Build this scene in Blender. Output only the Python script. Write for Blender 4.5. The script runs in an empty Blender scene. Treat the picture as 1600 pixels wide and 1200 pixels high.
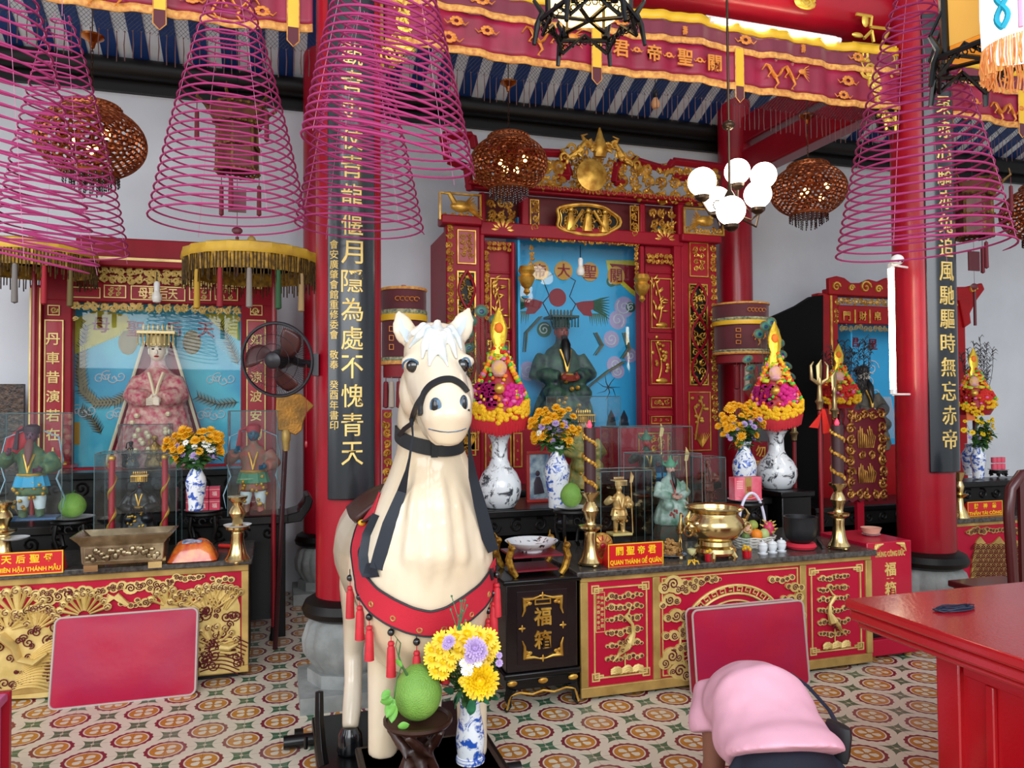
import bpy, math, random
from mathutils import Vector, Matrix, noise
PI = math.pi
sc = bpy.context.scene
COL = sc.collection
# ---------------------------------------------------------------- camera
F = 1200.0; EYE = 1.6; YAW = math.radians(17); PITCH = math.atan(30/1200); ROLL = 0.006
FW = Vector((math.sin(YAW)*math.cos(PITCH), math.cos(YAW)*math.cos(PITCH), math.sin(PITCH)))
_rt = Vector((math.cos(YAW), -math.sin(YAW), 0)); _up = _rt.cross(FW)
RT = _rt*math.cos(ROLL) - _up*math.sin(ROLL); UP = _up*math.cos(ROLL) + _rt*math.sin(ROLL)
CAMLOC = Vector((0, 0, EYE))
cd = bpy.data.cameras.new('camera'); cam = bpy.data.objects.new('camera', cd); COL.objects.link(cam)
cd.sensor_fit = 'HORIZONTAL'; cd.sensor_width = 36; cd.lens = 36*F/1600; cd.clip_start = 0.02
cam.matrix_world = Matrix(((RT.x, UP.x, -FW.x, 0), (RT.y, UP.y, -FW.y, 0), (RT.z, UP.z, -FW.z, EYE), (0, 0, 0, 1)))
sc.camera = cam
# ---------------------------------------------------------------- light and exposure
sc.view_settings.view_transform = 'Standard'; sc.view_settings.look = 'None'
sc.view_settings.exposure = 0.12; sc.view_settings.gamma = 1.0; sc.view_settings.use_curve_mapping = False
w = bpy.data.worlds.new('World'); sc.world = w; w.use_nodes = True
w.node_tree.nodes['Background'].inputs[0].default_value = (0.90, 0.95, 1.0, 1)
w.node_tree.nodes['Background'].inputs[1].default_value = 0.86
def area(name, loc, target, sx, sy, power, color):
    l = bpy.data.lights.new(name, 'AREA'); l.shape = 'RECTANGLE'; l.size = sx; l.size_y = sy; l.energy = power; l.color = color
    o = bpy.data.objects.new(name, l); COL.objects.link(o); o.location = loc
    o.rotation_euler = (Vector(target)-Vector(loc)).to_track_quat('-Z', 'Y').to_euler()
    return o
area('courtyard_daylight', (0.5, -4.5, 4.5), (2.0, 5.0, 1.3), 9, 4.5, 620, (0.92, 0.96, 1.0))
area('doorway_daylight', (-5.5, 0.5, 3.0), (1.0, 5.0, 1.5), 4, 3, 150, (0.95, 0.97, 1.0))
def point(name, loc, power, color, r=0.04):
    l = bpy.data.lights.new(name, 'POINT'); l.energy = power; l.color = color; l.shadow_soft_size = r
    o = bpy.data.objects.new(name, l); COL.objects.link(o); o.location = loc
    return o
# ---------------------------------------------------------------- pixel helpers: a pixel's ray met with a plane of the room
def ray(px, py): return FW + RT*((px-800)/F) + UP*((600-py)/F)
def P(px, py, Y):
    d = ray(px, py); return CAMLOC + d*(Y/d.y)
def G(px, py, h=0.0):
    d = ray(px, py); return CAMLOC + d*((h-EYE)/d.z)
def D(px, py, z): return CAMLOC + ray(px, py)*z
def MPP(px, py, Y):
    d = ray(px, py); return (Y/d.y)/F
def RECT(x0, y0, x1, y1, Y):
    xm = (x0+x1)/2; ym = (y0+y1)/2
    return P(x0, ym, Y).x, P(x1, ym, Y).x, P(xm, y1, Y).z, P(xm, y0, Y).z
# ---------------------------------------------------------------- materials
def lin(h):
    c = [int(h[i:i+2], 16)/255 for i in (1, 3, 5)]
    return tuple(x/12.92 if x <= .04045 else ((x+.055)/1.055)**2.4 for x in c) + (1,)
class S:                                     # a node socket with arithmetic
    nt = None
    def __init__(s, k): s.k = k
    @staticmethod
    def op(o, *a):
        n = S.nt.nodes.new('ShaderNodeMath'); n.operation = o
        for i, x in enumerate(a):
            if isinstance(x, S): S.nt.links.new(x.k, n.inputs[i])
            else: n.inputs[i].default_value = x
        return S(n.outputs[0])
    def __add__(s, o): return S.op('ADD', s, o)
    def __sub__(s, o): return S.op('SUBTRACT', s, o)
    def __mul__(s, o): return S.op('MULTIPLY', s, o)
    def lt(s, o): return S.op('LESS_THAN', s, o)
    def gt(s, o): return S.op('GREATER_THAN', s, o)
def mixc(nt, fac, a, b):
    n = nt.nodes.new('ShaderNodeMix'); n.data_type = 'RGBA'
    for i, x in ((0, fac), (6, a), (7, b)):
        if isinstance(x, S): nt.links.new(x.k, n.inputs[i])
        elif hasattr(x, 'is_output'): nt.links.new(x, n.inputs[i])
        else: n.inputs[i].default_value = x
    return n.outputs[2]
MATS = {}
def mat(name, col, rough=.5, metal=0.0, var=0.0, vscale=8.0, col2=None, bump=0.0, bscale=60.0, coat=0.0, emit=None, estr=0.0, spec=.5, sheen=0, sss=0):
    if name in MATS: return MATS[name]
    m = bpy.data.materials.new(name); m.use_nodes = True; nt = m.node_tree; b = nt.nodes['Principled BSDF']
    b.inputs['Base Color'].default_value = lin(col); b.inputs['Roughness'].default_value = rough; b.inputs['Metallic'].default_value = metal
    b.inputs['Coat Weight'].default_value = coat; b.inputs['Coat Roughness'].default_value = .12
    b.inputs['Specular IOR Level'].default_value = spec; b.inputs['Sheen Weight'].default_value = sheen
    tc = nt.nodes.new('ShaderNodeTexCoord')
    if var or col2:
        n = nt.nodes.new('ShaderNodeTexNoise'); n.inputs['Scale'].default_value = vscale; n.inputs['Detail'].default_value = 5
        nt.links.new(tc.outputs['Object'], n.inputs['Vector'])
        r = nt.nodes.new('ShaderNodeValToRGB'); r.color_ramp.elements[0].position = .35; r.color_ramp.elements[1].position = .68
        c = lin(col); c2 = lin(col2) if col2 else tuple(x*(1-var) for x in c[:3])+(1,)
        r.color_ramp.elements[0].color = c2; r.color_ramp.elements[1].color = c
        nt.links.new(n.outputs[0], r.inputs[0]); nt.links.new(r.outputs[0], b.inputs['Base Color'])
    if bump:
        n = nt.nodes.new('ShaderNodeTexNoise'); n.inputs['Scale'].default_value = bscale; n.inputs['Detail'].default_value = 3
        nt.links.new(tc.outputs['Object'], n.inputs['Vector'])
        u = nt.nodes.new('ShaderNodeBump'); u.inputs['Strength'].default_value = bump; u.inputs['Distance'].default_value = .01
        nt.links.new(n.outputs[0], u.inputs['Height']); nt.links.new(u.outputs[0], b.inputs['Normal'])
    if emit: b.inputs['Emission Color'].default_value = lin(emit); b.inputs['Emission Strength'].default_value = estr
    MATS[name] = m
    return m
WALL = mat('limewash', '#D9DDE2', .9, var=.12, vscale=1.3, bump=.25, bscale=9)
RED = mat('red_lacquer', '#A40F24', .3, var=.2, vscale=3, coat=.15, spec=.35)
RED2 = mat('shrine_red', '#980E24', .42, var=.15, vscale=5, spec=.25)
DRED = mat('deep_red', '#6E0D16', .5, var=.2)
ALTRED = mat('altar_red', '#B60D33', .5, spec=.25, var=.1, vscale=4)
GOLD = mat('gold_leaf', '#EDBE55', .32, .55, col2='#B07A28', vscale=14)
GOLD2 = mat('dull_gold', '#CDAA62', .45, .35, col2='#A58446', vscale=7)
GPAINT = mat('gold_paint', '#EBCB7A', .5, .25, var=.1)
PGOLD = mat('pale_gold', '#EBCF86', .42, .2, col2='#C9AC62', vscale=9)
BRASS = mat('brass', '#E4C98C', .2, 1.0, var=.15, vscale=6)
SILVERB = mat('worn_brass', '#B8A888', .25, .9, col2='#7A6A50', vscale=11)
BLACK = mat('black_lacquer', '#08080A', .28, coat=.08, spec=.35)
BLKWOOD = mat('black_wood', '#120E0C', .45, spec=.3, var=.3, vscale=6)
DWOOD = mat('dark_rosewood', '#3A1E16', .35, col2='#24110C', vscale=9)
PLATE = mat('couplet_black', '#0E151C', .25, coat=.3)
GRANITE = mat('granite_top', '#57534F', .22, col2='#332F2D', vscale=55)
STONE = mat('pale_stone', '#A5A8A6', .8, col2='#7E827F', vscale=6, bump=.3, bscale=30)
PINK = mat('incense_pink', '#A43A6E', .9, spec=.2)
MAROON = mat('maroon_satin', '#9A0F3A', .5, col2='#7E0A2C', vscale=5)
DMAROON = mat('dark_maroon_velvet', '#58101F', .7, var=.2, sheen=.3)
YEL = mat('yellow_satin', '#E8B523', .45, var=.12)
FRINGE = mat('gold_fringe', '#E9AE58', .6, col2='#C07A3A', vscale=40)
ORGTHR = mat('orange_thread', '#E08A34', .5, .2, var=.2, vscale=30)
BLUE = mat('rafter_blue', '#173A78', .6, var=.15)
WHT = mat('white_board', '#DEE2E8', .8, var=.08)
NET = mat('dark_net', '#1C1A22', .8)
CREAM = mat('horse_cream', '#E9DDC8', .26, col2='#D8C3A2', vscale=2.0, coat=.35)
LATH = mat('black_leather', '#12151A', .55, var=.2)
CLOTHRED = mat('red_webbing', '#C41C33', .75, var=.1, bump=.2, bscale=300)
TASRED = mat('red_silk', '#C8202E', .6, var=.15, vscale=40)
PORC = mat('white_porcelain', '#E4E8EC', .15, coat=.5)
COPPER = mat('copper_filigree', '#B86A3C', .3, .7, col2='#7A3A20', vscale=26)
IVORY = mat('ivory_face', '#E8DCC8', .4)
SKIN = mat('brown_skin', '#8A5A48', .55)
CHROME = mat('steel', '#C9CCCF', .2, 1.0)
WHITEP = mat('white_plastic', '#E8E8E6', .4)
JADE = mat('leaf_green', '#3E6B34', .6, col2='#28501F', vscale=20)
def porcelain(name, painted, scale=9, cut=.52, det=6, rgh=.5):
    m = mat(name, '#E6EAEE', .14, coat=.5); nt = m.node_tree; b = nt.nodes['Principled BSDF']
    tc = nt.nodes.new('ShaderNodeTexCoord'); n = nt.nodes.new('ShaderNodeTexNoise'); n.inputs['Scale'].default_value = scale; n.inputs['Detail'].default_value = det; n.inputs['Roughness'].default_value = rgh; n.inputs['Distortion'].default_value = .9
    nt.links.new(tc.outputs['Object'], n.inputs['Vector'])
    r = nt.nodes.new('ShaderNodeValToRGB'); e = r.color_ramp.elements
    e[0].position = cut; e[0].color = lin('#E6EAEE'); e[1].position = cut+.07; e[1].color = lin(painted)
    nt.links.new(n.outputs[0], r.inputs[0]); nt.links.new(r.outputs[0], b.inputs['Base Color'])
    return m
BLUEW = porcelain('blue_white_porcelain', '#2A55B0', 22, .505, 10, .62)
INKW = porcelain('ink_landscape_porcelain', '#3A3C44', 13, .53, 11, .70)
def glassmat(name, tint, gl=.10):
    m = bpy.data.materials.new(name); m.use_nodes = True; nt = m.node_tree; nt.nodes.clear()
    o = nt.nodes.new('ShaderNodeOutputMaterial'); mx = nt.nodes.new('ShaderNodeMixShader'); t = nt.nodes.new('ShaderNodeBsdfTransparent'); g = nt.nodes.new('ShaderNodeBsdfGlossy')
    t.inputs[0].default_value = lin(tint); g.inputs['Roughness'].default_value = .02
    fr = nt.nodes.new('ShaderNodeLayerWeight'); pw = nt.nodes.new('ShaderNodeMath'); pw.operation = 'POWER'; pw.inputs[1].default_value = 4.0
    ad = nt.nodes.new('ShaderNodeMath'); ad.operation = 'MULTIPLY_ADD'; ad.inputs[1].default_value = .5; ad.inputs[2].default_value = gl
    nt.links.new(fr.outputs['Facing'], pw.inputs[0]); nt.links.new(pw.outputs[0], ad.inputs[0]); nt.links.new(ad.outputs[0], mx.inputs[0]); nt.links.new(t.outputs[0], mx.inputs[1]); nt.links.new(g.outputs[0], mx.inputs[2]); nt.links.new(mx.outputs[0], o.inputs[0])
    return m
GLASS = glassmat('clear_glass', '#FBFEFE', .022)
GEDGE = mat('glass_edge', '#5E7676', .2)
PLASTIC = glassmat('clear_wrap', '#FFF4F4', .04)
def glow(name, col, s):
    return mat(name, col, .4, emit=col, estr=s)
# ---------------------------------------------------------------- mesh builder
class MB:
    def __init__(s): s.V = []; s.Fc = []; s.MI = []; s.T = Matrix(); s.mi = 0
    def add(s, vs, fs):
        b = len(s.V); T = s.T
        s.V += [T @ Vector(v) for v in vs]
        for f in fs: s.Fc.append([b+i for i in f]); s.MI.append(s.mi)
        return s
    def box(s, x0, x1, y0, y1, z0, z1):
        return s.add([(x0,y0,z0),(x1,y0,z0),(x1,y1,z0),(x0,y1,z0),(x0,y0,z1),(x1,y0,z1),(x1,y1,z1),(x0,y1,z1)],
                     [(0,3,2,1),(4,5,6,7),(0,1,5,4),(1,2,6,5),(2,3,7,6),(3,0,4,7)])
    def bx(s, c, d): return s.box(c[0]-d[0]/2, c[0]+d[0]/2, c[1]-d[1]/2, c[1]+d[1]/2, c[2]-d[2]/2, c[2]+d[2]/2)
    def lathe(s, prof, n=20, c=(0,0,0), lob=0, la=0.0, sx=1, sy=1):
        vs = []; fs = []
        for r, z in prof:
            for i in range(n):
                a = 2*PI*i/n; q = r*(1+la*abs(math.cos(lob*a/2))-la) if lob else r
                vs.append((c[0]+q*sx*math.cos(a), c[1]+q*sy*math.sin(a), c[2]+z))
        k = len(prof)
        for j in range(k-1):
            for i in range(n): fs.append((j*n+i, j*n+(i+1)%n, (j+1)*n+(i+1)%n, (j+1)*n+i))
        if prof[0][0] > 1e-5: fs.append(tuple(range(n-1, -1, -1)))
        if prof[-1][0] > 1e-5: fs.append(tuple((k-1)*n+i for i in range(n)))
        return s.add(vs, fs)
    def tube(s, pts, r, n=6, closed=False, flat=1.0):
        pts = [Vector(p) for p in pts]; k = len(pts); rr = r if isinstance(r, (list, tuple)) else [r]*k
        vs = []; fs = []; prev = None
        for i in range(k):
            t = (pts[(i+1) % k]-pts[i-1]) if closed else (pts[min(i+1, k-1)]-pts[max(i-1, 0)])
            t = t.normalized() if t.length > 1e-9 else Vector((0,0,1))
            if prev is None:
                u = t.cross(Vector((0,0,1)))
                if u.length < .2: u = t.cross(Vector((0,1,0)))
            else: u = prev - t*prev.dot(t)
            u.normalize(); v = t.cross(u); prev = u
            for j in range(n):
                a = 2*PI*j/n; vs.append(pts[i]+u*(rr[i]*math.cos(a))+v*(rr[i]*flat*math.sin(a)))
        for i in range(k if closed else k-1):
            for j in range(n):
                a = i*n; b = ((i+1) % k)*n; fs.append((a+j, a+(j+1)%n, b+(j+1)%n, b+j))
        if not closed: fs += [tuple(range(n-1, -1, -1)), tuple((k-1)*n+j for j in range(n))]
        return s.add(vs, fs)
    def rod(s, a, b, r, n=8, r2=None): return s.tube([a, b], [r, r if r2 is None else r2], n)
    def ell(s, c, r, nu=10, nv=7, rot=None):
        if not isinstance(r, (list, tuple)): r = (r, r, r)
        vs = []; fs = []; c = Vector(c)
        for j in range(1, nv):
            t = PI*j/nv
            for i in range(nu):
                a = 2*PI*i/nu; p = Vector((r[0]*math.sin(t)*math.cos(a), r[1]*math.sin(t)*math.sin(a), r[2]*math.cos(t)))
                vs.append(c+(rot @ p if rot else p))
        for q in (r[2], -r[2]):
            p = Vector((0,0,q)); vs.append(c+(rot @ p if rot else p))
        N = (nv-1)*nu
        for j in range(nv-2):
            for i in range(nu): fs.append((j*nu+i, (j+1)*nu+i, (j+1)*nu+(i+1)%nu, j*nu+(i+1)%nu))
        for i in range(nu): fs += [(N, i, (i+1)%nu), (N+1, (nv-2)*nu+(i+1)%nu, (nv-2)*nu+i)]
        return s.add(vs, fs)
    def prism(s, pts, y0, y1):               # outline in x,z extruded along y
        n = len(pts); vs = [(x, y0, z) for x, z in pts]+[(x, y1, z) for x, z in pts]
        return s.add(vs, [tuple(range(n)), tuple(range(2*n-1, n-1, -1))]+[(i, i+n, (i+1)%n+n, (i+1)%n) for i in range(n)])
    def loft(s, rings, caps=True):
        n = len(rings[0]); vs = [p for r in rings for p in r]; fs = []
        for j in range(len(rings)-1):
            for i in range(n): fs.append((j*n+i, j*n+(i+1)%n, (j+1)*n+(i+1)%n, (j+1)*n+i))
        if caps: fs += [tuple(range(n-1, -1, -1)), tuple((len(rings)-1)*n+i for i in range(n))]
        return s.add(vs, fs)
    def limb(s, st, n=14):                   # st: (centre, rx, ry) rings along a path, rx across x
        pts = [Vector(q[0]) for q in st]; rings = []; k = len(pts)
        for i, q in enumerate(st):
            t = (pts[min(i+1, k-1)]-pts[max(i-1, 0)]).normalized()
            u = Vector((1,0,0)); u = (u-t*u.dot(t)).normalized(); v = t.cross(u)
            rings.append([pts[i]+u*q[1]*math.cos(2*PI*j/n)+v*q[2]*math.sin(2*PI*j/n) for j in range(n)])
        return s.loft(rings)
    def grid(s, fn, nu, nv, th=0.0):
        vs = [fn(i/nu, j/nv) for j in range(nv+1) for i in range(nu+1)]
        q = lambda i, j: j*(nu+1)+i
        return s.add(vs, [(q(i,j), q(i+1,j), q(i+1,j+1), q(i,j+1)) for j in range(nv) for i in range(nu)])
    def put(s, vf, loc=(0,0,0), sx=1, sz=None):
        v, f = vf; sz = sx if sz is None else sz
        return s.add([(loc[0]+x*sx, loc[1]+y, loc[2]+z*sz) for x, y, z in v], f)
    def mesh(s, name, mats, smooth=True, off=None, ang=.65):
        me = bpy.data.meshes.new(name)
        V = s.V if off is None else [v-off for v in s.V]
        me.from_pydata(V, [], s.Fc)
        for m in (mats if isinstance(mats, (list, tuple)) else [mats]): me.materials.append(m)
        me.polygons.foreach_set('material_index', s.MI)
        if smooth:
            me.polygons.foreach_set('use_smooth', [True]*len(s.Fc)); me.set_sharp_from_angle(angle=ang)
        me.update(); return me
    def obj(s, name, mats, parent=None, smooth=True, bevel=0, solid=0, sub=0, label=None, local=False, ang=.65):
        """link as one mesh object; world coordinates unless local (already relative to its parent)"""
        off = None
        if parent is not None and not local: off = WORLD[parent.name]
        o = bpy.data.objects.new(name, s.mesh(name, mats, smooth, off, ang)); COL.objects.link(o)
        if parent is not None: o.parent = parent
        WORLD[o.name] = WORLD[parent.name] if parent is not None else Vector()
        if solid: k = o.modifiers.new('solid', 'SOLIDIFY'); k.thickness = solid; k.offset = 0
        if bevel: k = o.modifiers.new('bevel', 'BEVEL'); k.width = bevel; k.segments = 2; k.limit_method = 'ANGLE'
        if sub: k = o.modifiers.new('sub', 'SUBSURF'); k.levels = sub; k.render_levels = sub
        if label: o['label'] = label
        return o
WORLD = {}
def tag(o, label, cat, group=None):
    o['label'] = label; o['category'] = cat
    if group: o['group'] = group
    return o
def thing(name, label, cat, loc=(0,0,0), group=None, rot=0):
    o = bpy.data.objects.new(name, None); COL.objects.link(o); o.location = loc; o.empty_display_size = .1
    o.rotation_euler[2] = rot
    WORLD[o.name] = Vector(loc); return tag(o, label, cat, group)
def struct(o, label=None):
    o['kind'] = 'structure'
    if label: o['label'] = label
    return o
def dup(root, loc, label, group=None, rot=None, scale=None):
    def cp(o, par):
        c = o.copy(); COL.objects.link(c); WORLD[c.name] = Vector(loc)
        if par is not None: c.parent = par
        for ch in o.children: cp(ch, c)
        return c
    r = cp(root, None); r.location = loc; r['label'] = label
    if group: r['group'] = group
    if rot is not None: r.rotation_euler[2] = rot
    if scale is not None: r.scale = (scale,)*3
    return r
def fuse(mb, voxel, smooth=4, fac=.5):
    """grow one continuous skin over overlapping solids; returns an MB"""
    o = bpy.data.objects.new('tmp', mb.mesh('tmp', [], False)); COL.objects.link(o)
    k = o.modifiers.new('r', 'REMESH'); k.mode = 'VOXEL'; k.voxel_size = voxel
    if smooth: k = o.modifiers.new('s', 'SMOOTH'); k.iterations = smooth; k.factor = fac
    me = bpy.data.meshes.new_from_object(o.evaluated_get(bpy.context.evaluated_depsgraph_get()))
    r = MB(); r.add([v.co.copy() for v in me.vertices], [tuple(p.vertices) for p in me.polygons])
    bpy.data.objects.remove(o); bpy.data.meshes.remove(me); return r
# ---------------------------------------------------------------- lettering
GLY = {}
def glyph(st, ext=.02, bold=.012):
    """verts, faces of a string one unit tall, centred, upright facing -y"""
    key = (st, ext, bold)
    if key not in GLY:
        cu = bpy.data.curves.new('t', 'FONT'); cu.body = st; cu.extrude = ext; cu.offset = bold; cu.resolution_u = 2
        o = bpy.data.objects.new('t', cu); COL.objects.link(o)
        me = bpy.data.meshes.new_from_object(o.evaluated_get(bpy.context.evaluated_depsgraph_get()))
        vs = [(v.co.x, -v.co.z, v.co.y) for v in me.vertices]; fs = [tuple(p.vertices) for p in me.polygons]
        bpy.data.objects.remove(o); bpy.data.curves.remove(cu); bpy.data.meshes.remove(me)
        x0 = min(v[0] for v in vs); x1 = max(v[0] for v in vs); z0 = min(v[2] for v in vs); z1 = max(v[2] for v in vs)
        GLY[key] = ([((x-(x0+x1)/2)/(z1-z0), y, (z-(z0+z1)/2)/(z1-z0)) for x, y, z in vs], fs, (x1-x0)/(z1-z0))
    return GLY[key]
def write(m, st, c, h, w=None, depth=.004, bend=None, bold=.012):
    """put lettering of height h (and width w) at c on builder m; bend: wrap round a vertical cylinder of that radius"""
    v, f, asp = glyph(st, .02, bold); sx = h if w is None else w/asp
    out = []
    for x, y, z in v:
        X = x*sx; Z = z*h; Yy = depth if y > 0 else -depth
        if bend:
            R = bend-Yy; a = (X+c[0])/bend
            out.append((R*math.sin(a), -R*math.cos(a)+c[1], Z+c[2]))
        else: out.append((c[0]+X, c[1]+Yy, c[2]+Z))
    m.add(out, f)
# ---------------------------------------------------------------- carving
def spiral(cx, cz, r, turns, a0, hand, y, n=18):
    return [(cx+r*(1-i/n*.9)*math.cos(a0+hand*2*PI*turns*i/n), y, cz+r*(1-i/n*.9)*math.sin(a0+hand*2*PI*turns*i/n)) for i in range(n+1)]
def carve(m, x0, x1, z0, z1, y, cell=.06, seed=1, th=.18, leaves=3, n=4, relief=1.0):
    """scrolling foliage carved over a rectangle facing -y"""
    R = random.Random(seed); nx = max(1, round((x1-x0)/cell)); nz = max(1, round((z1-z0)/cell))
    cw = (x1-x0)/nx; ch = (z1-z0)/nz; c = min(cw, ch)
    for i in range(nx):
        for j in range(nz):
            cx = x0+(i+.5)*cw+R.uniform(-.1,.1)*cw; cz = z0+(j+.5)*ch+R.uniform(-.1,.1)*ch; h = 1 if (i+j) % 2 else -1
            p = spiral(cx, cz, c*.46, 1.4, R.uniform(0, 6.28), h, y-relief*c*.1, 13)
            m.tube(p, [c*th*.5*(1-.5*k/13) for k in range(14)], n)
            for _ in range(leaves):
                a = R.uniform(0, 6.28); q = R.uniform(.28,.5)*c
                m.ell((cx+q*math.cos(a), y-relief*c*R.uniform(.05,.22), cz+q*math.sin(a)), (c*R.uniform(.16,.26), c*.12*relief, c*R.uniform(.08,.12)), 6, 4, Matrix.Rotation(R.uniform(0, 6.28), 3, 'Y'))
def fillet(m, x0, x1, z0, z1, y, w=.008, d=.008):
    """thin raised border line of a panel"""
    m.box(x0, x1, y-d, y, z0, z0+w); m.box(x0, x1, y-d, y, z1-w, z1); m.box(x0, x0+w, y-d, y, z0+w, z1-w); m.box(x1-w, x1, y-d, y, z0+w, z1-w)
def fret(m, x0, x1, z0, z1, y, w=.008, k=.05):
    """border line with square key corners"""
    fillet(m, x0+k*.3, x1-k*.3, z0+k*.3, z1-k*.3, y, w)
    for sx, X in ((1, x0), (-1, x1)):
        for sz, Z in ((1, z0), (-1, z1)):
            a, b = sorted((X, X+sx*k)); c, e = sorted((Z, Z+sz*k)); fillet(m, a, b, c, e, y-.001, w*.9)
            a, b = sorted((X+sx*k*.4, X+sx*k*1.5)); fillet(m, a, b, min(Z+sz*k*.4, Z+sz*k*.75), max(Z+sz*k*.4, Z+sz*k*.75), y-.002, w*.8)
def cloud(m, cx, cz, w, h, y, R, gm=0, lm=1, d=.012):
    """flat gilded cloud with incised curls"""
    m.mi = gm; k = max(3, int(w/h*2.2))
    for i in range(k):
        a = i/(k-1)-.5 if k > 1 else 0; rr = h*R.uniform(.3,.5)*(1-abs(a)*.6); X = cx+a*w*.85; Z = cz+R.uniform(-.2,.2)*h
        n = 12; m.prism([(X+rr*1.2*math.cos(2*PI*t/n), Z+rr*math.sin(2*PI*t/n)) for t in range(n)], y-d-R.uniform(0,.004), y)
        m.mi = lm; m.tube(spiral(X, Z, rr*.72, 1.6, R.uniform(0,6.28), R.choice((1,-1)), y-d-.005, 14), rr*.07+.0012, 4); m.mi = gm
# ================================================================ the building
TILE = .24; _t = G(1446, 1105); TOFF = (.5-(_t.x+_t.y)*.70711/TILE, .5-(_t.y-_t.x)*.70711/TILE)
def floor_material():
    m = bpy.data.materials.new('encaustic_tiles'); m.use_nodes = True; nt = m.node_tree; S.nt = nt; b = nt.nodes['Principled BSDF']
    tc = nt.nodes.new('ShaderNodeTexCoord'); sp = nt.nodes.new('ShaderNodeSeparateXYZ'); nt.links.new(tc.outputs['Object'], sp.inputs[0])
    x = S(sp.outputs[0]); y = S(sp.outputs[1]); s = TILE
    u = (x*.70711+y*.70711)*(1/s)+TOFF[0]; v = (y*.70711-x*.70711)*(1/s)+TOFF[1]
    fu = S.op('FRACT', u)-.5; fv = S.op('FRACT', v)-.5                    # circle centred
    r = S.op('SQRT', fu*fu+fv*fv); th = S.op('ARCTAN2', fv, fu)
    ro = S.op('COSINE', th*16)*.012+.385
    au = S.op('ABSOLUTE', S.op('ABSOLUTE', fu)-.5); av = S.op('ABSOLUTE', S.op('ABSOLUTE', fv)-.5)   # star centred
    ast = S.op('POWER', au, .55)+S.op('POWER', av, .55)
    star = ast.lt(.56)*(S.op('ABSOLUTE', au-av)).gt(.010)*S.op('SQRT', au*au+av*av).gt(.035)
    cream = lin('#DDD3BE'); mar = lin('#7E2434'); org = lin('#C07F2E'); grn = lin('#3E6A4E')
    c = mixc(nt, star, cream, grn)
    c = mixc(nt, r.lt(ro), c, mar); c = mixc(nt, r.lt(.315), c, cream); c = mixc(nt, r.lt(.285), c, org)
    pet = S.op('ABSOLUTE', S.op('SINE', th*2+PI/2))
    petal = r.lt(pet*.10+.12)*r.gt(.05)*pet.gt(.55)
    c = mixc(nt, petal, c, cream)
    ju = S.op('ABSOLUTE', S.op('FRACT', (u+v)*1.0)-.5); jv = S.op('ABSOLUTE', S.op('FRACT', (u-v)*1.0)-.5)
    j = S.op('MAXIMUM', ju.gt(.4935), jv.gt(.4935))
    c = mixc(nt, j*.6, c, lin('#6E4E3A'))
    n = nt.nodes.new('ShaderNodeTexNoise'); n.inputs['Scale'].default_value = 1.7; n.inputs['Detail'].default_value = 6; nt.links.new(tc.outputs['Object'], n.inputs['Vector'])
    wear = S.op('MULTIPLY', S(n.outputs[0]).gt(.56), .16)
    c = mixc(nt, wear, c, lin('#BBB2A4'))
    nt.links.new(c, b.inputs['Base Color']); b.inputs['Roughness'].default_value = .32
    return m
m = MB(); m.box(-7, 12, -6, 7.2, -.1, 0); struct(m.obj('floor', floor_material(), smooth=False))
WY = 6.9
m = MB(); m.box(-7, 12, WY, WY+.2, 0, 5.2); struct(m.obj('wall_back', WALL, smooth=False))
m = MB(); m.box(-7.2, -7, -1, WY+.2, 0, 5.2); struct(m.obj('wall_left', WALL, smooth=False))
m = MB(); m.box(12, 12.2, -1, WY+.2, 0, 5.2); struct(m.obj('wall_right', WALL, smooth=False))
# sloping roof: white boards with blue rafters under them
sl = math.tan(math.radians(23)); Z0 = 4.40
m = MB(); m.add([(-7, WY, Z0), (12, WY, Z0), (12, 1.2, Z0+(WY-1.2)*sl), (-7, 1.2, Z0+(WY-1.2)*sl)], [(0,1,2,3)]); m.add([(-7, WY, Z0+.1), (12, WY, Z0+.1), (12, 1.2, Z0+.1+(WY-1.2)*sl), (-7, 1.2, Z0+.1+(WY-1.2)*sl)], [(3,2,1,0)])
m.mi = 1
for i in range(84):
    X = -7+i*.226
    m.add([(X, WY, Z0-.012), (X+.12, WY, Z0-.012), (X+.12, 1.2, Z0-.012+(WY-1.2)*sl), (X, 1.2, Z0-.012+(WY-1.2)*sl), (X, WY, Z0+.01), (X+.12, WY, Z0+.01), (X+.12, 1.2, Z0+.01+(WY-1.2)*sl), (X, 1.2, Z0+.01+(WY-1.2)*sl)],
          [(0,1,2,3),(0,3,7,4),(1,5,6,2),(3,2,6,7),(0,4,5,1)])
struct(m.obj('ceiling', [WHT, BLUE], smooth=False), 'sloping roof of white boards with blue rafters')
m = MB(); m.tube([(-7, WY-.10, 4.33), (12, WY-.10, 4.33)], .085, 14); m.box(-7, 12, WY-.05, WY, 4.16, 4.26)
struct(m.obj('trim_1', BLKWOOD), 'black wooden purlin along the top of the back wall')
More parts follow.
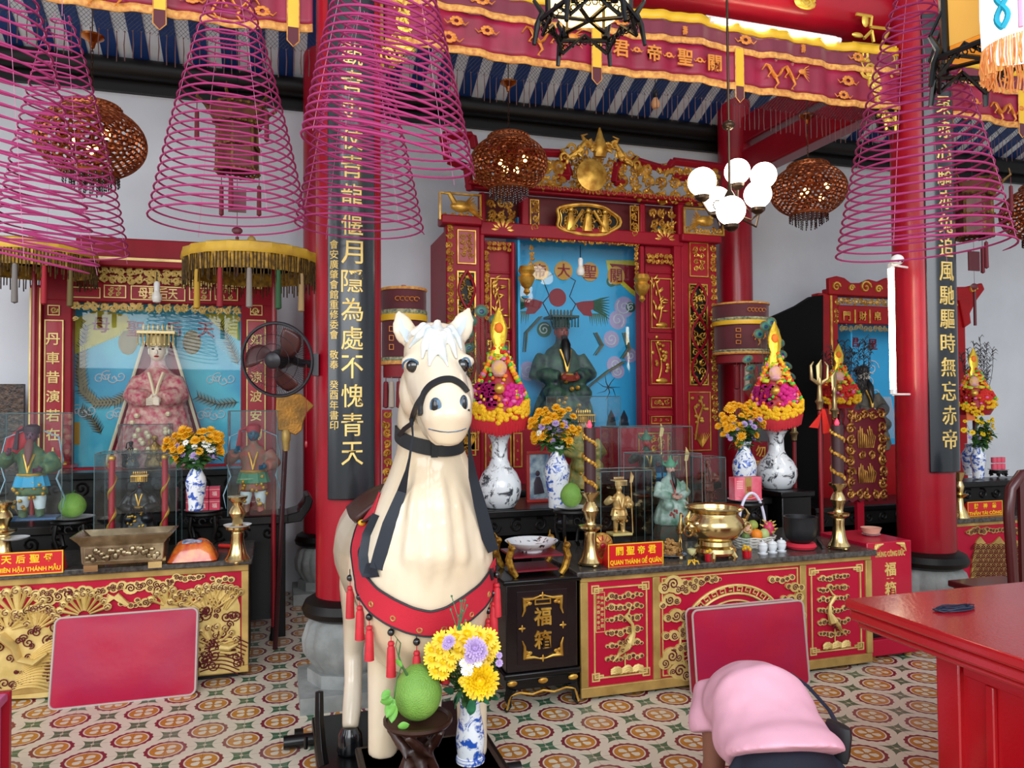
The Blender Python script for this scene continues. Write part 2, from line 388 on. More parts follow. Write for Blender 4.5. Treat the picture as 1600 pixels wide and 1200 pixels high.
# red round beam between the columns, and others in line with it
LCX = P(545, 650, 4.4).x; RCX = P(1444, 650, 4.4).x; CY = 4.4; CR = .18
m = MB(); zb = P(1240, 40, 4.55).z+.20
m.tube([(-7, 4.62, zb), (12, 4.62, zb)], .2, 24)
struct(m.obj('trim_2', RED), 'thick red round beam above the banners')
za = P(1262, 226, 5.5).z
for i, X in enumerate((LCX, RCX)):
    m = MB(); m.box(X-.09, X+.09, CY+.1, WY, za, za+.26); m.box(X-.07, X+.07, CY+.1, WY, za+.33, za+.6)
    struct(m.obj('trim_%d' % (3+i), RED, bevel=.02), 'red cross beam running back to the wall')
BCY = 6.62
for nm, X, Y, r, lab in (('column', LCX, CY, CR, 'red round column beside the white horse'), ('column', RCX, CY, CR+.01, 'red round column beside the red donation box'),
                    ('column', LCX-.02, BCY, .16, 'red round column against the back wall behind the horse'), ('column', P(1150, 450, BCY).x, BCY, .16, 'red round column right of the main shrine')):
    m = MB(); m.lathe([(r, .50), (r, 4.9)], 40, (X, Y, 0)); c = m.obj('column', RED)
    struct(c, lab); WORLD[c.name] = Vector()
    m = MB(); R = r*1.0
    m.lathe([(R*1.05, .545), (R*1.32, .52), (R*1.42, .48), (R*1.36, .45), (R*1.15, .43)], 36, (X, Y, 0)); m.obj('base_ring', BLKWOOD, c)
    m = MB(); m.lathe([(R*1.0, .44), (R*1.28, .40), (R*1.42, .32), (R*1.38, .24), (R*1.1, .17), (R*1.05, .155)], 64, (X, Y, 0), 16, .06)
    m.mi = 0; m.lathe([(R*1.25, .155), (R*1.25, .085), (R*1.25, .08)], 8, (X, Y, 0)); m.box(X-R*1.5, X+R*1.5, Y-R*1.5, Y+R*1.5, 0, .085)
    m.obj('stone_base', STONE, c)
def couplet(X, Y, r, text, px, y_first, y_last, y_bot, lab, side=None):
    t = thing('couplet_board', lab, 'sign', (X, Y, 1.08)); R = r+.03
    m = MB(); zb = P(px, y_bot, Y-r).z; zt = 4.3; n = 16; ha = .66
    o = [(q*math.sin(a), -q*math.cos(a)) for q, aa in ((R, 1), (r+.003, -1)) for a in [(-ha+2*ha*i/n)*aa for i in range(n+1)]]
    m.loft([[(X+x, Y+y, z) for x, y in o] for z in (zb, zt)]); m.obj('board', PLATE, t, bevel=.006)
    m = MB(); z0 = P(px, y_last, Y-r).z; z1 = P(px, y_first, Y-r).z; k = len(text); st = (z1-z0)/(k-1); m.T = Matrix.Translation((X, Y, 0))
    for i, ch in enumerate(text): write(m, ch, (0, 0, z1-i*st), st*.80, st*.74, .004, R+.002, .004)
    m.obj('lettering', GPAINT, t, label='raised gold characters')
    if side:
        m = MB(); m.T = Matrix.Translation((X, Y, 0)); ys, ye, s2 = side; z1 = P(px, ys, Y-r).z; z0 = P(px, ye, Y-r).z
        for i, ch in enumerate(s2):
            if ch != ' ': write(m, ch, (-.097, 0, z1+(z0-z1)*i/(len(s2)-1)), .048, .046, .003, R+.002, .0)
        m.obj('small_lettering', GPAINT, t, label='small gold dedication characters')
couplet(LCX, CY, CR, '觀青史仗青龍偃月隱為處不愧青天', 551, 708-14*44.3, 708, 780, 'black curved board with gold characters on the column by the horse', (384, 664, '會安廣肇會館重修委會 敬奉 癸酉年書印'))
couplet(RCX, CY, CR+.01, '秉赤心騎赤兔追風馳驅時無忘赤帝', 1478, 686-14*37, 686, 738, 'black curved board with gold characters on the column near the red table')
# ================================================================ statues
def deity(name, lab, loc, h, robe, face, hat, trim=GOLD, beard=None, stand=False, hatstyle='crown', sleeve=None, group=None, cat='statue', spear=None, rot=0, skirtc=None, aline=False):
    t = thing(name, lab, cat, loc, group, rot); b = MB(); k = h
    if stand:
        for s in (-1, 1):
            b.limb([((s*.085*k, 0, 0), .05*k, .075*k), ((s*.08*k, 0, .04*k), .045*k, .05*k), ((s*.075*k, 0, .22*k), .055*k, .058*k), ((s*.06*k, 0, .42*k), .075*k, .075*k)], 10)
        b.limb([((0,0,.25*k), .17*k, .11*k), ((0,0,.38*k), .15*k, .11*k), ((0,0,.52*k), .125*k, .095*k), ((0,0,.66*k), .155*k, .1*k), ((0,0,.74*k), .12*k, .075*k), ((0,0,.79*k), .05*k, .05*k), ((0,0,.84*k), .045*k, .05*k)], 14)
        A = [((.16, .02, .70), (.25, -.02, .56), (.15, -.14, .54)), ((-.16, .02, .70), (-.27, .0, .60), (-.2, -.13, .70))]
    else:
        b.lathe([(.30*k, 0), (.31*k, .06*k), (.27*k, .22*k), (.22*k, .32*k), (.16*k, .40*k)], 24, (0, -.03*k, 0), 12, .08, sx=1, sy=.8)
        b.ell((-.13*k, -.14*k, .30*k), (.1*k, .13*k, .09*k)); b.ell((.13*k, -.14*k, .30*k), (.1*k, .13*k, .09*k))
        b.limb([((0,.02*k,.2*k), .22*k, .16*k), ((0,.02*k,.42*k), .165*k, .13*k), ((0,.02*k,.6*k), .19*k, .125*k), ((0,.02*k,.70*k), .14*k, .09*k), ((0,.01*k,.76*k), .055*k, .055*k), ((0,0,.82*k), .05*k, .055*k)], 14)
        A = [((.18, .02, .65), (.27, -.03, .48), (.09, -.19, .45)), ((-.18, .02, .65), (-.27, -.03, .48), (-.09, -.19, .45))]
        if aline:
            A = [((s*.12, .0, .66), (s*.17, -.06, .53), (s*.05, -.17, .50)) for s in (1, -1)]; b = MB()
            b.lathe([(.33*k, 0), (.32*k, .03*k), (.26*k, .25*k), (.20*k, .48*k), (.165*k, .60*k), (.14*k, .68*k), (.06*k, .75*k), (.05*k, .82*k)], 30, (0, 0, 0), 15, .07, sy=.72)
    for a in A:
        q = [Vector(p)*k for p in a]
        b.tube([q[0], (q[0]+q[1])/2, q[1], (q[1]+q[2])/2, q[2]], [.06*k, .065*k, .068*k, .075*k, .06*k], 9)
    zc = .90*k if stand else .865*k; rr = (.062*k, .07*k, .085*k)
    b.ell((0, -.005*k, zc), rr, 14, 10)
    fuse(b, max(.006, .016*k), 3).obj('body', robe, t, local=True)
    f = MB(); f.ell((0, -.018*k, zc-.004*k), (rr[0]*.98, rr[1]*.98, rr[2]*.93), 16, 12)
    f.ell((0, -.018*k-rr[1], zc-.012*k), (.012*k, .016*k, .02*k), 6, 5)
    for s in (-1, 1): f.ell((s*rr[0], 0, zc), (.01*k, .018*k, .028*k), 6, 5)
    f.mi = 1
    for s in (-1, 1):
        f.ell((s*.024*k, -.018*k-rr[1]*.93, zc+.012*k), (.011*k, .006*k, .006*k), 6, 4); f.box(s*.024*k-.014*k, s*.024*k+.014*k, -.02*k-rr[1]*.93, -.012*k-rr[1]*.9, zc+.026*k, zc+.031*k)
    f.mi = 2; f.ell((0, -.018*k-rr[1]*.9, zc-.042*k), (.018*k, .008*k, .007*k), 6, 4)
    f.obj('face', [face, BLACK, RED], t, local=True)
    hd = MB(); i = 0
    for a in A:
        q = Vector(a[2])*k; e = Vector(a[1])*k; d = (q-e).normalized(); hd.ell(q+d*.04*k, (.028*k, .04*k, .03*k), 8, 6)
        for j in range(4): hd.tube([q+d*.06*k+Vector((0,0,(j-1.5)*.013*k)), q+d*.095*k+Vector((0,0,(j-1.5)*.013*k)), q+d*.1*k+Vector((.02*k*(-1 if a[2][0] > 0 else 1), -.01*k, (j-1.5)*.013*k))], .0075*k, 5)
        hd.tube([q+d*.04*k+Vector((0,-.01*k,.025*k)), q+d*.06*k+Vector((0,-.012*k,.045*k))], .009*k, 5)
    hd.obj('hands', face, t, local=True)
    c = MB(); zt = zc+.05*k
    if hatstyle == 'crown':
        c.lathe([(.075*k, -.02*k), (.082*k, .02*k), (.07*k, .07*k)], 14, (0, 0, zt)); c.box(-.13*k, .13*k, -.12*k, .12*k, zt+.075*k, zt+.095*k)
        for i in range(9): c.tube([(-.12*k+i*.03*k, -.115*k, zt+.08*k), (-.12*k+i*.03*k, -.115*k, zt-.0*k)], .006*k, 4); c.ell((-.12*k+i*.03*k, -.115*k, zt-.005*k), .009*k, 5, 4)
        for i in range(7): c.ell((-.1*k+i*.033*k, 0, zt+.13*k), (.012*k, .012*k, .03*k), 5, 4)
    elif hatstyle == 'helmet':
        c.lathe([(.082*k, -.02*k), (.088*k, .01*k), (.07*k, .06*k), (.03*k, .10*k), (.01*k, .16*k), (0, .17*k)], 14, (0, 0, zt))
        for s in (-1, 1): c.tube([(s*.07*k, 0, zt), (s*.12*k, .01*k, zt+.03*k), (s*.13*k, .01*k, zt+.09*k)], [.02*k, .018*k, .004*k], 6)
    else:
        c.lathe([(.074*k, -.03*k), (.082*k, 0), (.078*k, .05*k), (.05*k, .075*k), (0, .08*k)], 14, (0, .01*k, zt)); c.tube([(-.08*k, .02*k, zt+.03*k), (-.15*k, .03*k, zt), (-.17*k, .03*k, zt-.2*k)], [.02*k, .016*k, .03*k], 6)
    c.obj('headdress', hat, t, local=True)
    e = MB(); R = random.Random(int(h*1000))
    for s in (-1, 1):
        e.tube([(s*.05*k, -.10*k, .70*k), (s*.02*k, -.135*k, .6*k), (0, -.14*k, .5*k)], .012*k, 5)
    e.tube([(.17*k*math.cos(a)*(.8 if stand else 1), .02*k-.125*k*math.sin(a), .47*k) for a in [PI*j/10 for j in range(11)]], .018*k, 6)
    for j in range(16):
        x = R.uniform(-.15, .15)*k; z = R.uniform(.08, .42)*k; e.ell((x, (-.17 if not stand else -.1)*k-(.06*k if not stand and z < .36*k else 0), z), (.022*k, .03*k, .022*k), 6, 4)
    e.obj('embroidery', trim, t, local=True)
    if beard:
        d = MB(); d.limb([((0, -.07*k, zc-.04*k), .03*k, .015*k), ((0, -.12*k, zc-.12*k), .045*k, .02*k), ((0, -.15*k, zc-.24*k), .03*k, .014*k), ((0, -.15*k, zc-.32*k), .006*k, .006*k)], 10); d.obj('beard', beard, t, local=True)
    if spear:
        d = MB(); d.rod((.22*k, -.16*k, 0), (.2*k, -.14*k, 1.08*k), .012*k); d.prism([(.2*k-.03*k, 1.0*k), (.2*k+.03*k, 1.0*k), (.2*k+.06*k, 1.12*k), (.2*k, 1.22*k)], -.15*k, -.135*k); d.obj('halberd', spear, t, local=True)
    if sleeve:
        d = MB()
        for s in (-1, 1): d.tube([(s*.1*k, .06*k, .95*k), (s*.26*k, .03*k, .88*k), (s*.31*k, 0, .62*k), (s*.25*k, -.02*k, .42*k), (s*.33*k, 0, .2*k), (s*.3*k, -.03*k, .05*k)], [.02*k]*5+[.006*k], 6, flat=.35)
        d.obj('ribbon', sleeve, t, local=True)
    if skirtc:
        d = MB(); d.lathe([(.10*k, .52*k), (.16*k, .45*k), (.19*k, .34*k)], 20, (0, 0, 0), 10, .1, sy=.75); d.obj('apron', skirtc, t, local=True)
    return t
# ================================================================ main shrine
SKY = mat('shrine_blue', '#34B4EE', .55, var=.08, vscale=3)
SKY2 = mat('shrine_teal', '#58CDE0', .5, col2='#38A8D0', vscale=4)
DGREEN = mat('painted_green', '#2E6B4E', .5, var=.2); LILAC = mat('painted_lilac', '#B9A8D2', .6); PBROWN = mat('painted_tan', '#A89468', .6, var=.3, vscale=20)
ORANGE = mat('painted_orange', '#D89A2C', .5)
INK = mat('painted_ink', '#232B3C', .6)
YELP = mat('painted_yellow', '#E2CF3A', .6, var=.15, vscale=20)
def disc(m, cx, cz, r, y, n=24, d=.004, sz=1): m.prism([(cx+r*math.cos(2*PI*i/n), cz+r*sz*math.sin(2*PI*i/n)) for i in range(n)], y-d, y)
SY = 6.2
shrine = thing('shrine', 'tall red and gold carved shrine with a blue painted niche behind the main altar', 'shrine', (P(910, 600, SY).x, SY, 0))
def panel_box(m, px0, py0, px1, py1, Y0, Y1):
    x0, x1, z0, z1 = RECT(px0, py0, px1, py1, Y0); m.box(x0, x1, Y0, Y1, z0, z1); return x0, x1, z0, z1
m = MB(); JIT = 0
for a in ((698, 345, 752, 900), (1067, 372, 1121, 900), (1056, 378, 1068, 900), (751, 365, 759, 900), (800, 378, 806, 700), (1002, 384, 1009, 700),
          (751, 355, 1068, 376), (735, 298, 1130, 309), (800, 668, 1010, 900), (751, 300, 759, 360), (816, 306, 827, 360), (1000, 318, 1009, 372), (1060, 318, 1069, 372)): JIT = (JIT+.0017) % .013; panel_box(m, *a, SY-JIT, SY+.1+JIT)
panel_box(m, 690, 336, 754, 350, SY-.07, SY+.1); panel_box(m, 1066, 366, 1128, 378, SY-.07, SY+.1); panel_box(m, 733, 296, 1132, 303, SY-.06, SY+.1)
X0, X1, _, zt = RECT(698, 340, 1121, 600, SY)
m.box(X0, X0+.04, SY, WY, .3, 3.05); m.box(X1-.04, X1, SY, WY, .3, 3.05)
m.obj('frame', RED2, shrine, bevel=.012)
m = MB(); x0, x1, z0, z1 = RECT(757, 305, 1062, 362, SY); m.box(x0, x1, SY+.16, SY+.2, z0, z1); m.obj('upper_backing', DRED, shrine)
for a, b in (((757, 805), 'left'), ((1008, 1058), 'right')):
    m = MB(); x0, x1, z0, z1 = RECT(a[0], 378, a[1], 720, SY+.08); m.box(x0, x1, SY+.06, SY+.1, z0, z1)
    for py0, py1 in ((425, 520), (528, 602), (617, 640), (647, 664), (672, 720)):
        q = RECT(a[0]+5, py0, a[1]-5, py1, SY+.06); fillet(m, q[0], q[1], q[2], q[3], SY+.06, .016, .015)
    d = m.obj('door', RED2, shrine, bevel=.004); m = MB()
    for i, (py0, py1) in enumerate(((435, 513), (532, 600), (621, 637), (650, 662), (676, 716))):
        q = RECT(a[0]+9, py0, a[1]-9, py1, SY+.05); fillet(m, q[0], q[1], q[2], q[3], SY+.05, .007)
        xc = (q[0]+q[1])/2; R = random.Random(i+a[0]); H = q[3]-q[2]
        if i < 2:
            pts = [(xc-.03+.03*math.sin(4*k/10), SY+.043, q[2]+.04+H*.85*k/10) for k in range(11)]; m.tube(pts, .007, 5)
            for k in range(22):
                p = pts[R.randint(2, 10)]; an = R.uniform(-.6, PI+.6); L = R.uniform(.03, .075)
                m.ell((p[0]+L*math.cos(an), SY+.04, p[2]+L*.7*math.sin(an)), (.03 if i == 0 else .017, .008, .009 if i == 0 else .017), 6, 4, Matrix.Rotation(-an*.6, 3, 'Y'))
            m.ell((xc, SY+.04, q[2]+.03), (.06, .012, .025), 8, 5)
        else: carve(m, q[0]+.02, q[1]-.02, q[2]+.02, q[3]-.02, SY+.05, .06, i, .2, 3)
    m.obj('door_relief', GOLD, d, label='gilded bamboo and blossom relief')
# pier panels
for n, (pa, tp) in enumerate(((( 698, 752), 0), ((1067, 1121), 20))):
    e = pa[0] if n == 0 else pa[1]-12; c0 = pa[0]+(16 if n == 0 else 9); c1 = c0+29
    m = MB(); q = RECT(e, 352+tp, e+12, 640+tp, SY); carve(m, q[0], q[1], q[2], q[3], SY, .065, 5+n, .3, 3); m.obj('edge_carving', GOLD, shrine)
    m = MB(); q = RECT(c0, 360+tp, c1, 413+tp, SY); m.box(q[0], q[1], SY-.012, SY, q[2], q[3]); pp = m.obj('pier_panel', RED, shrine)
    m = MB(); fillet(m, q[0], q[1], q[2], q[3], SY-.012, .008, .008); carve(m, q[0]+.03, q[1]-.03, q[2]+.05, q[3]-.03, SY-.012, .055, 8+n, .2, 4); m.obj('relief', GOLD, pp)
    m = MB(); q = RECT(c0, 424+tp, c1, 602, SY); m.box(q[0], q[1], SY-.006, SY, q[2], q[3]); pp = m.obj('pier_panel', BLKWOOD, shrine, label='dark backing of openwork carving')
    m = MB(); fillet(m, q[0], q[1], q[2], q[3], SY-.006, .012, .012); carve(m, q[0]+.01, q[1]-.01, q[2]+.01, q[3]-.01, SY-.01, .085, 11+n, .2, 4)
    m.mi = 1
    xc = (q[0]+q[1])/2; hw = (q[1]-q[0])*.42
    for s in (-1, 1): m.tube([(xc+s*hw*math.sin(3*PI*k/24), SY-.03, q[2]+(q[3]-q[2])*k/24) for k in range(25)], .012, 5)
    m.obj('relief', [GOLD, RED2], pp)
    m = MB(); q = RECT(c0-1, 612, c1+4, 704, SY); m.box(q[0], q[1], SY-.012, SY, q[2], q[3]); pp = m.obj('pier_panel', RED, shrine); m = MB(); fillet(m, q[0], q[1], q[2], q[3], SY-.012, .008, .008)
    xc = (q[0]+q[1])/2; m.tube([(xc-.05, SY-.02, q[2]+.1), (xc-.02, SY-.02, q[2]+.28), (xc+.03, SY-.02, q[2]+.40), (xc+.0, SY-.02, q[2]+.5)], .009, 5)
    m.tube([(xc-.02, SY-.02, q[2]+.28), (xc-.06, SY-.02, q[2]+.4)], .007, 5)
    R = random.Random(3)
    for k in range(14): m.ell((xc+R.uniform(-.075, .075), SY-.018, q[2]+R.uniform(.25, .52)), (.02, .01, .016), 6, 4)
    for k in range(9): m.tube([(xc+.02, SY-.018, q[2]+.03), (xc+.02+(k-4)*.012, SY-.02, q[2]+.1), (xc+.02+(k-4)*.022, SY-.018, q[2]+.16)], [.006, .005, .002], 4)
    m.obj('relief', GOLD, pp)
    # bird wing panel over the pier
    m = MB(); px = (686, 752) if n == 0 else (1068, 1131); q = RECT(px[0], 302+tp*1.2, px[1], 345+tp*1.1, SY-.04)
    fillet(m, q[0], q[1], q[2], q[3], SY-.03, .014, .02); s = -1 if n == 0 else 1; xc = (q[0]+q[1])/2; zc = (q[2]+q[3])/2
    m.ell((xc, SY-.06, zc), (.09, .035, .05), 10, 6); m.tube([(xc+s*.05, SY-.06, zc+.02), (xc+s*.10, SY-.07, zc+.10), (xc+s*.14, SY-.07, zc+.10)], [.025, .018, .006], 6)
    for k in range(9): m.tube([(xc-s*.02, SY-.05, zc), (xc-s*(.1+.01*k), SY-.06-.002*k, zc+.1-.025*k)], [.012, .005], 4)
    carve(m, q[0]+.02, q[1]-.02, q[2]+.01, q[2]+.07, SY-.04, .06, 30+n, .3, 3); m.obj('bird_carving', GOLD, shrine)
# carved upper compartments
for i, a in enumerate(((760, 312, 806, 370), (1015, 327, 1055, 384))):
    m = MB(); q = RECT(*a, SY+.04); carve(m, q[0], q[1], q[2]+.08, q[3], SY+.05, .075, 40+i, .3, 4)
    xc = (q[0]+q[1])/2
    for k in range(7): an = PI*k/6; m.ell((xc+.07*math.cos(an), SY+.0, q[2]+.05+.05*math.sin(an)), (.065, .015, .022), 8, 4, Matrix.Rotation(-an, 3, 'Y'))
    m.obj('upper_carving', GOLD, shrine)
for i, a in enumerate(((828, 312, 842, 361), (984, 322, 998, 370))): m = MB(); q = RECT(*a, SY); fillet(m, q[0], q[1], q[2], q[3], SY, .008); carve(m, q[0], q[1], q[2], q[3], SY, .07, 50+i, .3, 3); m.obj('upper_carving', GOLD, shrine)
q = RECT(868, 320, 965, 368, SY); xc = (q[0]+q[1])/2; zc = (q[2]+q[3])/2; hw = (q[1]-q[0])/2; hh = (q[3]-q[2])/2
def lobed(k): return [(xc+hw*k*(math.cos(a)+.09*math.cos(5*a)*math.cos(a)), zc+hh*k*(abs(math.sin(a))**.75*math.copysign(1, math.sin(a)))) for a in [2*PI*i/40 for i in range(40)]]
m = MB(); m.prism(lobed(.97), SY+.0, SY+.02); cart = m.obj('cartouche', BLKWOOD, shrine)
m = MB(); m.tube([(x, SY-.01, z) for x, z in lobed(1)], .014, 6, True); m.tube([(x, SY-.01, z) for x, z in lobed(.9)], .006, 5, True)
for dx in (-.16, 0, .16):
    m.limb([((xc+dx, SY-.01, zc-.10), .05, .03), ((xc+dx, SY-.02, zc), .035, .03), ((xc+dx, SY-.02, zc+.05), .02, .02)], 8); m.ell((xc+dx, SY-.03, zc+.075), .024, 8, 6)
m.tube([(xc-.17, SY-.03, zc-.1), (xc-.05, SY-.03, zc+.08)], .014, 5); m.tube([(xc+.17, SY-.03, zc-.1), (xc+.05, SY-.03, zc+.08)], .014, 5)
carve(m, xc-hw*.8, xc+hw*.8, zc-hh*.7, zc+hh*.7, SY, .075, 61, .2, 3); m.obj('figures', GOLD, cart, label='gilded figures inside a lobed frame')
# valance carvings round the niche and the doors, pendants
m = MB(); q = RECT(826, 369, 1000, 383, SY); carve(m, q[0], q[1], q[2], q[3], SY+.01, .055, 70, .3, 4); fillet(m, q[0], q[1], q[3]-.01, q[3]+.01, SY, .012); m.obj('valance', GOLD, shrine)
for i, a in enumerate(((826, 383, 836, 425), (990, 385, 1000, 445), (762, 378, 800, 392), (1010, 396, 1052, 412), (757, 392, 765, 500), (1052, 410, 1063, 515))): m = MB(); q = RECT(*a, SY); carve(m, q[0], q[1], q[2], q[3], SY+.01, .045, 71+i, .34, 4); m.obj('valance', GOLD, shrine)
for px, py in ((823, 440), (1003, 452)):
    c = P(px, py, SY-.08); m = MB(); m.lathe([(.0, .14), (.06, .13), (.075, .09), (.05, .06), (.075, .03), (.05, -.03), (.02, -.06), (.03, -.09), (0, -.12)], 10, c, 8, .15); m.obj('hanging_pendant', GOLD, shrine)
# crown
zA = P(740, 300, SY).z; m = MB()
L0 = P(695, 215, SY); R0 = P(1130, 300, SY); xm = P(925, 270, SY).x
outl = [(735, 299, 0), (740, 262), (700, 250), (692, 214), (738, 214), (742, 228), (790, 228), (800, 244)]
for seg in (((692, 212), (738, 212)), ((738, 212), (742, 232)), ((742, 232), (800, 236)), ((800, 236), (880, 240)), ((692, 212), (700, 250)), ((700, 250), (730, 262)), ((730, 262), (735, 298)), ((880, 240), (890, 275)), ((890, 275), (870, 275)),
            ((965, 255), (990, 250)), ((990, 250), (1030, 262)), ((1030, 262), (1045, 262)), ((1045, 262), (1052, 252)), ((1052, 252), (1135, 262)), ((1135, 262), (1130, 322)), ((965, 255), (960, 285)), ((960, 285), (975, 285)), ((1052, 275), (1090, 280)), ((760, 262), (800, 262)), ((800, 262), (805, 285))):
    a = P(*seg[0], SY); b = P(*seg[1], SY); m.tube([a, b], .040, 4, flat=1)
cr = m.obj('crown_fretwork', RED2, shrine, bevel=.006)
m = MB(); q = RECT(745, 240, 885, 296, SY); carve(m, q[0], q[1], q[2], q[3], SY, .13, 81, .34, 8); q = RECT(960, 258, 1125, 318, SY); carve(m, q[0], q[1], q[2], q[3], SY, .13, 82, .34, 8); q = RECT(890, 245, 962, 300, SY); carve(m, q[0], q[1], q[2], q[3], SY+.02, .1, 83, .3, 6)
q = RECT(735, 298, 1130, 306, SY); carve(m, q[0], q[1], q[2], q[3], SY-.05, .05, 84, .4, 1)
m.obj('crown_carving', GOLD, cr)
m = MB(); c = P(924, 274, SY-.06); R = MPP(924, 274, SY)*25
m.T = Matrix.Translation(c) @ Matrix.Rotation(PI/2, 4, 'X'); m.lathe([(0, -.01), (R, -.01), (R*1.0, .015), (R*.6, .035), (0, .045)], 32)
for k in range(30): a = 2*PI*k/30; m.rod((R*.98*math.cos(a), R*.98*math.sin(a), 0), (R*1.2*math.cos(a), R*1.2*math.sin(a), 0), .01, 4, .003)
m.obj('sun_disc', GOLD, cr, label='round gold disc with rays')
m = MB(); c = P(938, 236, SY-.05)
m.limb([((c.x, SY-.04, c.z-.05), .06, .04), ((c.x, SY-.05, c.z+.04), .07, .05), ((c.x, SY-.04, c.z+.12), .035, .03), ((c.x, SY-.04, c.z+.21), .008, .008)], 10)
for s in (-1, 1):
    m.tube([(c.x+s*.03, SY-.04, c.z), (c.x+s*.14, SY-.05, c.z+.07), (c.x+s*.2, SY-.05, c.z-.02), (c.x+s*.3, SY-.05, c.z-.09), (c.x+s*.36, SY-.05, c.z-.02), (c.x+s*.31, SY-.05, c.z+.0)], [.03, .03, .035, .03, .02, .008], 7)
    m.tube([(c.x+s*.14, SY-.05, c.z+.07), (c.x+s*.17, SY-.05, c.z+.12), (c.x+s*.12, SY-.05, c.z+.14)], [.02, .015, .005], 6)
    for k in range(5): m.tube(spiral(c.x+s*(.06+.07*k), c.z+.03-.03*k+.05*(k % 2), .045, 1.3, k, s, SY-.07, 12), [.016*(1-.06*i) for i in range(13)], 5); m.ell((c.x+s*(.08+.06*k), SY-.08, c.z-.03*k), (.035, .014, .018), 6, 4, Matrix.Rotation(s*(.5+k), 3, 'Y'))
m.obj('crest', GOLD, cr)
# painted niche
NY = 6.62
x0, x1, z0, z1 = RECT(803, 376, 1006, 672, NY); m = MB(); m.box(x0-.06, x1+.02, NY, NY+.03, z0-.4, z1+.1); m.box(x0-.06, x0-.04, SY+.1, NY, z0-.4, z1+.1); m.box(x1+.0, x1+.02, SY+.1, NY, z0-.4, z1+.1); m.box(x0, x1, SY, NY, z0-.42, z0-.38)
pnt = m.obj('niche_painting', SKY, shrine, label='bright blue painted back of the niche')
m = MB(); y = NY; pm = [ORANGE, RED2, DGREEN, LILAC, PBROWN, INK, WHT, YELP]
for px, py, ch in ((843, 423, '帝'), (880, 423, '大'), (921, 425, '聖'), (962, 431, '關')):
    c = P(px, py, y); m.mi = 0; disc(m, c.x, c.z, .088, y); m.mi = 0; disc(m, c.x, c.z, .088, y-.008); m.mi = 1; write(m, ch, (c.x, y-.014, c.z), .125, None, .003)
c = P(871, 465, y); m.mi = 1; disc(m, c.x, c.z, .085, y)
for s, px, py in ((-1, 832, 478), (1, 915, 481)):
    c = P(px, py, y); m.mi = 1; m.prism([(c.x+s*q[0], c.z+q[1]) for q in ((-.1, .04), (-.03, .06), (.08, .07), (.12, 0), (.05, -.02), (.07, -.08), (-.02, -.07), (-.08, -.01))], y-.004, y)
    m.mi = 2
    for k in range(9): m.prism([(c.x+s*(.03+.02*k), c.z-.05), (c.x+s*(.05+.02*k), c.z-.05), (c.x+s*(.045+.022*k), c.z-.15-.02*(k % 2))], y-.003, y)
    for k in range(8): m.tube([(c.x+s*.08, y-.004, c.z+.06-.01*k), (c.x+s*.16, y-.004, c.z+.09-.02*k), (c.x+s*.24, y-.004, c.z+.11-.03*k)], [.012, .009, .002], 4)
    m.mi = 5; m.tube([(c.x-s*.1, y-.004, c.z+.03), (c.x-s*.16, y-.004, c.z+.1), (c.x-s*.1, y-.004, c.z+.25), (c.x-s*.2, y-.004, c.z+.3)], .005, 4); m.tube([(c.x-s*.1, y-.004, c.z+.03), (c.x-s*.16, y-.004, c.z-.08), (c.x-s*.2, y-.004, c.z-.2)], .005, 4)
R = random.Random(9)
for px, py, r, k in ((975, 480, .1, 3), (965, 500, .09, 3), (955, 530, .08, 3), (985, 555, .07, 3), (960, 570, .08, 3), (965, 580, .07, 3), (825, 580, .09, 3), (985, 480, .05, 2), (850, 515, .07, 2), (955, 440, .05, 2)):
    c = P(px, py, y); m.mi = k; disc(m, c.x, c.z, r, y-R.uniform(0,.002)); m.mi = 6; m.tube(spiral(c.x, c.z, r*.8, 1.5, R.uniform(0, 6), 1, y-.006, 16), .006, 4)
for pts in (((975, 520), (982, 545), (972, 560)), ((845, 495), (822, 520), (820, 550)), ((975, 565), (950, 580), (925, 600), (905, 620)), ((930, 520), (940, 540), (930, 555))):
    m.mi = 4; m.tube([P(a, b, y-.002) for a, b in pts], [.05, .06, .04, .015][:len(pts)], 8, flat=.12)
    m.mi = 2; m.tube([P(a-3, b, y-.004) for a, b in pts], [.016, .02, .014, .006][:len(pts)], 6, flat=.2)
c = P(975, 442, y); m.mi = 7; m.prism([(P(a, b, y).x, P(a, b, y).z) for a, b in ((947, 407), (985, 407), (1002, 410), (1002, 470), (985, 458), (965, 440), (950, 425))], y-.004, y); m.mi = 1; m.prism([(P(a, b, y).x, P(a, b, y).z) for a, b in ((952, 412), (1002, 416), (1002, 462), (985, 450), (968, 434))], y-.007, y)
m.mi = 5
for k in range(7): a = P(950, 605, y); m.tube([a, a+Vector((.05*math.cos(k), 0, .05*math.sin(k))), a+Vector((.13*math.cos(k*.9), 0, .13*math.sin(k*.9)))], [.02, .016, .003], 4, flat=.2)
for px in (955, 975): c = P(px, 655, y); m.prism([(c.x-.05, c.z-.06), (c.x+.05, c.z-.06), (c.x+.035, c.z+.02), (c.x, c.z+.09), (c.x-.035, c.z+.02)], y-.003, y)
m.obj('painted_motifs', pm, pnt, label='painted dragons, clouds and red characters on gold discs')
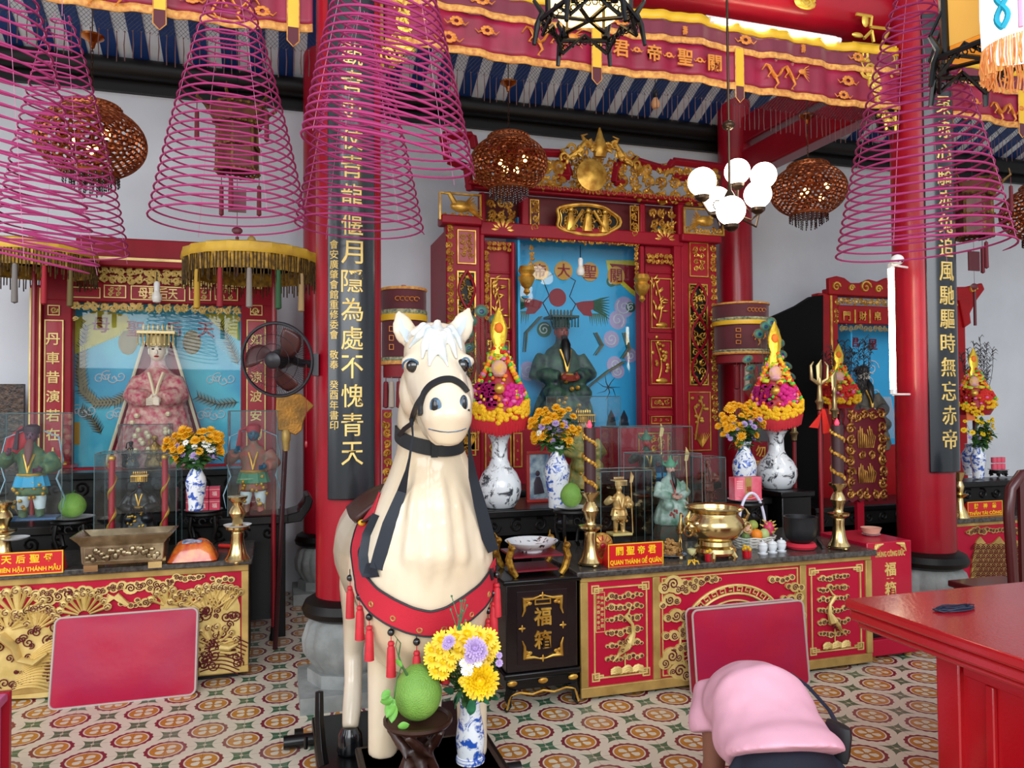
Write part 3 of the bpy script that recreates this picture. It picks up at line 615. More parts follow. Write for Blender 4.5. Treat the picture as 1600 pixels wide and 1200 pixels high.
# lower panels of the shrine
for a in ((715, 676, 743, 712), (757, 672, 798, 735), (801, 676, 815, 730), (996, 676, 1043, 722), (1050, 712, 1062, 735)):
    q = RECT(*a, SY); m = MB(); m.box(q[0], q[1], SY-.012, SY, q[2], q[3]); pp = m.obj('lower_panel', RED, shrine); m = MB(); fillet(m, q[0], q[1], q[2], q[3], SY-.012, .01, .01); carve(m, q[0]+.03, q[1]-.03, q[2]+.03, q[3]-.03, SY-.012, .07, a[0], .25, 4); m.obj('relief', GOLD, pp)
c = P(878, 650, 6.42)
ROBED = mat('deity_dark_robe', '#3A5E48', .5, col2='#1E2430', vscale=16); REDFACE = mat('red_face', '#8E3A2E', .45)
deity('seated_deity', 'dark robed red faced deity seated in the blue niche of the main shrine', (c.x, 6.42, c.z-.1), .98, ROBED, REDFACE, mat('hat_green', '#2F4A44', .5, var=.3), beard=BLACK)
x0, x1, z0, z1 = RECT(806, 384, 1002, 668, SY+.12); m = MB(); m.box(x0, x1, SY+.115, SY+.12, z0, z1); m.obj('glass_pane', GLASS, shrine)
def bulb(px, py, Y, top, lab, lit=False, sc_=1.0):
    c = P(px, py, Y); t = thing('light_bulb', lab, 'bulb', c)
    m = MB(); m.lathe([(0, -.055), (.025, -.048), (.036, -.025), (.034, 0), (.02, .03), (.016, .045)], 16, c); m.obj('glass_bulb', mat('bulb_glass', '#E9E4DA', .2) if not lit else mat('amber_bulb', '#D9A070', .3), t)
    m = MB(); m.lathe([(.02, .035), (.022, .09), (.012, .105)], 12, c); m.obj('socket', BLACK if lit else WHITEP, t)
    m = MB(); m.tube([c+Vector((0,0,.1)), c+Vector((0,0,top-c.z))], .004, 5); m.obj('cord', BLACK, t)
bulb(907, 422, SY-.1, P(905, 383, SY-.1).z, 'bare white bulb hanging in front of the main shrine niche')
bulb(1024, 160, 5.6, P(1024, 120, 5.6).z+.9, 'bare amber bulb hanging below the blue and white roof boards', True)
# ================================================================ left shrine
LY = 6.3
ls = thing('shrine', 'wide red shrine with a pale faced goddess behind the left altar', 'shrine', (P(240, 700, LY).x, LY, 0))
m = MB()
for a in ((62, 440, 111, 900), (376, 445, 426, 900), (62, 412, 426, 474), (118, 376, 432, 414), (111, 728, 376, 900)): JIT = (JIT+.0017) % .008; panel_box(m, *a, LY-JIT, LY+.1+JIT)
panel_box(m, 44, 445, 64, 900, LY-.04, LY+.4); panel_box(m, 120, 408, 430, 420, LY-.1, LY+.1); q = RECT(426, 450, 432, 800, LY); m.box(q[0], q[0]+.03, LY, WY, .4, 2.5)
m.obj('frame', mat('plum_red', '#8E0E20', .45, var=.15, spec=.2), ls, bevel=.01)
m = MB(); q = RECT(140, 420, 412, 446, LY-.05); carve(m, q[0], q[1], q[2], q[3], LY-.03, .062, 91, .36, 7); q = RECT(112, 473, 376, 490, LY); carve(m, q[0], q[1], q[2], q[3], LY+.01, .06, 92, .36, 7)
for i, a in enumerate(((113, 490, 122, 505), (368, 490, 376, 505))): q = RECT(*a, LY); carve(m, q[0], q[1], q[2], q[3], LY+.01, .06, 93+i, .3, 3)
for px in (45, 60): q = RECT(px, 450, px+2.5, 860, LY-.04); m.box(q[0], q[1], LY-.05, LY-.04, q[2], q[3])
q = RECT(120, 406, 428, 410, LY-.1); m.box(q[0], q[1], LY-.11, LY-.1, q[2], q[3]); m.obj('carving', PGOLD, ls)
for i, (a, s) in enumerate((((113, 449, 158, 466), ''), ((163, 446, 198, 466), '福'), ((205, 448, 290, 470), '母聖后天'), ((296, 450, 330, 470), '壽'), ((336, 450, 372, 470), '祿'))):
    q = RECT(*a, LY); m = MB(); m.box(q[0], q[1], LY-.015, LY, q[2], q[3]); p = m.obj('frieze_panel', RED2, ls); m = MB(); fillet(m, q[0], q[1], q[2], q[3], LY-.015, .007, .006)
    if len(s) > 1: write(m, s, ((q[0]+q[1])/2, LY-.02, (q[2]+q[3])/2), .085, (q[1]-q[0])*.72)
    elif s: carve(m, q[0]+.03, q[1]-.03, q[2]+.01, q[3]-.01, LY-.015, .05, i, .25, 4)
    m.obj('lettering', PGOLD, p)
for px, y0, st, s in ((84, 530, 33, '丹車昔演若在人'), (400, 530, 33, '如飛涼波安瀾海')):
    q = RECT(px-15, 500, px+15, 860, LY); m = MB(); m.box(q[0], q[1], LY-.015, LY, q[2], q[3]); p = m.obj('couplet_panel', RED, ls); m = MB(); fillet(m, q[0], q[1], q[2], q[3], LY-.015, .008, .006)
    for i, ch in enumerate(s): c = P(px, y0+st*i*.9, LY); write(m, ch, (c.x, LY-.02, c.z), .088)
    q = RECT(px-9, 477, px+10, 493, LY); fillet(m, q[0], q[1], q[2], q[3], LY-.005, .006); carve(m, q[0]+.01, q[1]-.01, q[2]+.01, q[3]-.01, LY-.005, .05, px, .25, 3); m.obj('lettering', PGOLD, p)
NY = 6.66
x0, x1, z0, z1 = RECT(108, 476, 378, 730, NY); m = MB(); m.box(x0-.06, x1+.06, NY, NY+.03, z0-.1, z1+.1); m.box(x0-.06, x0-.04, LY+.1, NY, z0-.1, z1+.1); m.box(x1+.04, x1+.06, LY+.1, NY, z0-.1, z1+.1); m.box(x0, x1, LY, NY, z0-.1, z0-.02)
pnt = m.obj('niche_painting', SKY2, ls, label='turquoise painted back of the niche')
m = MB(); y = NY; pm = [YELP, RED2, PBROWN, INK, WHT, ORANGE]
m.mi = 0
for pts in (((113, 500), (113, 545), (160, 535), (205, 508), (198, 492), (150, 485)), ((318, 490), (372, 492), (374, 532), (345, 515))): m.prism([(P(a, b, y).x, P(a, b, y).z) for a, b in pts], y-.004, y)
for k in range(24):
    a = P(115+k*3.8, 545-k*1.55, y); m.box(a.x-.007, a.x+.007, y-.006, y, a.z-.045, a.z)
m.mi = 1
for px, py, ch in ((158, 508, '母'), (212, 514, '聖'), (272, 514, '后'), (322, 516, '天')): c = P(px, py, y); write(m, ch, (c.x, y-.008, c.z), .12)
def plume(pts, w):
    m.mi = 2; q = [P(a, b, y-.003) for a, b in pts]; m.tube(q, [w*(.5+.5*math.sin(PI*(i+.6)/len(q))) for i in range(len(q))], 6, flat=.1)
    m.mi = 3
    for i in range(len(q)-1):
        for k in range(11):
            p = q[i].lerp(q[i+1], k/11); d = (q[i+1]-q[i]).normalized(); nn = Vector((-d.z, 0, d.x))
            for s in (-1, 1): m.mi = 2 if k % 2 else 3; m.tube([p, p+nn*s*w*1.5-d*w*1.1], [.006, .001], 3)
plume(((135, 510), (128, 545), (126, 580), (130, 610), (150, 630), (180, 628), (205, 615)), .035); plume(((345, 505), (360, 540), (372, 570)), .03); plume(((310, 620), (340, 632), (372, 628)), .03); plume(((128, 640), (145, 655), (158, 678)), .03)
m.mi = 2
for px in (200, 300): c = P(px, 535, y); m.ell((c.x, y-.004, c.z), (.07, .008, .1), 10, 6)
m.mi = 4
for px, py in ((172, 592), (345, 595), (125, 645), (330, 650), (190, 650)):
    c = P(px, py, y)
    for k in range(4): m.tube(spiral(c.x+(k-1.5)*.05, c.z+(k % 2)*.02, .045, 1.3, k, 1, y-.006, 14), .005, 4)
m.mi = 5; q = RECT(115, 660, 125, 695, y); m.box(q[0], q[1], y-.004, y, q[2], q[3])
for k in range(9): m.mi = 4; m.tube([P(330+k*3, 530+k*3, y-.004), P(350+k*2.5, 531+k*3, y-.004)], .002, 3)
m.obj('painted_motifs', pm, pnt, label='painted phoenix plumes, yellow drapes and red characters')
c = P(246, 728, 6.46); PINKR = mat('embroidered_pink', '#B03A56', .6, col2='#C9A79A', vscale=28)
deity('seated_goddess', 'pale faced goddess in a pink and crimson embroidered robe inside the left shrine', (c.x, 6.46, c.z), 1.02, PINKR, IVORY, mat('bead_crown', '#D2BC84', .4, .4), trim=mat('embroidery_cream', '#D9C8A8', .6), hatstyle='crown', aline=True)
gd = [o for o in COL.objects if o.name == 'seated_goddess'][0]; m = MB()
m.grid(lambda u, v: (c.x+(.10+.26*v+.03*math.sin(u*25)*v)*math.cos(PI*u)*1.0, 6.48+(.04+.10*v)*math.sin(PI*u), c.z+.96-.94*v), 40, 10); m.obj('cape', mat('crimson_cape', '#8A1430', .6, var=.25, vscale=20), gd, solid=.012)
m = MB()
for s in (-1, 1): m.tube([(c.x+s*(.10+.26*v), 6.47, c.z+.96-.94*v) for v in (0, .25, .5, .75, 1)], .012, 6)
m.obj('cape_trim', MATS['embroidery_cream'], gd)
x0, x1, z0, z1 = RECT(111, 475, 376, 728, LY+.12); g = MB(); g.box(x0, x1, LY+.115, LY+.12, z0, z1); g.obj('glass_pane', GLASS, ls)
bulb(245, 462, LY-.14, P(245, 425, LY-.14).z, 'bare white bulb hanging below the carved fascia of the left shrine')
# ================================================================ right shrine
RY = 6.3
rs = thing('shrine', 'red shrine with a scrolled top board partly behind the right column', 'shrine', (P(1400, 700, RY).x, RY, 0))
m = MB()
for a in ((1282, 458, 1300, 900), (1298, 458, 1313, 900), (1296, 455, 1510, 466), (1310, 480, 1500, 508), (1490, 460, 1512, 900), (1313, 695, 1490, 900)): JIT = (JIT+.0017) % .008; panel_box(m, *a, RY-JIT, RY+.1+JIT)
pts = [(1296, 460), (1295, 434), (1308, 431), (1320, 434), (1330, 442), (1345, 442), (1358, 436), (1372, 440), (1385, 434), (1440, 438), (1490, 448), (1510, 448), (1535, 442), (1539, 452), (1526, 470), (1516, 490), (1518, 505), (1508, 512), (1500, 470)]
m.prism([(P(a, b, RY-.03).x, P(a, b, RY-.03).z) for a, b in pts], RY-.03, RY+.02)
m.obj('frame', mat('shrine_red_lit', '#A81018', .42, var=.15, spec=.25), rs, bevel=.01)
m = MB()
for a in ((1306, 448, 6), (1352, 449, 8), (1372, 452, 5), (1330, 450, 4), (1520, 452, 6)): c = P(a[0], a[1], RY-.03); m.tube(spiral(c.x, c.z, a[2]*MPP(*a[:2], RY)*1.3, 1.4, 0, 1, RY-.035, 16), .012, 5)
q = RECT(1303, 466, 1496, 482, RY); carve(m, q[0], q[1], q[2], q[3], RY-.0, .07, 101, .3, 4); q = RECT(1303, 482, 1310, 506, RY); carve(m, q[0], q[1], q[2], q[3], RY, .06, 102, .3, 3)
for a in ((1300, 460, 1500, 464), (1298, 462, 1301, 700), (1334, 484, 1336, 505), (1357, 484, 1359, 505)): q = RECT(*a, RY); m.box(q[0], q[1], RY-.012, RY, q[2], q[3])
for px, ch in ((1322, '門'), (1347, '財'), (1370, '帛')): c = P(px, 494, RY); write(m, ch, (c.x, RY-.01, c.z), .09)
m.obj('carving', GOLD, rs)
x0, x1, z0, z1 = RECT(1310, 505, 1492, 700, NY); m = MB(); m.box(x0-.05, x1, NY, NY+.03, z0-.1, z1+.1); m.box(x0-.06, x0-.04, RY+.1, NY, z0-.1, z1+.1); pnt = m.obj('niche_painting', SKY, rs, label='bright blue painted back of the niche')
m = MB(); c = P(1363, 538, NY); m.mi = 0; write(m, '星', (c.x, NY-.006, c.z), .11); c2 = P(1335, 535, NY); write(m, '君', (c2.x, NY-.006, c2.z), .1); m.mi = 1
R = random.Random(4)
for k in range(6): c = P(1365+R.uniform(-10, 20), 575+k*20, NY); m.tube(spiral(c.x, c.z, .09, 1.5, k, 1, NY-.005, 18), .006, 4)
for k in range(14): m.tube([P(1372+k*1.5, 620, NY-.004), P(1378+k*1.5, 650, NY-.004), P(1372+k*2.5, 685, NY-.004)], .004, 3)
m.obj('painted_motifs', [RED2, WHT], pnt)
m = MB(); q = RECT(1312, 508, 1490, 520, RY); carve(m, q[0], q[1], q[2], q[3], RY+.02, .06, 111, .35, 3); m.obj('valance', PBROWN, rs)
c = P(1350, 690, 6.45); deity('seated_deity', 'black bearded deity in a grey brown robe seated in the right shrine', (c.x, 6.45, c.z-.08), .86, mat('grey_brown_robe', '#6E6658', .6, col2='#3E3A34', vscale=12), IVORY, BLACK, beard=BLACK, hatstyle='cap')
m = MB(); m.prism([(P(a, b, 6.0).x, P(a, b, 6.0).z) for a, b in ((1222, 492), (1236, 486), (1262, 474), (1284, 460), (1300, 458), (1300, 880), (1222, 880))], 6.12, 6.2); m.obj('side_wing', mat('dull_black', '#0A090A', .8, spec=.15), rs, label='black wooden wing with curved top')
# ================================================================ altars, tables, boxes
GROOVE = mat('groove_red', '#5E0F1A', .6)
R = random.Random(21)
def leafmass(m, pts, Y, gm=0, d=.012): m.mi = gm; m.prism([(P(a, b, Y).x, P(a, b, Y).z) for a, b in pts], Y-d, Y)
def curl(m, px, py, r, Y, turns=1.5, hand=1, a0=0, w=.0035, mi=1, d=.016):
    c = P(px, py, Y); m.mi = mi; m.tube(spiral(c.x, c.z, r, turns, a0, hand, Y-d, 18), w, 4)
def fan(m, px, py, r, a0, a1, n, Y, w=.02):
    c = P(px, py, Y)
    for k in range(n):
        a = a0+(a1-a0)*k/(n-1); e = (c.x+r*math.cos(a), Y-.014, c.z+r*math.sin(a)); m.mi = 0
        m.tube([(c.x+r*.25*math.cos(a), Y-.008, c.z+r*.25*math.sin(a)), (c.x+r*.7*math.cos(a), Y-.012, c.z+r*.7*math.sin(a)), e], [w*.5, w*.8, w], 6, flat=.5); m.ell(e, (w*1.15, .012, w*1.15), 8, 5)
        m.mi = 1; m.tube(spiral(e[0], e[2], w*.9, 1.2, a, 1, Y-.028, 9), .0025, 3)
def waves(m, x0, x1, z0, z1, Y, rows, k, seed=0, amp=.02):
    R = random.Random(seed); m.mi = 0
    for i in range(rows):
        for s in range(k):
            a = x0+(x1-x0)*s/k; b = x0+(x1-x0)*(s+1)/k; z = z0+(z1-z0)*i/rows
            m.tube([(a+(b-a)*t/8, Y-.012, z+amp*math.sin(PI*t/8)+R.uniform(-.003,.003)) for t in range(9)], [.004+.007*math.sin(PI*t/8) for t in range(9)], 5)
def altar(lab, x0, x1, Y, yb, top, dz=.035):
    t = thing('altar_table', lab, 'table', ((x0+x1)/2, Y, 0))
    m = MB(); m.box(x0-.03, x1+.02, Y-.03, yb, top-dz, top); m.obj('granite_top', GRANITE, t, bevel=.006)
    m = MB(); m.box(x0+.005, x1-.005, Y+.02, yb-.03, .03, top-dz); m.obj('body', BLKWOOD, t)
    m = MB(); m.box(x0+.06, x1-.06, Y+.05, yb-.08, 0, .03); m.obj('plinth', BLKWOOD, t)
    return t
# left altar
LAX1 = G(388, 1060).x; AL = altar('long black topped altar table with a gold carved front under the goddess shrine', -2.6, LAX1, 4.8, 5.42, .70); Y = 4.8
m = MB(); m.box(-2.6, LAX1, Y, Y+.02, .035, .075); m.box(-2.6, LAX1, Y, Y+.02, .625, .665); m.box(LAX1-.04, LAX1, Y, Y+.02, .075, .625); m.obj('gilt_frame', GOLD2, AL, bevel=.004)
m = MB(); m.box(-2.6, LAX1-.04, Y+.01, Y+.02, .075, .625); fp = m.obj('front_panel', ALTRED, AL)
m = MB(); Y = 4.81
for px, py, w_, h_ in ((15, 925, .2, .05), (75, 926, .25, .05), (92, 930, .22, .09), (150, 922, .28, .06), (198, 915, .16, .08), (240, 912, .2, .07), (248, 922, .1, .09), (290, 903, .22, .05), (347, 903, .12, .06), (228, 938, .1, .06), (205, 943, .12, .05)): c = P(px, py, Y); cloud(m, c.x, c.z, w_, h_, Y, R)
leafmass(m, ((250, 960), (252, 930), (270, 938), (290, 946), (310, 940), (322, 925), (335, 920), (346, 935), (356, 920), (362, 915), (370, 930), (375, 945), (376, 1048), (312, 1054), (305, 1000)), Y)
fan(m, 326, 958, .16, .6, 2.7, 9, Y, .020); fan(m, 346, 962, .17, .9, 2.2, 8, Y, .020); fan(m, 262, 948, .1, .4, 2.6, 6, Y, .02); fan(m, 335, 1010, .12, .3, 3.4, 9, Y, .02); fan(m, 290, 950, .09, .6, 2.6, 6, Y, .02)
for k in range(40): curl(m, R.uniform(308, 372), R.uniform(940, 1045), R.uniform(.015, .035), Y, 1.5, R.choice((1, -1)), R.uniform(0, 6))
for k in range(9):
    m.mi = 1; m.tube([P(312+k*2+60*t/8, 1050-k*6-8*math.sin(PI*t/8)+t*.4, Y-.016) for t in range(9)], .0035, 4)
m.mi = 0; m.tube([P(345, 1010, Y-.02), P(358, 1012, Y-.03), P(372, 1006, Y-.02)], [.04, .035, .012], 8, flat=.5); m.tube([P(345, 1018, Y-.02), P(360, 1020, Y-.03), P(372, 1018, Y-.02)], [.02, .018, .006], 8, flat=.5)
fan(m, 132, 962, .125, .35, 2.8, 9, Y, .02); fan(m, 28, 965, .15, .3, 2.9, 9, Y, .024); fan(m, 55, 985, .12, .5, 2.4, 8, Y, .022); fan(m, 12, 985, .1, .3, 2.9, 7, Y, .022); fan(m, 62, 975, .1, .9, 2.2, 6, Y, .016)
m.mi = 0; leafmass(m, ((0, 975), (20, 965), (50, 975), (75, 980), (95, 965), (110, 960), (110, 1085), (60, 1090), (0, 1092)), Y, 0, .008)
m.tube([P(a, b, Y-.02) for a, b in ((-20, 1010), (5, 995), (22, 1010), (30, 1030), (55, 1035), (75, 1020))], [.06, .06, .05, .04, .045, .02], 10, flat=.4)
for k in range(16): m.mi = 0; m.tube([P(15+k*2+66*t/9, 1080-k*3.6-7*math.sin(PI*t/9)-k*t*.25, Y-.016) for t in range(10)], [.003+.006*math.sin(PI*t/9) for t in range(10)], 4)
for k in range(34): curl(m, R.uniform(0, 95), R.uniform(970, 1070), R.uniform(.012, .03), Y, 1.5, R.choice((1, -1)), R.uniform(0, 6))
for k in range(7): m.mi = 0; m.tube([P(200, 945, Y-.015), P(185, 938-k*1.5, Y-.02), P(168-k, 928+k*3, Y-.015)], [.012, .01, .003], 5)
# hidden stretch behind the cushion and beyond the frame carries the same carving
for k in range(22): c = P(120+k*9, 1000+R.uniform(-20, 60), Y); cloud(m, c.x, c.z, .2, .09, Y, R)
m.obj('relief', [PGOLD, GROOVE], fp, label='gilded relief of waves, fans and clouds')
# main altar
C0, C1 = G(910, 1100).x, G(1358, 1037).x; Y = 3.85; AC = altar('granite topped main altar table with three red and gold front panels', C0, C1, Y, 4.72, .70)
xa = P(1026, 980, Y).x; xb = P(1256, 970, Y).x
m = MB(); m.box(C0, C1, Y, Y+.02, .02, .075); m.box(C0, C1, Y, Y+.02, .635, .665)
for x in (C0, xa-.02, xb-.02, C1-.04): m.box(x, x+.045, Y, Y+.02, .075, .635)
m.obj('gilt_frame', GOLD2, AC, bevel=.004); Y2 = Y+.012
for k, (x0, x1) in enumerate(((C0+.045, xa-.02), (xa+.025, xb-.02), (xb+.025, C1-.04))):
    m = MB(); m.box(x0, x1, Y2, Y2+.01, .075, .635); fp = m.obj('front_panel', ALTRED, AC); m = MB(); zc = .355
    if k != 1:
        s = 1 if k == 0 else -1; xc = (x0+x1)/2; fret(m, x0+.02, x1-.02, .10, .615, Y2, .007, .045)
        for j, dz in enumerate((.19, .13, .07, .0, -.07, -.14)):
            m.mi = 0
            for q in (-.075, -.025, .025, .075): cloud(m, xc+.02*s+q, zc+dz, .06, .042, Y2, R, d=.008)
        cx = xc+s*.02; m.mi = 0
        m.tube([(cx+s*.045, Y2-.01, zc+.145), (cx+s*.02, Y2-.02, zc+.10), (cx+s*.0, Y2-.022, zc+.085), (cx+s*.04, Y2-.025, zc+.04), (cx+s*.045, Y2-.025, zc-.01), (cx+s*.02, Y2-.025, zc-.06)], [.003, .006, .014, .009, .013, .03], 7)
        m.tube([(cx+s*.04, Y2-.015, zc-.02), (cx+s*.0, Y2-.02, zc-.075), (cx-s*.045, Y2-.015, zc-.125)], [.02, .045, .01], 9, flat=.4)
        for j in range(7): m.tube([(cx-s*.02, Y2-.02, zc-.1), (cx-s*(.04+.006*j), Y2-.02, zc-.13-.004*j)], [.008, .003], 4)
        m.mi = 1
        for j in range(14): m.tube(spiral(cx+s*R.uniform(-.035, .03), zc-.07+R.uniform(-.03, .04), .012, .8, R.uniform(0, 6), s, Y2-.042, 6), .0022, 3)
        m.mi = 0
        m.tube([(cx-s*.0, Y2-.012, zc-.11), (cx-s*.0, Y2-.012, zc-.2)], .004, 5); waves(m, xc-.085+.02*s, xc+.11+.02*s, zc-.225, zc-.195, Y2, 4, 3, k, .01)
        if k == 0:
            bx = x0+.045; fillet(m, bx, bx+.055, .36, .575, Y2, .0035, .004)
            for j, ch in enumerate('敬奉萬年會館'): write(m, ch, (bx+.038, Y2-.004, .545-.03*j), .02, None, .002)
            for j, ch in enumerate('歲次癸酉年春立'): write(m, ch, (bx+.016, Y2-.004, .55-.027*j), .018, None, .002)
    else:
        for px, py, w_, h_ in ((1050, 915, .13, .1), (1045, 940, .1, .08), (1055, 965, .12, .1), (1052, 995, .12, .09), (1048, 1030, .1, .12), (1060, 1050, .1, .1), (1070, 920, .12, .08), (1085, 908, .16, .06), (1110, 905, .12, .05), (1220, 905, .16, .06), (1240, 915, .1, .08), (1235, 935, .12, .08), (1242, 965, .1, .1), (1240, 1000, .1, .1), (1065, 1010, .12, .06), (1075, 985, .1, .06), (1240, 1030, .1, .1)):
            c = P(px, py, Y2); cloud(m, c.x, c.z, w_, h_, Y2, R)
        c = P(1146, 990, Y2); m.mi = 0
        for rr, ww in ((.345, .008), (.29, .008), (.245, .006)): m.tube([(c.x+rr*math.cos(2*PI*i/56), Y2-.006, c.z-.02+rr*math.sin(2*PI*i/56)*.86) for i in range(56)], ww, 5, True)
        for i in range(36):
            a = 2*PI*i/36; b = a+.1; q = lambda r, t: (c.x+r*math.cos(t), Y2-.008, c.z-.02+.86*r*math.sin(t))
            m.tube([q(.3, a), q(.333, a), q(.333, b), q(.31, b), q(.31, a+.04)], .005, 4)
        for i in range(70):
            a = R.uniform(.05, PI-.05); r = R.uniform(.03, .235); cloud(m, c.x+r*math.cos(a), c.z-.02+.86*r*math.sin(a), .04, .04, Y2, R, d=.01)
        fillet(m, x0+.012, x1-.012, .085, .625, Y2, .006)
    m.obj('relief', [PGOLD, GROOVE], fp, label='gilded relief of clouds' + (' and a standing crane' if k != 1 else ' round a fret medallion'))
# right altar
Y = 4.8; A3 = altar('small altar table with a gold wave panel at the far right', 5.08, 6.7, Y, 5.16, .665)
m = MB(); m.box(5.08, 6.7, Y, Y+.02, .035, .07); m.box(5.08, 6.7, Y, Y+.02, .60, .63); m.box(5.08, 5.13, Y, Y+.02, .07, .6); m.obj('gilt_frame', GOLD2, A3, bevel=.004)
m = MB(); m.box(5.13, 6.7, Y+.01, Y+.02, .07, .6); fp = m.obj('front_panel', ALTRED, A3); m = MB(); Y += .01
leafmass(m, ((1515, 905), (1518, 875), (1524, 845), (1530, 838), (1540, 850), (1550, 848), (1560, 838), (1568, 848), (1580, 842), (1600, 848), (1600, 990), (1515, 990)), Y)
for i in range(9):
    for j in range(14):
        c = P(1522+j*8+(i % 2)*4, 858+i*7, Y); m.mi = 1
        for r in (.045, .03, .016): m.tube([(c.x+r*math.cos(a), Y-.014, c.z+r*math.sin(a)) for a in [PI*t/8 for t in range(9)]], .003, 3)
for px in (1520, 1535, 1560, 1590): c = P(px, 829, Y); cloud(m, c.x, c.z, .16, .06, Y, R)
m.obj('relief', [GOLD2, GROOVE], fp)
# black side tables behind the altars
def btable(lab, x0, x1, y0, y1, top, th=.05, curlx=None, name='side_table'):
    t = thing(name, lab, 'table', ((x0+x1)/2, (y0+y1)/2, 0)); m = MB(); m.box(x0, x1, y0, y1, top-th, top)
    if curlx is not None: m.prism([(x1-.02, top-th), (x1+.08, top-th+.01), (x1+.14, top+.03), (x1+.16, top+.09), (x1+.135, top+.13), (x1+.10, top+.12), (x1+.10, top+.08), (x1+.06, top+.02), (x1-.02, top)], y0, y1)
    m.obj('table_top', BLACK, t, bevel=.008)
    m = MB(); m.box(x0+.05, x1-.05, y0+.04, y0+.06, top-th-.12, top-th)
    for k in range(int((x1-x0)/.16)): xx = x0+.1+k*.16; m.tube(spiral(xx, top-th-.06, .05, 1.4, k, 1 if k % 2 else -1, y0+.035, 12), .008, 4)
    m.obj('apron', BLKWOOD, t)
    for xx in (x0+.06, x1-.06):
        for yy in (y0+.06, y1-.06): m = MB(); m.bx((xx, yy, (top-th)/2), (.07, .07, top-th)); m.obj('leg', BLKWOOD, t, bevel=.006)
    m = MB(); m.box(x0+.05, x1-.05, y1-.03, y1-.01, .05, top-th); m.obj('back_panel', BLACK, t)
    return t
zt = P(445, 803, 5.6).z; btable('long black table with curled ends standing behind the left altar', -2.4, P(452, 800, 5.6).x, 5.54, 5.9, zt, .06, 1)
zt = P(240, 735, 6.0).z; btable('tall black table in front of the goddess shrine', -2.2, P(378, 740, 6.0).x, 5.95, 6.2, zt)
BT = P(770, 794, 5.0).z; btable('black table carrying the vases behind the main altar', P(742, 790, 5.0).x, P(1190, 790, 5.0).x, 4.86, 5.5, BT)
B2 = P(800, 765, 5.7).z; btable('black raised table against the foot of the main shrine', P(752, 765, 5.7).x, P(1120, 765, 5.7).x, 5.62, 6.1, B2)
zt = P(1290, 790, 5.6).z; btable('black table in front of the right shrine', P(1262, 790, 5.6).x, P(1400, 790, 5.6).x+1.2, 5.5, 6.05, zt)
zt = P(1545, 748, 5.35).z; btable('black table holding vases at the far right', 5.45, 7.2, 5.18, 5.48, zt)
# black pedestal below the right landscape vase
PZ = P(1220, 764, 4.95).z; q = P(1196, 764, 4.95).x, P(1244, 764, 4.95).x
m = MB(); m.box(q[0]+.02, q[1], 4.78, 5.04, .0, PZ-.04); m.box(q[0], q[1]+.02, 4.76, 5.06, PZ-.04, PZ); tag(m.obj('pedestal', BLACK, bevel=.006), 'square black pedestal under the right ink landscape vase', 'pedestal')
# leaning kneeling cushions
PIPE = mat('grey_piping', '#B9A7A0', .6); VINYL = mat('red_vinyl', '#B40E30', .42, spec=.3, col2='#A41440', vscale=3, bump=.45, bscale=7)
def cushion(lab, x0, x1, yb, yt, H, th):
    t = thing('kneeling_cushion', lab, 'cushion', ((x0+x1)/2, yb, 0)); an = math.atan2(yt-yb, H); m = MB()
    m.T = Matrix.Translation(((x0+x1)/2, yb, .004)) @ Matrix.Rotation(-an, 4, 'X'); w2 = (x1-x0)/2; r = .03
    def ring(y, gr=0):
        o = []
        for cx, cz, a0 in ((w2-r, H-r, 0), (-w2+r, H-r, PI/2), (-w2+r, r, PI), (w2-r, r, 1.5*PI)):
            for k in range(5): a = a0+PI/2*k/4; o.append(((cx)+(r+gr)*math.cos(a), y, cz+(r+gr)*math.sin(a)))
        return o
    T0 = m.T
    def face(y, s):
        def fn(u, v):
            X = (u*2-1)*(w2-.004); Z = .004+v*(H-.008); b = (1-(2*u-1)**4)*(1-(2*v-1)**4)
            return (X, y-s*.016*b-s*.006*b*noise.noise((X*5, Z*5, x0)), Z)
        m.grid(fn, 26, 18)
    m.loft([ring(0), ring(th)], False); face(0, 1); face(th, -1); m.obj('pad', VINYL, t)
    m = MB(); m.T = T0; m.tube(ring(0, .002), .006, 6, True); m.tube(ring(th, .002), .006, 6, True); m.obj('piping', PIPE, t)
a = G(78, 1108); b = G(305, 1083); cushion('red vinyl kneeling cushion leaning on the left altar front', a.x, b.x, a.y-.02, 4.735, P(190, 958, 4.70).z, .055)
a = G(1082, 1087); b = G(1265, 1070); cushion('red vinyl kneeling cushion leaning on the main altar front', a.x, b.x, a.y-.06, 3.75, P(1170, 945, 3.77).z, .07)
# table signs
def sign(lab, px0, px1, pyt, pyb, Y, cn, vn):
    a = P(px0, pyb, Y); b = P(px1, pyt, Y); xc = (a.x+b.x)/2; w2 = (b.x-a.x)/2; zb = P((px0+px1)/2, pyb, Y).z; zt = P((px0+px1)/2, pyt, Y).z; H = zt-zb
    t = thing('name_plate', lab, 'sign', (xc, Y, zb)); m = MB(); m.prism([(0, 0), (0.10, 0), (.012, H), (0, H)], -w2, w2); m.T = Matrix()
    V = [Vector((xc+v.y, Y+v.x, zb+v.z)) for v in m.V]; m.V = V; m.obj('plate', mat('sign_red', '#C8161E', .35), t, bevel=.003)
    m = MB(); fillet(m, xc-w2, xc+w2, zb, zb+H, Y-.0005, .006, .002); m.obj('border', YEL, t)
    m = MB(); n = len(cn)
    for i, ch in enumerate(cn): write(m, ch, (xc+(i-(n-1)/2)*w2*1.56/n, Y-.001, zb+H*.69), H*.36, None, .002, None, .022)
    write(m, vn, (xc, Y-.001, zb+H*.26), H*.34, w2*1.86, .002, None, .03); m.obj('lettering', mat('sign_yellow', '#F4C416', .4), t)
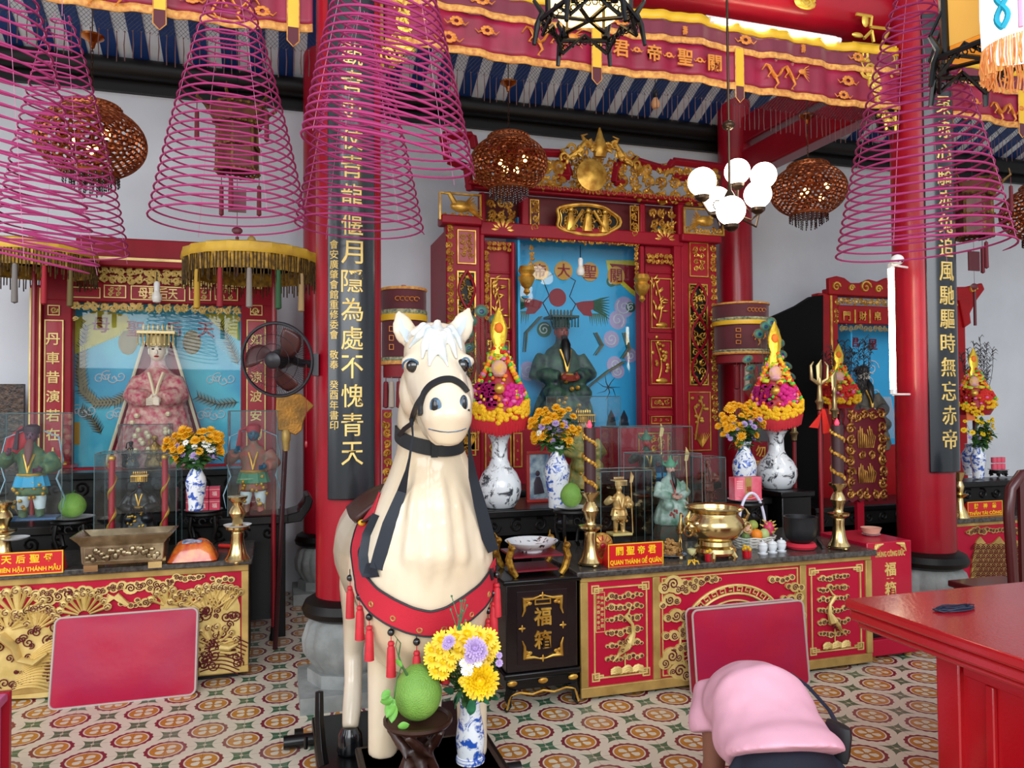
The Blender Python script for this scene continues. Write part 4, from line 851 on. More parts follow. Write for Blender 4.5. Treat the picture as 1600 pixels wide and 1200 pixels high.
sign('red sign with yellow letters for the left altar', -14, 99, 862, 898, 4.76, '天后聖母', 'THIÊN HẬU THÁNH MẪU')
sign('red sign with yellow letters on the main altar', 950, 1036, 848, 885, 3.88, '關聖帝君', 'QUAN THÁNH ĐẾ QUÂN')
sign('red sign with yellow letters on the far right altar', 1512, 1566, 783, 806, 4.86, '財神爺', 'THẦN TÀI CÔNG')
# black offering chest
X0, X1 = G(802, 1112).x-.04, G(900, 1097).x+.0; Yb = 3.84; t = thing('offering_chest', 'black lacquer offering chest with gold corner scrolls beside the horse', 'chest', ((X0+X1)/2, Yb+.18, 0))
zt = P(840, 905, Yb).z; m = MB(); m.box(X0, X1, Yb, Yb+.36, .20, zt-.02); m.obj('case', mat('chest_lacquer', '#140A0C', .25, coat=.4), t, bevel=.006)
for b_ in ((X0-.02, X1+.02, Yb-.02, Yb+.38, zt-.02, zt+.005), (X0-.015, X1+.015, Yb-.015, Yb+.375, .17, .20), (X0-.0, X1+.0, Yb-.0, Yb+.36, .11, .17)): m = MB(); m.box(*b_); m.obj('moulding', BLACK, t, bevel=.008)
m = MB(); m.box(X0+.06, X1-.06, Yb-.004, Yb, .24, zt-.06); dp = m.obj('front_panel', mat('chest_panel', '#1C0C10', .3), t); m = MB()
xa, xb, za, zb = X0+.085, X1-.085, .265, zt-.085
for sx, X in ((1, xa), (-1, xb)):
    for sz, Z in ((1, za), (-1, zb)):
        m.tube([(X+sx*.10, Yb-.01, Z), (X+sx*.06, Yb-.012, Z+sz*.012), (X+sx*.012, Yb-.012, Z+sz*.012), (X+sx*.012, Yb-.012, Z+sz*.07), (X, Yb-.01, Z+sz*.10)], [.003, .007, .013, .007, .003], 6)
        for q in ((.03, .02), (.02, .04), (.04, .035)): m.ell((X+sx*q[0], Yb-.012, Z+sz*q[1]), (.014, .006, .01), 6, 4)
xc = (X0+X1)/2; zm = (za+zb)/2
for x, z in ((xa, zm), (xb, zm), (xc, za), (xc, zb)): m.ell((x, Yb-.008, z), (.006, .004, .02), 6, 4); m.ell((x, Yb-.008, z), (.02, .004, .006), 6, 4)
write(m, '福', (xc, Yb-.008, zm+.055), .095, None, .004, None, .02); write(m, '箱', (xc, Yb-.008, zm-.065), .095, None, .004, None, .02); fillet(m, xc-.045, xc+.045, zb-.045, zb-.015, Yb-.006, .006); m.obj('gold_ornament', GOLD, dp)
for sx, X in ((1, X0+.01), (-1, X1-.01)):
    for yy in (Yb+.01, Yb+.35):
        m = MB(); m.tube([(X+sx*.02, yy, .12), (X-sx*.0, yy, .07), (X+sx*.01, yy, .03), (X-sx*.012, yy-.005, .012), (X-sx*.02, yy-.005, .018)], [.03, .02, .012, .013, .006], 8); m.obj('leg', BLACK, t)
m = MB(); m.tube([(X0+.0, Yb-.008, .02), (X0+.02, Yb-.008, .09), (X0+.07, Yb-.008, .10), (xc-.06, Yb-.008, .085), (xc, Yb-.01, .10), (xc+.06, Yb-.008, .085), (X1-.07, Yb-.008, .10), (X1-.02, Yb-.008, .09), (X1, Yb-.008, .02)], .006, 5)
for x in (X0+.03, xc, X1-.03): m.ell((x, Yb-.008, .15), (.028, .008, .016), 8, 5)
m.obj('gilt_edge', GOLD, t)
# bowl on a dragon legged stand on the chest
zc0 = zt+.005; t = thing('bowl_stand', 'small red shelved stand with gold dragon legs on the black chest', 'stand', (xc, Yb+.18, zc0)); m = MB()
zs = P(840, 868, Yb+.05).z; m.box(xc-.14, xc+.14, Yb+.05, Yb+.30, zs-.01, zs); m.box(xc-.12, xc+.12, Yb+.07, Yb+.28, zc0+.02, zc0+.03); m.obj('shelves', mat('shelf_red', '#7A0E22', .4), t)
for sx in (-1, 1):
    for yy in (Yb+.05, Yb+.30):
        X = xc+sx*.155; m = MB(); m.tube([(X-sx*.03, yy, zc0+.005), (X-sx*.005, yy, zc0+.04), (X+sx*.012, yy, zs-.01), (X, yy, zs+.03), (X-sx*.008, yy-.02, zs+.055)], [.016, .02, .02, .018, .008], 8); m.ell((X, yy-.015, zs+.05), (.02, .028, .018), 8, 6); m.rod((X, yy+.01, zs+.06), (X+sx*.01, yy+.03, zs+.085), .006, 5, .002); m.obj('dragon_leg', mat('dragon_gold', '#D8A83E', .35, .6, col2='#7A4A14', vscale=45), t)
m = MB(); c = (xc, Yb+.17, zs); m.lathe([(.06, 0), (.062, .012), (.11, .03), (.142, .055), (.146, .06), (.135, .058), (.10, .034), (.0, .02)], 32, c); tag(m.obj('bowl', porcelain('brown_line_bowl', '#3A3230', 26, .58)), 'wide shallow porcelain bowl on the dragon legged stand', 'bowl')
# red donation box
X0, X1 = G(1362, 1035).x, G(1437, 1026).x; Yb = 3.9; t = thing('donation_box', 'red donation box with gold letters right of the main altar', 'box', ((X0+X1)/2, Yb+.2, 0))
zt = P(1392, 847, Yb).z; m = MB(); m.box(X0, X1-.02, Yb+.02, Yb+.45, .19, zt); m.obj('case', mat('box_red', '#B40E30', .35, coat=.1), t, bevel=.006)
m = MB(); m.box(X0-.0, X1+.02, Yb, Yb+.45, .03, .13); m.obj('base', ALTRED, t, bevel=.005); m = MB(); m.box(X0+.02, X1-.03, Yb+.04, Yb+.43, .13, .19); m.obj('recess', BLACK, t)
for x in (X0+.04, X1-.04):
    for y in (Yb+.05, Yb+.4): m = MB(); m.lathe([(.02, 0), (.03, .015), (.02, .03)], 12, (x, y, 0)); m.obj('foot', GOLD2, t)
m = MB(); xc = (X0+X1)/2-.01; y = Yb+.02; write(m, 'THÙNG CÔNG ĐỨC', (xc, y-.003, zt-.07), .045, .23, .003, None, .01); write(m, '福', (xc, y-.003, zt-.17), .085, None, .003, None, .02); write(m, '箱', (xc, y-.003, zt-.29), .085, None, .003, None, .02)
for sx in (-1, 1): m.tube([(xc+sx*.05, y-.004, zt-.012), (xc+sx*.10, y-.006, zt-.02), (xc+sx*.125, y-.004, zt-.065)], [.004, .014, .003], 6); m.ell((xc+sx*.10, y-.006, zt-.028), (.02, .006, .012), 6, 4)
for k in (-1, 1): m.box(xc+k*.016-.01, xc+k*.016+.01, y-.004, y, zt-.231, zt-.227)
m.obj('lettering', GPAINT, t); m = MB(); m.prism([(xc-.03, .185), (xc+.06, .185), (xc+.015, .14)], Yb+.0, Yb+.01); m.obj('red_flap', mat('flame_red', '#D8452E', .5), t)
c = (P(1361, 825, Yb+.22).x, Yb+.22, zt); tt = thing('bowl', 'small terracotta bowl on a saucer on the red donation box', 'bowl', c); m = MB(); m.lathe([(.03, .012), (.05, .02), (.062, .05), (.064, .055), (.055, .052), (.0, .04)], 20, c); m.obj('cup', mat('terracotta', '#D9A08A', .6), tt); m = MB(); m.lathe([(.03, 0), (.055, .012), (.058, .014), (.0, .01)], 20, c); m.obj('saucer', PORC, tt)
# big red table in the foreground
c = D(1318, 935, 2.78); zt = c.z; x0, y1 = c.x, c.y; t = thing('table', 'large glossy red table in the right foreground', 'table', (x0+.8, y1-1.0, 0)); TR = mat('table_red', '#B4121C', .22, col2='#A80F1A', vscale=2, coat=.5, bump=.12, bscale=90)
x1 = x0+1.8; y0 = y1-2.0; m = MB(); m.box(x0, x1, y0, y1, zt-.035, zt); m.box(x0+.012, x1-.012, y0+.012, y1-.012, zt-.075, zt-.035); m.box(x0+.03, x1-.03, y0+.03, y1-.03, zt-.10, zt-.075); m.obj('table_top', TR, t, bevel=.01)
xl = P(1467, 1100, y1-.30).x
m = MB(); m.box(xl, x1-.2, y1-.42, y1-.36, .0, zt-.1)
m = MB(); xs = xl
m.box(xs+.02, xs+.05, y0+.3, y1-.38, .05, zt-.1); m.box(xs+.05, x1-.3, y1-.36, y1-.33, .05, zt-.1); m.obj('side_panel', TR, t)
for x in (xs, x1-.35):
    for y in (y1-.38, y0+.25): m = MB(); m.box(x, x+.09, y, y+.09, 0, zt-.1); m.obj('leg', TR, t, bevel=.006)
for b_ in ((xs+.005, xs+.02, y0+.33, y1-.39, zt-.16, zt-.1), (xs+.003, xs+.02, y1-.50, y1-.47, .05, zt-.16)): m = MB(); m.box(*b_); m.obj('moulding', TR, t, bevel=.004)
m = MB(); c = G(1490, 953, zt); R = random.Random(7)
for k in range(9): o = R.uniform(-.01, .01); m.tube([(c.x+(.075+R.uniform(-.02,.01))*math.cos(a), c.y+o+.022*math.sin(a), zt+.003+.0015*k*abs(math.sin(a*1.5+k))) for a in [2*PI*i/20 for i in range(20)]], .0022, 4, True)
tag(m.obj('cord', mat('blue_black_cord', '#1A2038', .6)), 'small dark coil of cord lying on the red foreground table', 'cord')
# ================================================================ white horse on its wheeled base
from mathutils.bvhtree import BVHTree
def st(px, py, z, hw, ry): return (D(px, py, z), hw*z/F, ry)
hb = MB()
# barrel, chest, neck
HX = .485
hb.limb([((HX, 2.62, 1.0), .10, .14), ((HX, 2.72, .99), .20, .22), ((HX, 2.9, .98), .235, .25), ((HX, 3.15, .96), .25, .25), ((HX, 3.4, .97), .255, .25), ((HX, 3.58, .985), .235, .235), ((HX, 3.72, .98), .17, .19), ((HX, 3.80, .96), .08, .1)], 28)
hb.limb([st(664, 1022, 2.84, 45, .15), st(664, 1000, 2.82, 84, .20), st(664, 960, 2.79, 100, .24), st(665, 915, 2.77, 107, .255), st(667, 860, 2.75, 103, .245), st(670, 800, 2.74, 87, .22), st(675, 745, 2.74, 68, .18), st(672, 700, 2.72, 51, .155), st(668, 650, 2.70, 46, .145), st(676, 580, 2.66, 42, .13), st(680, 525, 2.62, 34, .09)], 32)
for k in range(-3, 4):                     # soft folds of muscle down the neck
    hb.tube([D(670+k*13, 715, 2.58+.012*k*k), D(670+k*20, 790, 2.535+.012*k*k), D(668+k*25, 870, 2.515+.014*k*k), D(666+k*26, 930, 2.54+.016*k*k)], [.012, .03, .036, .02], 8)
# head
hb.limb([st(680, 507, 2.56, 16, .03), st(680, 519, 2.56, 38, .085), st(679, 545, 2.53, 48, .12), st(680, 575, 2.50, 49, .13), st(684, 600, 2.46, 45, .125), st(691, 620, 2.39, 42, .115), st(697, 640, 2.34, 41, .11), st(698, 660, 2.31, 39, .10), st(697, 675, 2.32, 31, .075), st(696, 684, 2.34, 14, .03)], 28)
hb.ell(D(652, 612, 2.58), (.062, .11, .10), 14, 10); hb.ell(D(716, 618, 2.60), (.05, .10, .085), 14, 10)
hb.limb([st(668, 600, 2.6, 34, .10), st(680, 660, 2.48, 24, .07), st(690, 674, 2.38, 22, .05)], 16)
for px, py in ((645, 566), (723, 565)): hb.ell(D(px, py, 2.44), (.04, .04, .026), 10, 8)
for px, py in ((680, 634), (724, 631)): hb.ell(D(px, py, 2.28), (.027, .03, .034), 10, 8)
hb.ell(D(697, 655, 2.27), (.055, .04, .03), 12, 8)
# ears as hollow leaves
for pts in (((638, 534, 2.56), (632, 515, 2.56), (627, 500, 2.57), (621, 483, 2.58)), ((717, 528, 2.56), (722, 510, 2.56), (728, 496, 2.57), (733, 480, 2.58))):
    q = [D(*p) for p in pts]; hb.limb([(q[0], .034, .028), (q[1], .042, .026), (q[2], .032, .020), (q[3], .005, .005)], 12)
# legs
for s in (0, 1):
    fx = lambda px: px if s == 0 else 1336-px
    hb.limb([st(fx(604), 955, 2.82, 40, .12), st(fx(608), 1000, 2.80, 34, .09), st(fx(602), 1045, 2.79, 28, .07), st(fx(599), 1100, 2.78, 24, .06), st(fx(598), 1150, 2.77, 23, .06), st(fx(598), 1178, 2.765, 23, .06)], 16)
for s in (0, 1):
    o = Vector((.36*s, 0, 0)); q = lambda *a: (D(*a[:3])+o, a[3]*a[2]/F, a[4])
    hb.limb([q(575, 880, 3.42, 44, .19), q(562, 920, 3.42, 32, .16), q(556, 970, 3.45, 20, .085), q(552, 1020, 3.47, 15, .055), q(552, 1065, 3.42, 14, .042), q(550, 1105, 3.36, 15, .045), q(547, 1138, 3.31, 13, .04)], 16)
hs = fuse(hb, .0105, 5, .5)
horse = thing('horse_statue', 'cream white horse statue with a red breast band facing the viewer', 'statue', (HX, 2.9, .10))
R = random.Random(5)
hs.obj('body', CREAM, horse, ang=3)
BV = BVHTree.FromPolygons(hs.V, hs.Fc)
def hit(px, py, off=0.0):
    d = ray(px, py).normalized(); l, n, i, t = BV.ray_cast(CAMLOC, d)
    if l is None:
        l, n, i, t = BV.find_nearest(CAMLOC+ray(px, py)*2.7)
    return l+n*off, n
def ribbon(m, path, w, th=.004, dense=4):
    """flat band lying on the surface along (px, py) points"""
    pts = []
    for i in range(len(path)-1):
        for k in range(dense): t = k/dense; pts.append((path[i][0]*(1-t)+path[i+1][0]*t, path[i][1]*(1-t)+path[i+1][1]*t))
    pts.append(path[-1]); H = [hit(*p, .006) for p in pts]
    for _ in range(2): H = [H[0]]+[((H[i-1][0]+H[i][0]*2+H[i+1][0])/4, (H[i-1][1]+H[i][1]+H[i+1][1]).normalized()) for i in range(1, len(H)-1)]+[H[-1]]
    band(m, [h[0] for h in H], [h[1] for h in H], w, th); return H
def band(m, P_, N_, w, th=.004):
    rings = []; k = len(P_)
    for i in range(k):
        t = (P_[min(i+1, k-1)]-P_[max(i-1, 0)]).normalized(); b = t.cross(N_[i]).normalized(); ww = w[i] if isinstance(w, list) else w; n = N_[i]
        rings.append([P_[i]+b*ww/2+n*th, P_[i]-b*ww/2+n*th, P_[i]-b*ww/2-n*th, P_[i]+b*ww/2-n*th])
    m.loft(rings)
HOOF = mat('black_hoof', '#0E0F12', .2, coat=.5)
for s in (0, 1):
    c = D(547, 1140, 3.31)+Vector((.36*s, 0, 0)); m = MB(); m.lathe([(.052, .104-c.z), (.056, .115-c.z), (.05, .18-c.z), (.040, .0), (.034, .012)], 20, c); m.obj('hoof', HOOF, horse)
EYE_M = mat('glossy_black_eye', '#07080A', .05, coat=1); MUZ = mat('blue_grey_paint', '#5C7F9C', .4, col2='#1E2E40', vscale=40)
for px, py in ((645, 572), (724, 571)):
    l, n = hit(px, py); m = MB(); m.ell(l-n*.004, (.0235, .020, .022), 14, 10); e = m.obj('eye', EYE_M, horse)
    m = MB(); t = RT if px < 680 else RT*.55; m.tube([l+n*.012+t*(.025*math.cos(a))+UP*(.022*math.sin(a)) for a in [PI*k/10 for k in range(-1, 12)]], .0035, 5); m.obj('eyelid', MUZ, e)
for px, py, sx in ((680, 635, 1), (725, 631, .6)):
    l, n = hit(px, py); u = n.cross(UP).normalized(); rot = Matrix((u, n, UP)).transposed(); m = MB(); m.ell(l-n*.002, (.022*sx, .007, .027), 16, 8, rot); m.mi = 1; m.ell(l+n*.002, (.014*sx, .005, .018), 12, 6, rot); m.obj('nostril', [MUZ, HOOF], horse, label='dark blue painted nostril')
m = MB(); m.tube([hit(a, b, .001)[0] for a, b in ((670, 670), (678, 672), (688, 674), (700, 675), (712, 674), (721, 672), (728, 669))], .0016, 5); m.obj('mouth_line', MUZ, horse)
for pts, r in ((((638, 534), (632, 515), (627, 500), (623, 488)), 1), (((714, 528), (719, 511), (725, 497), (730, 486)), 1)):
    H = [hit(*p, -.003) for p in pts]; m = MB(); m.tube([h[0] for h in H], [.010, .018, .012, .003], 8, flat=.3); m.obj('inner_ear', mat('pale_blue_paint', '#C3CFD6', .4), horse)
m = MB()
for pts in (((683, 503), (668, 515), (655, 528), (640, 545)), ((681, 503), (672, 520), (664, 540), (661, 562)), ((682, 505), (678, 530), (674, 555), (672, 574)), ((684, 504), (684, 530), (680, 552), (675, 565)), ((685, 503), (692, 525), (690, 550), (700, 574)), ((686, 503), (698, 520), (706, 540), (712, 562)), ((688, 504), (704, 516), (714, 530), (720, 548)), ((680, 503), (662, 512), (648, 522), (634, 535)), ((684, 504), (688, 535), (693, 560))):
    H = [hit(*p, .004)[0] for p in pts]; m.tube(H, [.010, .016, .013, .004][:len(H)], 7)
fl = fuse(m, .004, 2); fl.obj('forelock', mat('forelock_paint', '#E6E0D2', .35, col2='#BFCBD0', vscale=16, coat=.3), horse, ang=3)
# tack
bn = MB(); ribbon(bn, ((660, 648), (659, 634), (664, 615), (674, 603), (690, 595), (706, 594), (720, 602), (729, 614)), .022); tk = bn.obj('bridle', LATH, horse, label='black leather bridle')
m = MB(); ribbon(m, ((661, 622), (654, 632), (648, 645), (645, 655)), .016); p0 = hit(647, 650, .012)[0]; q = [p0, D(643, 662, 2.52), D(632, 670, 2.58), D(623, 682, 2.63)]; band(m, q, [-FW]*4, .016); m.obj('cheek_strap', LATH, tk)
m = MB(); ribbon(m, ((620, 674), (623, 680), (632, 687), (648, 694), (668, 699), (690, 702), (706, 701), (716, 698), (720, 694)), .050); ncol = m.obj('neck_collar', LATH, horse, label='wide black neck strap')
q = hit(678, 701, .012)[0]; m = MB(); m.bx(q, (.022, .012, .055)); m.obj('buckle', BLACK, ncol)
def hang(pts, w, name='rein'):
    m = MB(); Q = [Vector(p) for p in pts]; S_ = []
    for i in range(len(Q)-1):
        for k in range(4): S_.append(Q[i].lerp(Q[i+1], k/4))
    S_.append(Q[-1]); W_ = [w[min(int(i/4), len(w)-1)]*(1-(i % 4)/4)+w[min(int(i/4)+1, len(w)-1)]*((i % 4)/4) for i in range(len(S_))]
    band(m, S_, [(-FW+RT*.1).normalized()]*len(S_), W_, .002); return m.obj(name, mat('blue_black_strap', '#17202C', .6), horse)
h1 = [hit(a, b, .012)[0] for a, b in ((630, 770), (612, 820), (600, 862), (592, 888))]
hang([p0, D(645, 680, 2.46), D(640, 715, 2.47), D(636, 735, 2.49)]+h1, [.008, .006, .008, .012, .032, .046, .05, .046])
h2 = [hit(a, b, .012)[0] for a, b in ((593, 889), (577, 891), (573, 868), (578, 836), (592, 805))]; hang(h2, [.05, .05, .035, .03, .025])
hang([hit(729, 640, .01)[0], D(733, 668, 2.44), D(734, 705, 2.5), D(739, 745, 2.56), D(750, 790, 2.60), D(763, 840, 2.64), D(771, 861, 2.66)], [.006, .008, .012, .03, .042, .045, .04])
# breast band
path = ((590, 788), (573, 812), (562, 845), (560, 880), (566, 912), (586, 938), (612, 955), (642, 968), (672, 974), (702, 966), (728, 950), (752, 930), (768, 905), (774, 880)); m = MB(); H = ribbon(m, path, .094, .003, 5); bb = m.obj('breast_band', CLOTHRED, horse, label='wide red webbing breast band')
m = MB()
for s in (-1, 1):
    Q = []
    for i, (p, n) in enumerate(H): t = (H[min(i+1, len(H)-1)][0]-H[max(i-1, 0)][0]).normalized(); Q.append(p+t.cross(n).normalized()*s*.047+n*.002)
    m.tube(Q, .0045, 5)
m.obj('edging', LATH, bb)
for px, py in ((583, 943), (616, 964), (656, 982), (693, 980), (734, 958), (760, 928)): l, n = hit(px, py, .009); m = MB(); u = n.cross(UP).normalized(); m.tube([l+u*.008*math.cos(a)+UP*.008*math.sin(a) for a in [2*PI*k/12 for k in range(12)]], .003, 5, True); m.obj('eyelet', GOLD2, bb)
q = hit(572, 822, .02)[0]; m = MB(); m.ell(q, (.016, .012, .012), 8, 6); m.obj('toggle', YEL, bb)
for px, py in ((547, 903), (562, 933), (577, 964), (611, 988), (651, 1003), (695, 998), (730, 979), (763, 954), (771, 927), (776, 898)):
    l = hit(px, py, .022)[0]; l = CAMLOC+ray(px, py)*((l-CAMLOC).dot(FW)); m = MB(); m.rod(l, l+Vector((0, .01, .03)), .002, 4); m.ell(l, .0125, 12, 8); b_ = m.obj('bead', HOOF, horse); m = MB()
    m.rod(l+Vector((0, 0, -.012)), l+Vector((0, 0, -.03)), .0015, 4); m.lathe([(.0, -.028), (.009, -.03), (.0115, -.038), (.009, -.044), (.013, -.052), (.0165, -.145), (.0, -.146)], 14, l, 14, .18); m.obj('tassel', TASRED, b_)
m = MB(); m.grid(lambda u, v: (HX+(u-.5)*.40, 2.98+v*.34, 1.222-((u-.5)*.40)**2*2.4+.012+.02*(2*v-1)**2), 14, 8); m.obj('saddle', mat('saddle_brown', '#3B1E18', .45), horse, solid=.022)
# wheeled base and step block
t = thing('wheeled_base', 'black wooden base with axle and upright bar under the horse', 'base', (HX, 3.2, 0)); m = MB(); m.box(.16, .92, 2.93, 3.85, .05, .10); m.obj('board', BLACK, t, bevel=.008)
a = D(480, 1184, 3.25)
for y in (3.18, 3.75): m = MB(); m.rod((a.x-.07 if y < 3.4 else .03, y, .035), (1.0, y, .035), .03, 14); m.obj('axle', BLACK, t)
for x in (.10, .96):
    for y in (3.0, 3.8): m = MB(); m.tube([(x-.02, y, .035), (x+.02, y, .035)], .035, 16); m.obj('wheel', BLKWOOD, t)
q = [D(506, 1196, 3.15), D(502, 1170, 3.17), D(499, 1125, 3.2), D(499, 1080, 3.22)]; m = MB(); m.limb([(q[0], .022, .03), (q[1], .022, .03), (q[2], .02, .028), (q[3], .018, .024)], 4); m.obj('upright_bar', BLACK, t, bevel=.004)
m = MB(); p = D(478, 1170, 3.2); m.rod(p, p+Vector((0, 0, .05)), .008, 8); m.obj('pin', BLACK, t)
m = MB(); m.box(.29, .745, 2.22, 2.885, 0, .34); m.box(.275, .76, 2.205, 2.9, .315, .34); tag(m.obj('step_block', mat('black_step', '#141214', .3, col2='#24201E', vscale=14), bevel=.006), 'black wooden block carrying the horse forelegs and the front offerings', 'block')
# root wood stand, pomelo
c = D(653, 1126, 2.50); zb = .34; t = thing('fruit_stand', 'dark rosewood root stand under the big green pomelo', 'stand', (c.x, c.y, zb)); m = MB()
m.lathe([(.0, -.012), (.07, -.016), (.103, -.010), (.112, .0), (.112, .010), (.104, .012), (.098, .004), (.0, .0)], 32, c); m.obj('plate', DWOOD, t)
m = MB(); R = random.Random(8)
for k in range(5):
    a = 2*PI*k/5+.4; b = a+1.7; m.tube([c+Vector((.095*math.cos(a), .095*math.sin(a), -.012)), c+Vector((.06*math.cos(a+.4), .06*math.sin(a+.4), -.06)), c+Vector((.03*math.cos(b), .03*math.sin(b), -.11)), Vector((c.x+.06*math.cos(b+.4), c.y+.06*math.sin(b+.4), zb+.05)), Vector((c.x+.10*math.cos(b+.6), c.y+.10*math.sin(b+.6), zb+.012))], [.014, .018, .022, .018, .012], 8)
    m.tube([c+Vector((.06*math.cos(a+.4), .06*math.sin(a+.4), -.06)), c+Vector((.07*math.cos(a+1.1), .07*math.sin(a+1.1), -.10))], [.013, .006], 6)
fuse(m, .007, 3).obj('root_legs', DWOOD, t, ang=3)
POM = mat('pomelo_green', '#86B24E', .45, col2='#6C9A3C', vscale=9, bump=.5, bscale=220)
LEAF = mat('fresh_leaf', '#77B84C', .5, col2='#5E9C3E', vscale=12)
def leaf(m, a, b, w, n=6, up=Vector((0, 0, 1))):
    a = Vector(a); b = Vector(b); d = (b-a); s = d.cross(up)
    if s.length < 1e-5: s = d.cross(Vector((1, 0, 0)))
    s = s.normalized(); nr = s.cross(d).normalized(); vs = []
    for i in range(n+1): t = i/n; p = a+d*t+nr*d.length*.12*math.sin(PI*t); k = w*math.sin(PI*min(1, t*.93+.07))**.8; vs += [p+s*k-nr*k*.2, p+nr*0, p-s*k-nr*k*.2]
    m.add(vs, [(3*i+j, 3*i+j+1, 3*i+j+4, 3*i+j+3) for i in range(n) for j in (0, 1)])
def pomelo(lab, c, r, h, stem=True):
    t = thing('pomelo', lab, 'fruit', c); m = MB(); pf = []
    for i in range(21): a = PI*i/20; z = -math.cos(a); rr = math.sin(a)*(1-.10*max(0, z)**1.0-.03*z); pf.append((r*rr, h/2*(1+z+(.05*max(0, z-.8)))))
    m.lathe(pf, 32, c); m.obj('fruit', POM, t)
    if stem: m = MB(); m.rod(Vector(c)+Vector((0, 0, h*.98)), Vector(c)+Vector((.01, 0, h*1.12)), .004, 6); m.obj('stem', JADE, t)
    return t
pc = Vector((c.x, c.y-.0, c.z+.004)); pt = pomelo('big green pomelo with leafy twig on the rosewood stand before the horse', pc, .0785, .178, False)
m = MB(); s0 = D(637, 1056, 2.47); m.tube([s0, D(628, 1040, 2.46), D(623, 1025, 2.46), D(626, 1005, 2.48), D(616, 992, 2.49)], [.005, .004, .003, .002, .001], 5); m.tube([D(628, 1040, 2.46), D(620, 1060, 2.44), D(616, 1090, 2.42), D(614, 1100, 2.41)], [.003, .002, .002, .002], 5); m.tube([D(624, 1030, 2.46), D(618, 1010, 2.48), D(621, 998, 2.48)], .0015, 4); m.obj('twig', JADE, pt)
for a, b, w_ in ((( 614, 1092), (594, 1097), .016), ((609, 1078), (596, 1094), .013), ((615, 1092), (604, 1122), .017), ((614, 1098), (612, 1130), .017), ((628, 1042), (618, 1030), .008), ((622, 1136), (640, 1132), .012)): m = MB(); leaf(m, D(*a, 2.41), D(*b, 2.40), w_, up=FW); m.obj('leaf', LEAF, pt, solid=.001)
# flowers
def mum_mesh(name, r, layers, n, mats, inner=.25):
    """one chrysanthemum head facing +z"""
    m = MB(); R = random.Random(name)
    for L in range(layers):
        f = L/max(1, layers-1); el = .15+.95*f; rr = r*(1-.38*f); k = int(n*(1-.3*f))
        for i in range(k):
            a = 2*PI*(i+.5*L)/k+R.uniform(-.08, .08); e = el+R.uniform(-.12, .12); w_ = r*2.2/n*1.2+r*.02
            d = Vector((math.cos(a)*math.cos(e), math.sin(a)*math.cos(e), math.sin(e))); s = Vector((-math.sin(a), math.cos(a), 0)); z = Vector((0, 0, 1))
            p1 = d*rr*.55+z*rr*.02; p2 = d*rr+z*(-.10*rr if L == 0 else .06*rr)
            m.add([d*rr*.12+s*w_*.3, d*rr*.12-s*w_*.3, p1-s*w_, p1+s*w_, p2-s*w_*.55, p2+s*w_*.55, p2+d*w_*.5], [(0, 1, 2, 3), (3, 2, 4, 5), (5, 4, 6)])
    m.mi = 1; m.ell((0, 0, r*.12), (r*inner, r*inner, r*.16), 8, 6); return m.mesh(name, mats)
FY = mat('petal_yellow', '#F6CE14', .5, var=.1); FG = mat('petal_gold', '#F0B61A', .5, col2='#DE9A12', vscale=30); FL = mat('petal_lilac', '#C9AEE0', .55, var=.15); FW_ = mat('petal_white', '#F2F0EA', .5); FC = mat('flower_eye', '#C9C020', .6)
MUM = {'big': mum_mesh('big', 1, 6, 26, [FY, FY], .2), 'yellow': mum_mesh('yellow', 1, 2, 15, [FY, FC]), 'gold': mum_mesh('gold', 1, 3, 14, [FG, FG]), 'lilac': mum_mesh('lilac', 1, 4, 18, [FL, FL]), 'white': mum_mesh('white', 1, 2, 14, [FW_, FC])}
for k_ in MUM.values(): k_.use_fake_user = False
def blossom(par, kind, c, nrm, r):
    o = bpy.data.objects.new({'big': 'chrysanthemum', 'yellow': 'yellow_daisy', 'gold': 'golden_chrysanthemum', 'lilac': 'lilac_chrysanthemum', 'white': 'white_daisy'}[kind], MUM[kind]); COL.objects.link(o); o.parent = par
    o.location = Vector(c)-WORLD[par.name]; o.scale = (r,)*3; o.rotation_euler = Vector(nrm).to_track_quat('Z', 'Y').to_euler(); return o
GRN = mat('stem_green', '#4C7A3A', .6, col2='#35602C', vscale=20)
def bouquet(lab, base, fl, spread, hgt, nleaf, seed, group=None):
    """stems gathered at base; fl: (kind, point, radius)"""
    t = thing('flower_bouquet', lab, 'flowers', base, group); R = random.Random(seed); m = MB(); base = Vector(base); cen = base+Vector((0, .0, hgt*.35))
    for kind, p, r in fl:
        m.tube([base-Vector((0, 0, .06)), base.lerp(p, .5)+Vector((0, 0, .01)), p], .0018, 4)
    m.obj('stems', GRN, t); m = MB()
    for k in range(nleaf):
        p = base.lerp(fl[R.randrange(len(fl))][1], R.uniform(.12, .85)); d = Vector((R.uniform(-1, 1), R.uniform(-1, .6), R.uniform(-.5, .7))).normalized(); leaf(m, p, p+d*R.uniform(.03, .06)*spread, .011*spread, 4)
    m.obj('foliage', JADE, t)
    for kind, p, r in fl:
        n = (Vector(p)-cen).normalized()*.8-FW*.9+Vector((0, 0, .2)); blossom(t, kind, p, n, r)
    return t
VZ = 2.70; vb = D(735, 1196, VZ); vb.z = .34
def vase(lab, c, prof, m_, name='vase', seg=32):
    t = thing(name, lab, 'vase', c); m = MB(); m.lathe(prof, seg, c); m.obj('vessel', m_, t); return t
t = vase('tall blue and white vase with flowers standing before the horse', vb, [(.045, 0), (.05, .004), (.05, .02), (.045, .026), (.047, .04), (.052, .08), (.046, .13), (.037, .17), (.035, .20), (.040, .225), (.037, .226), (.032, .2), (.0, .19)], BLUEW)
m = MB()
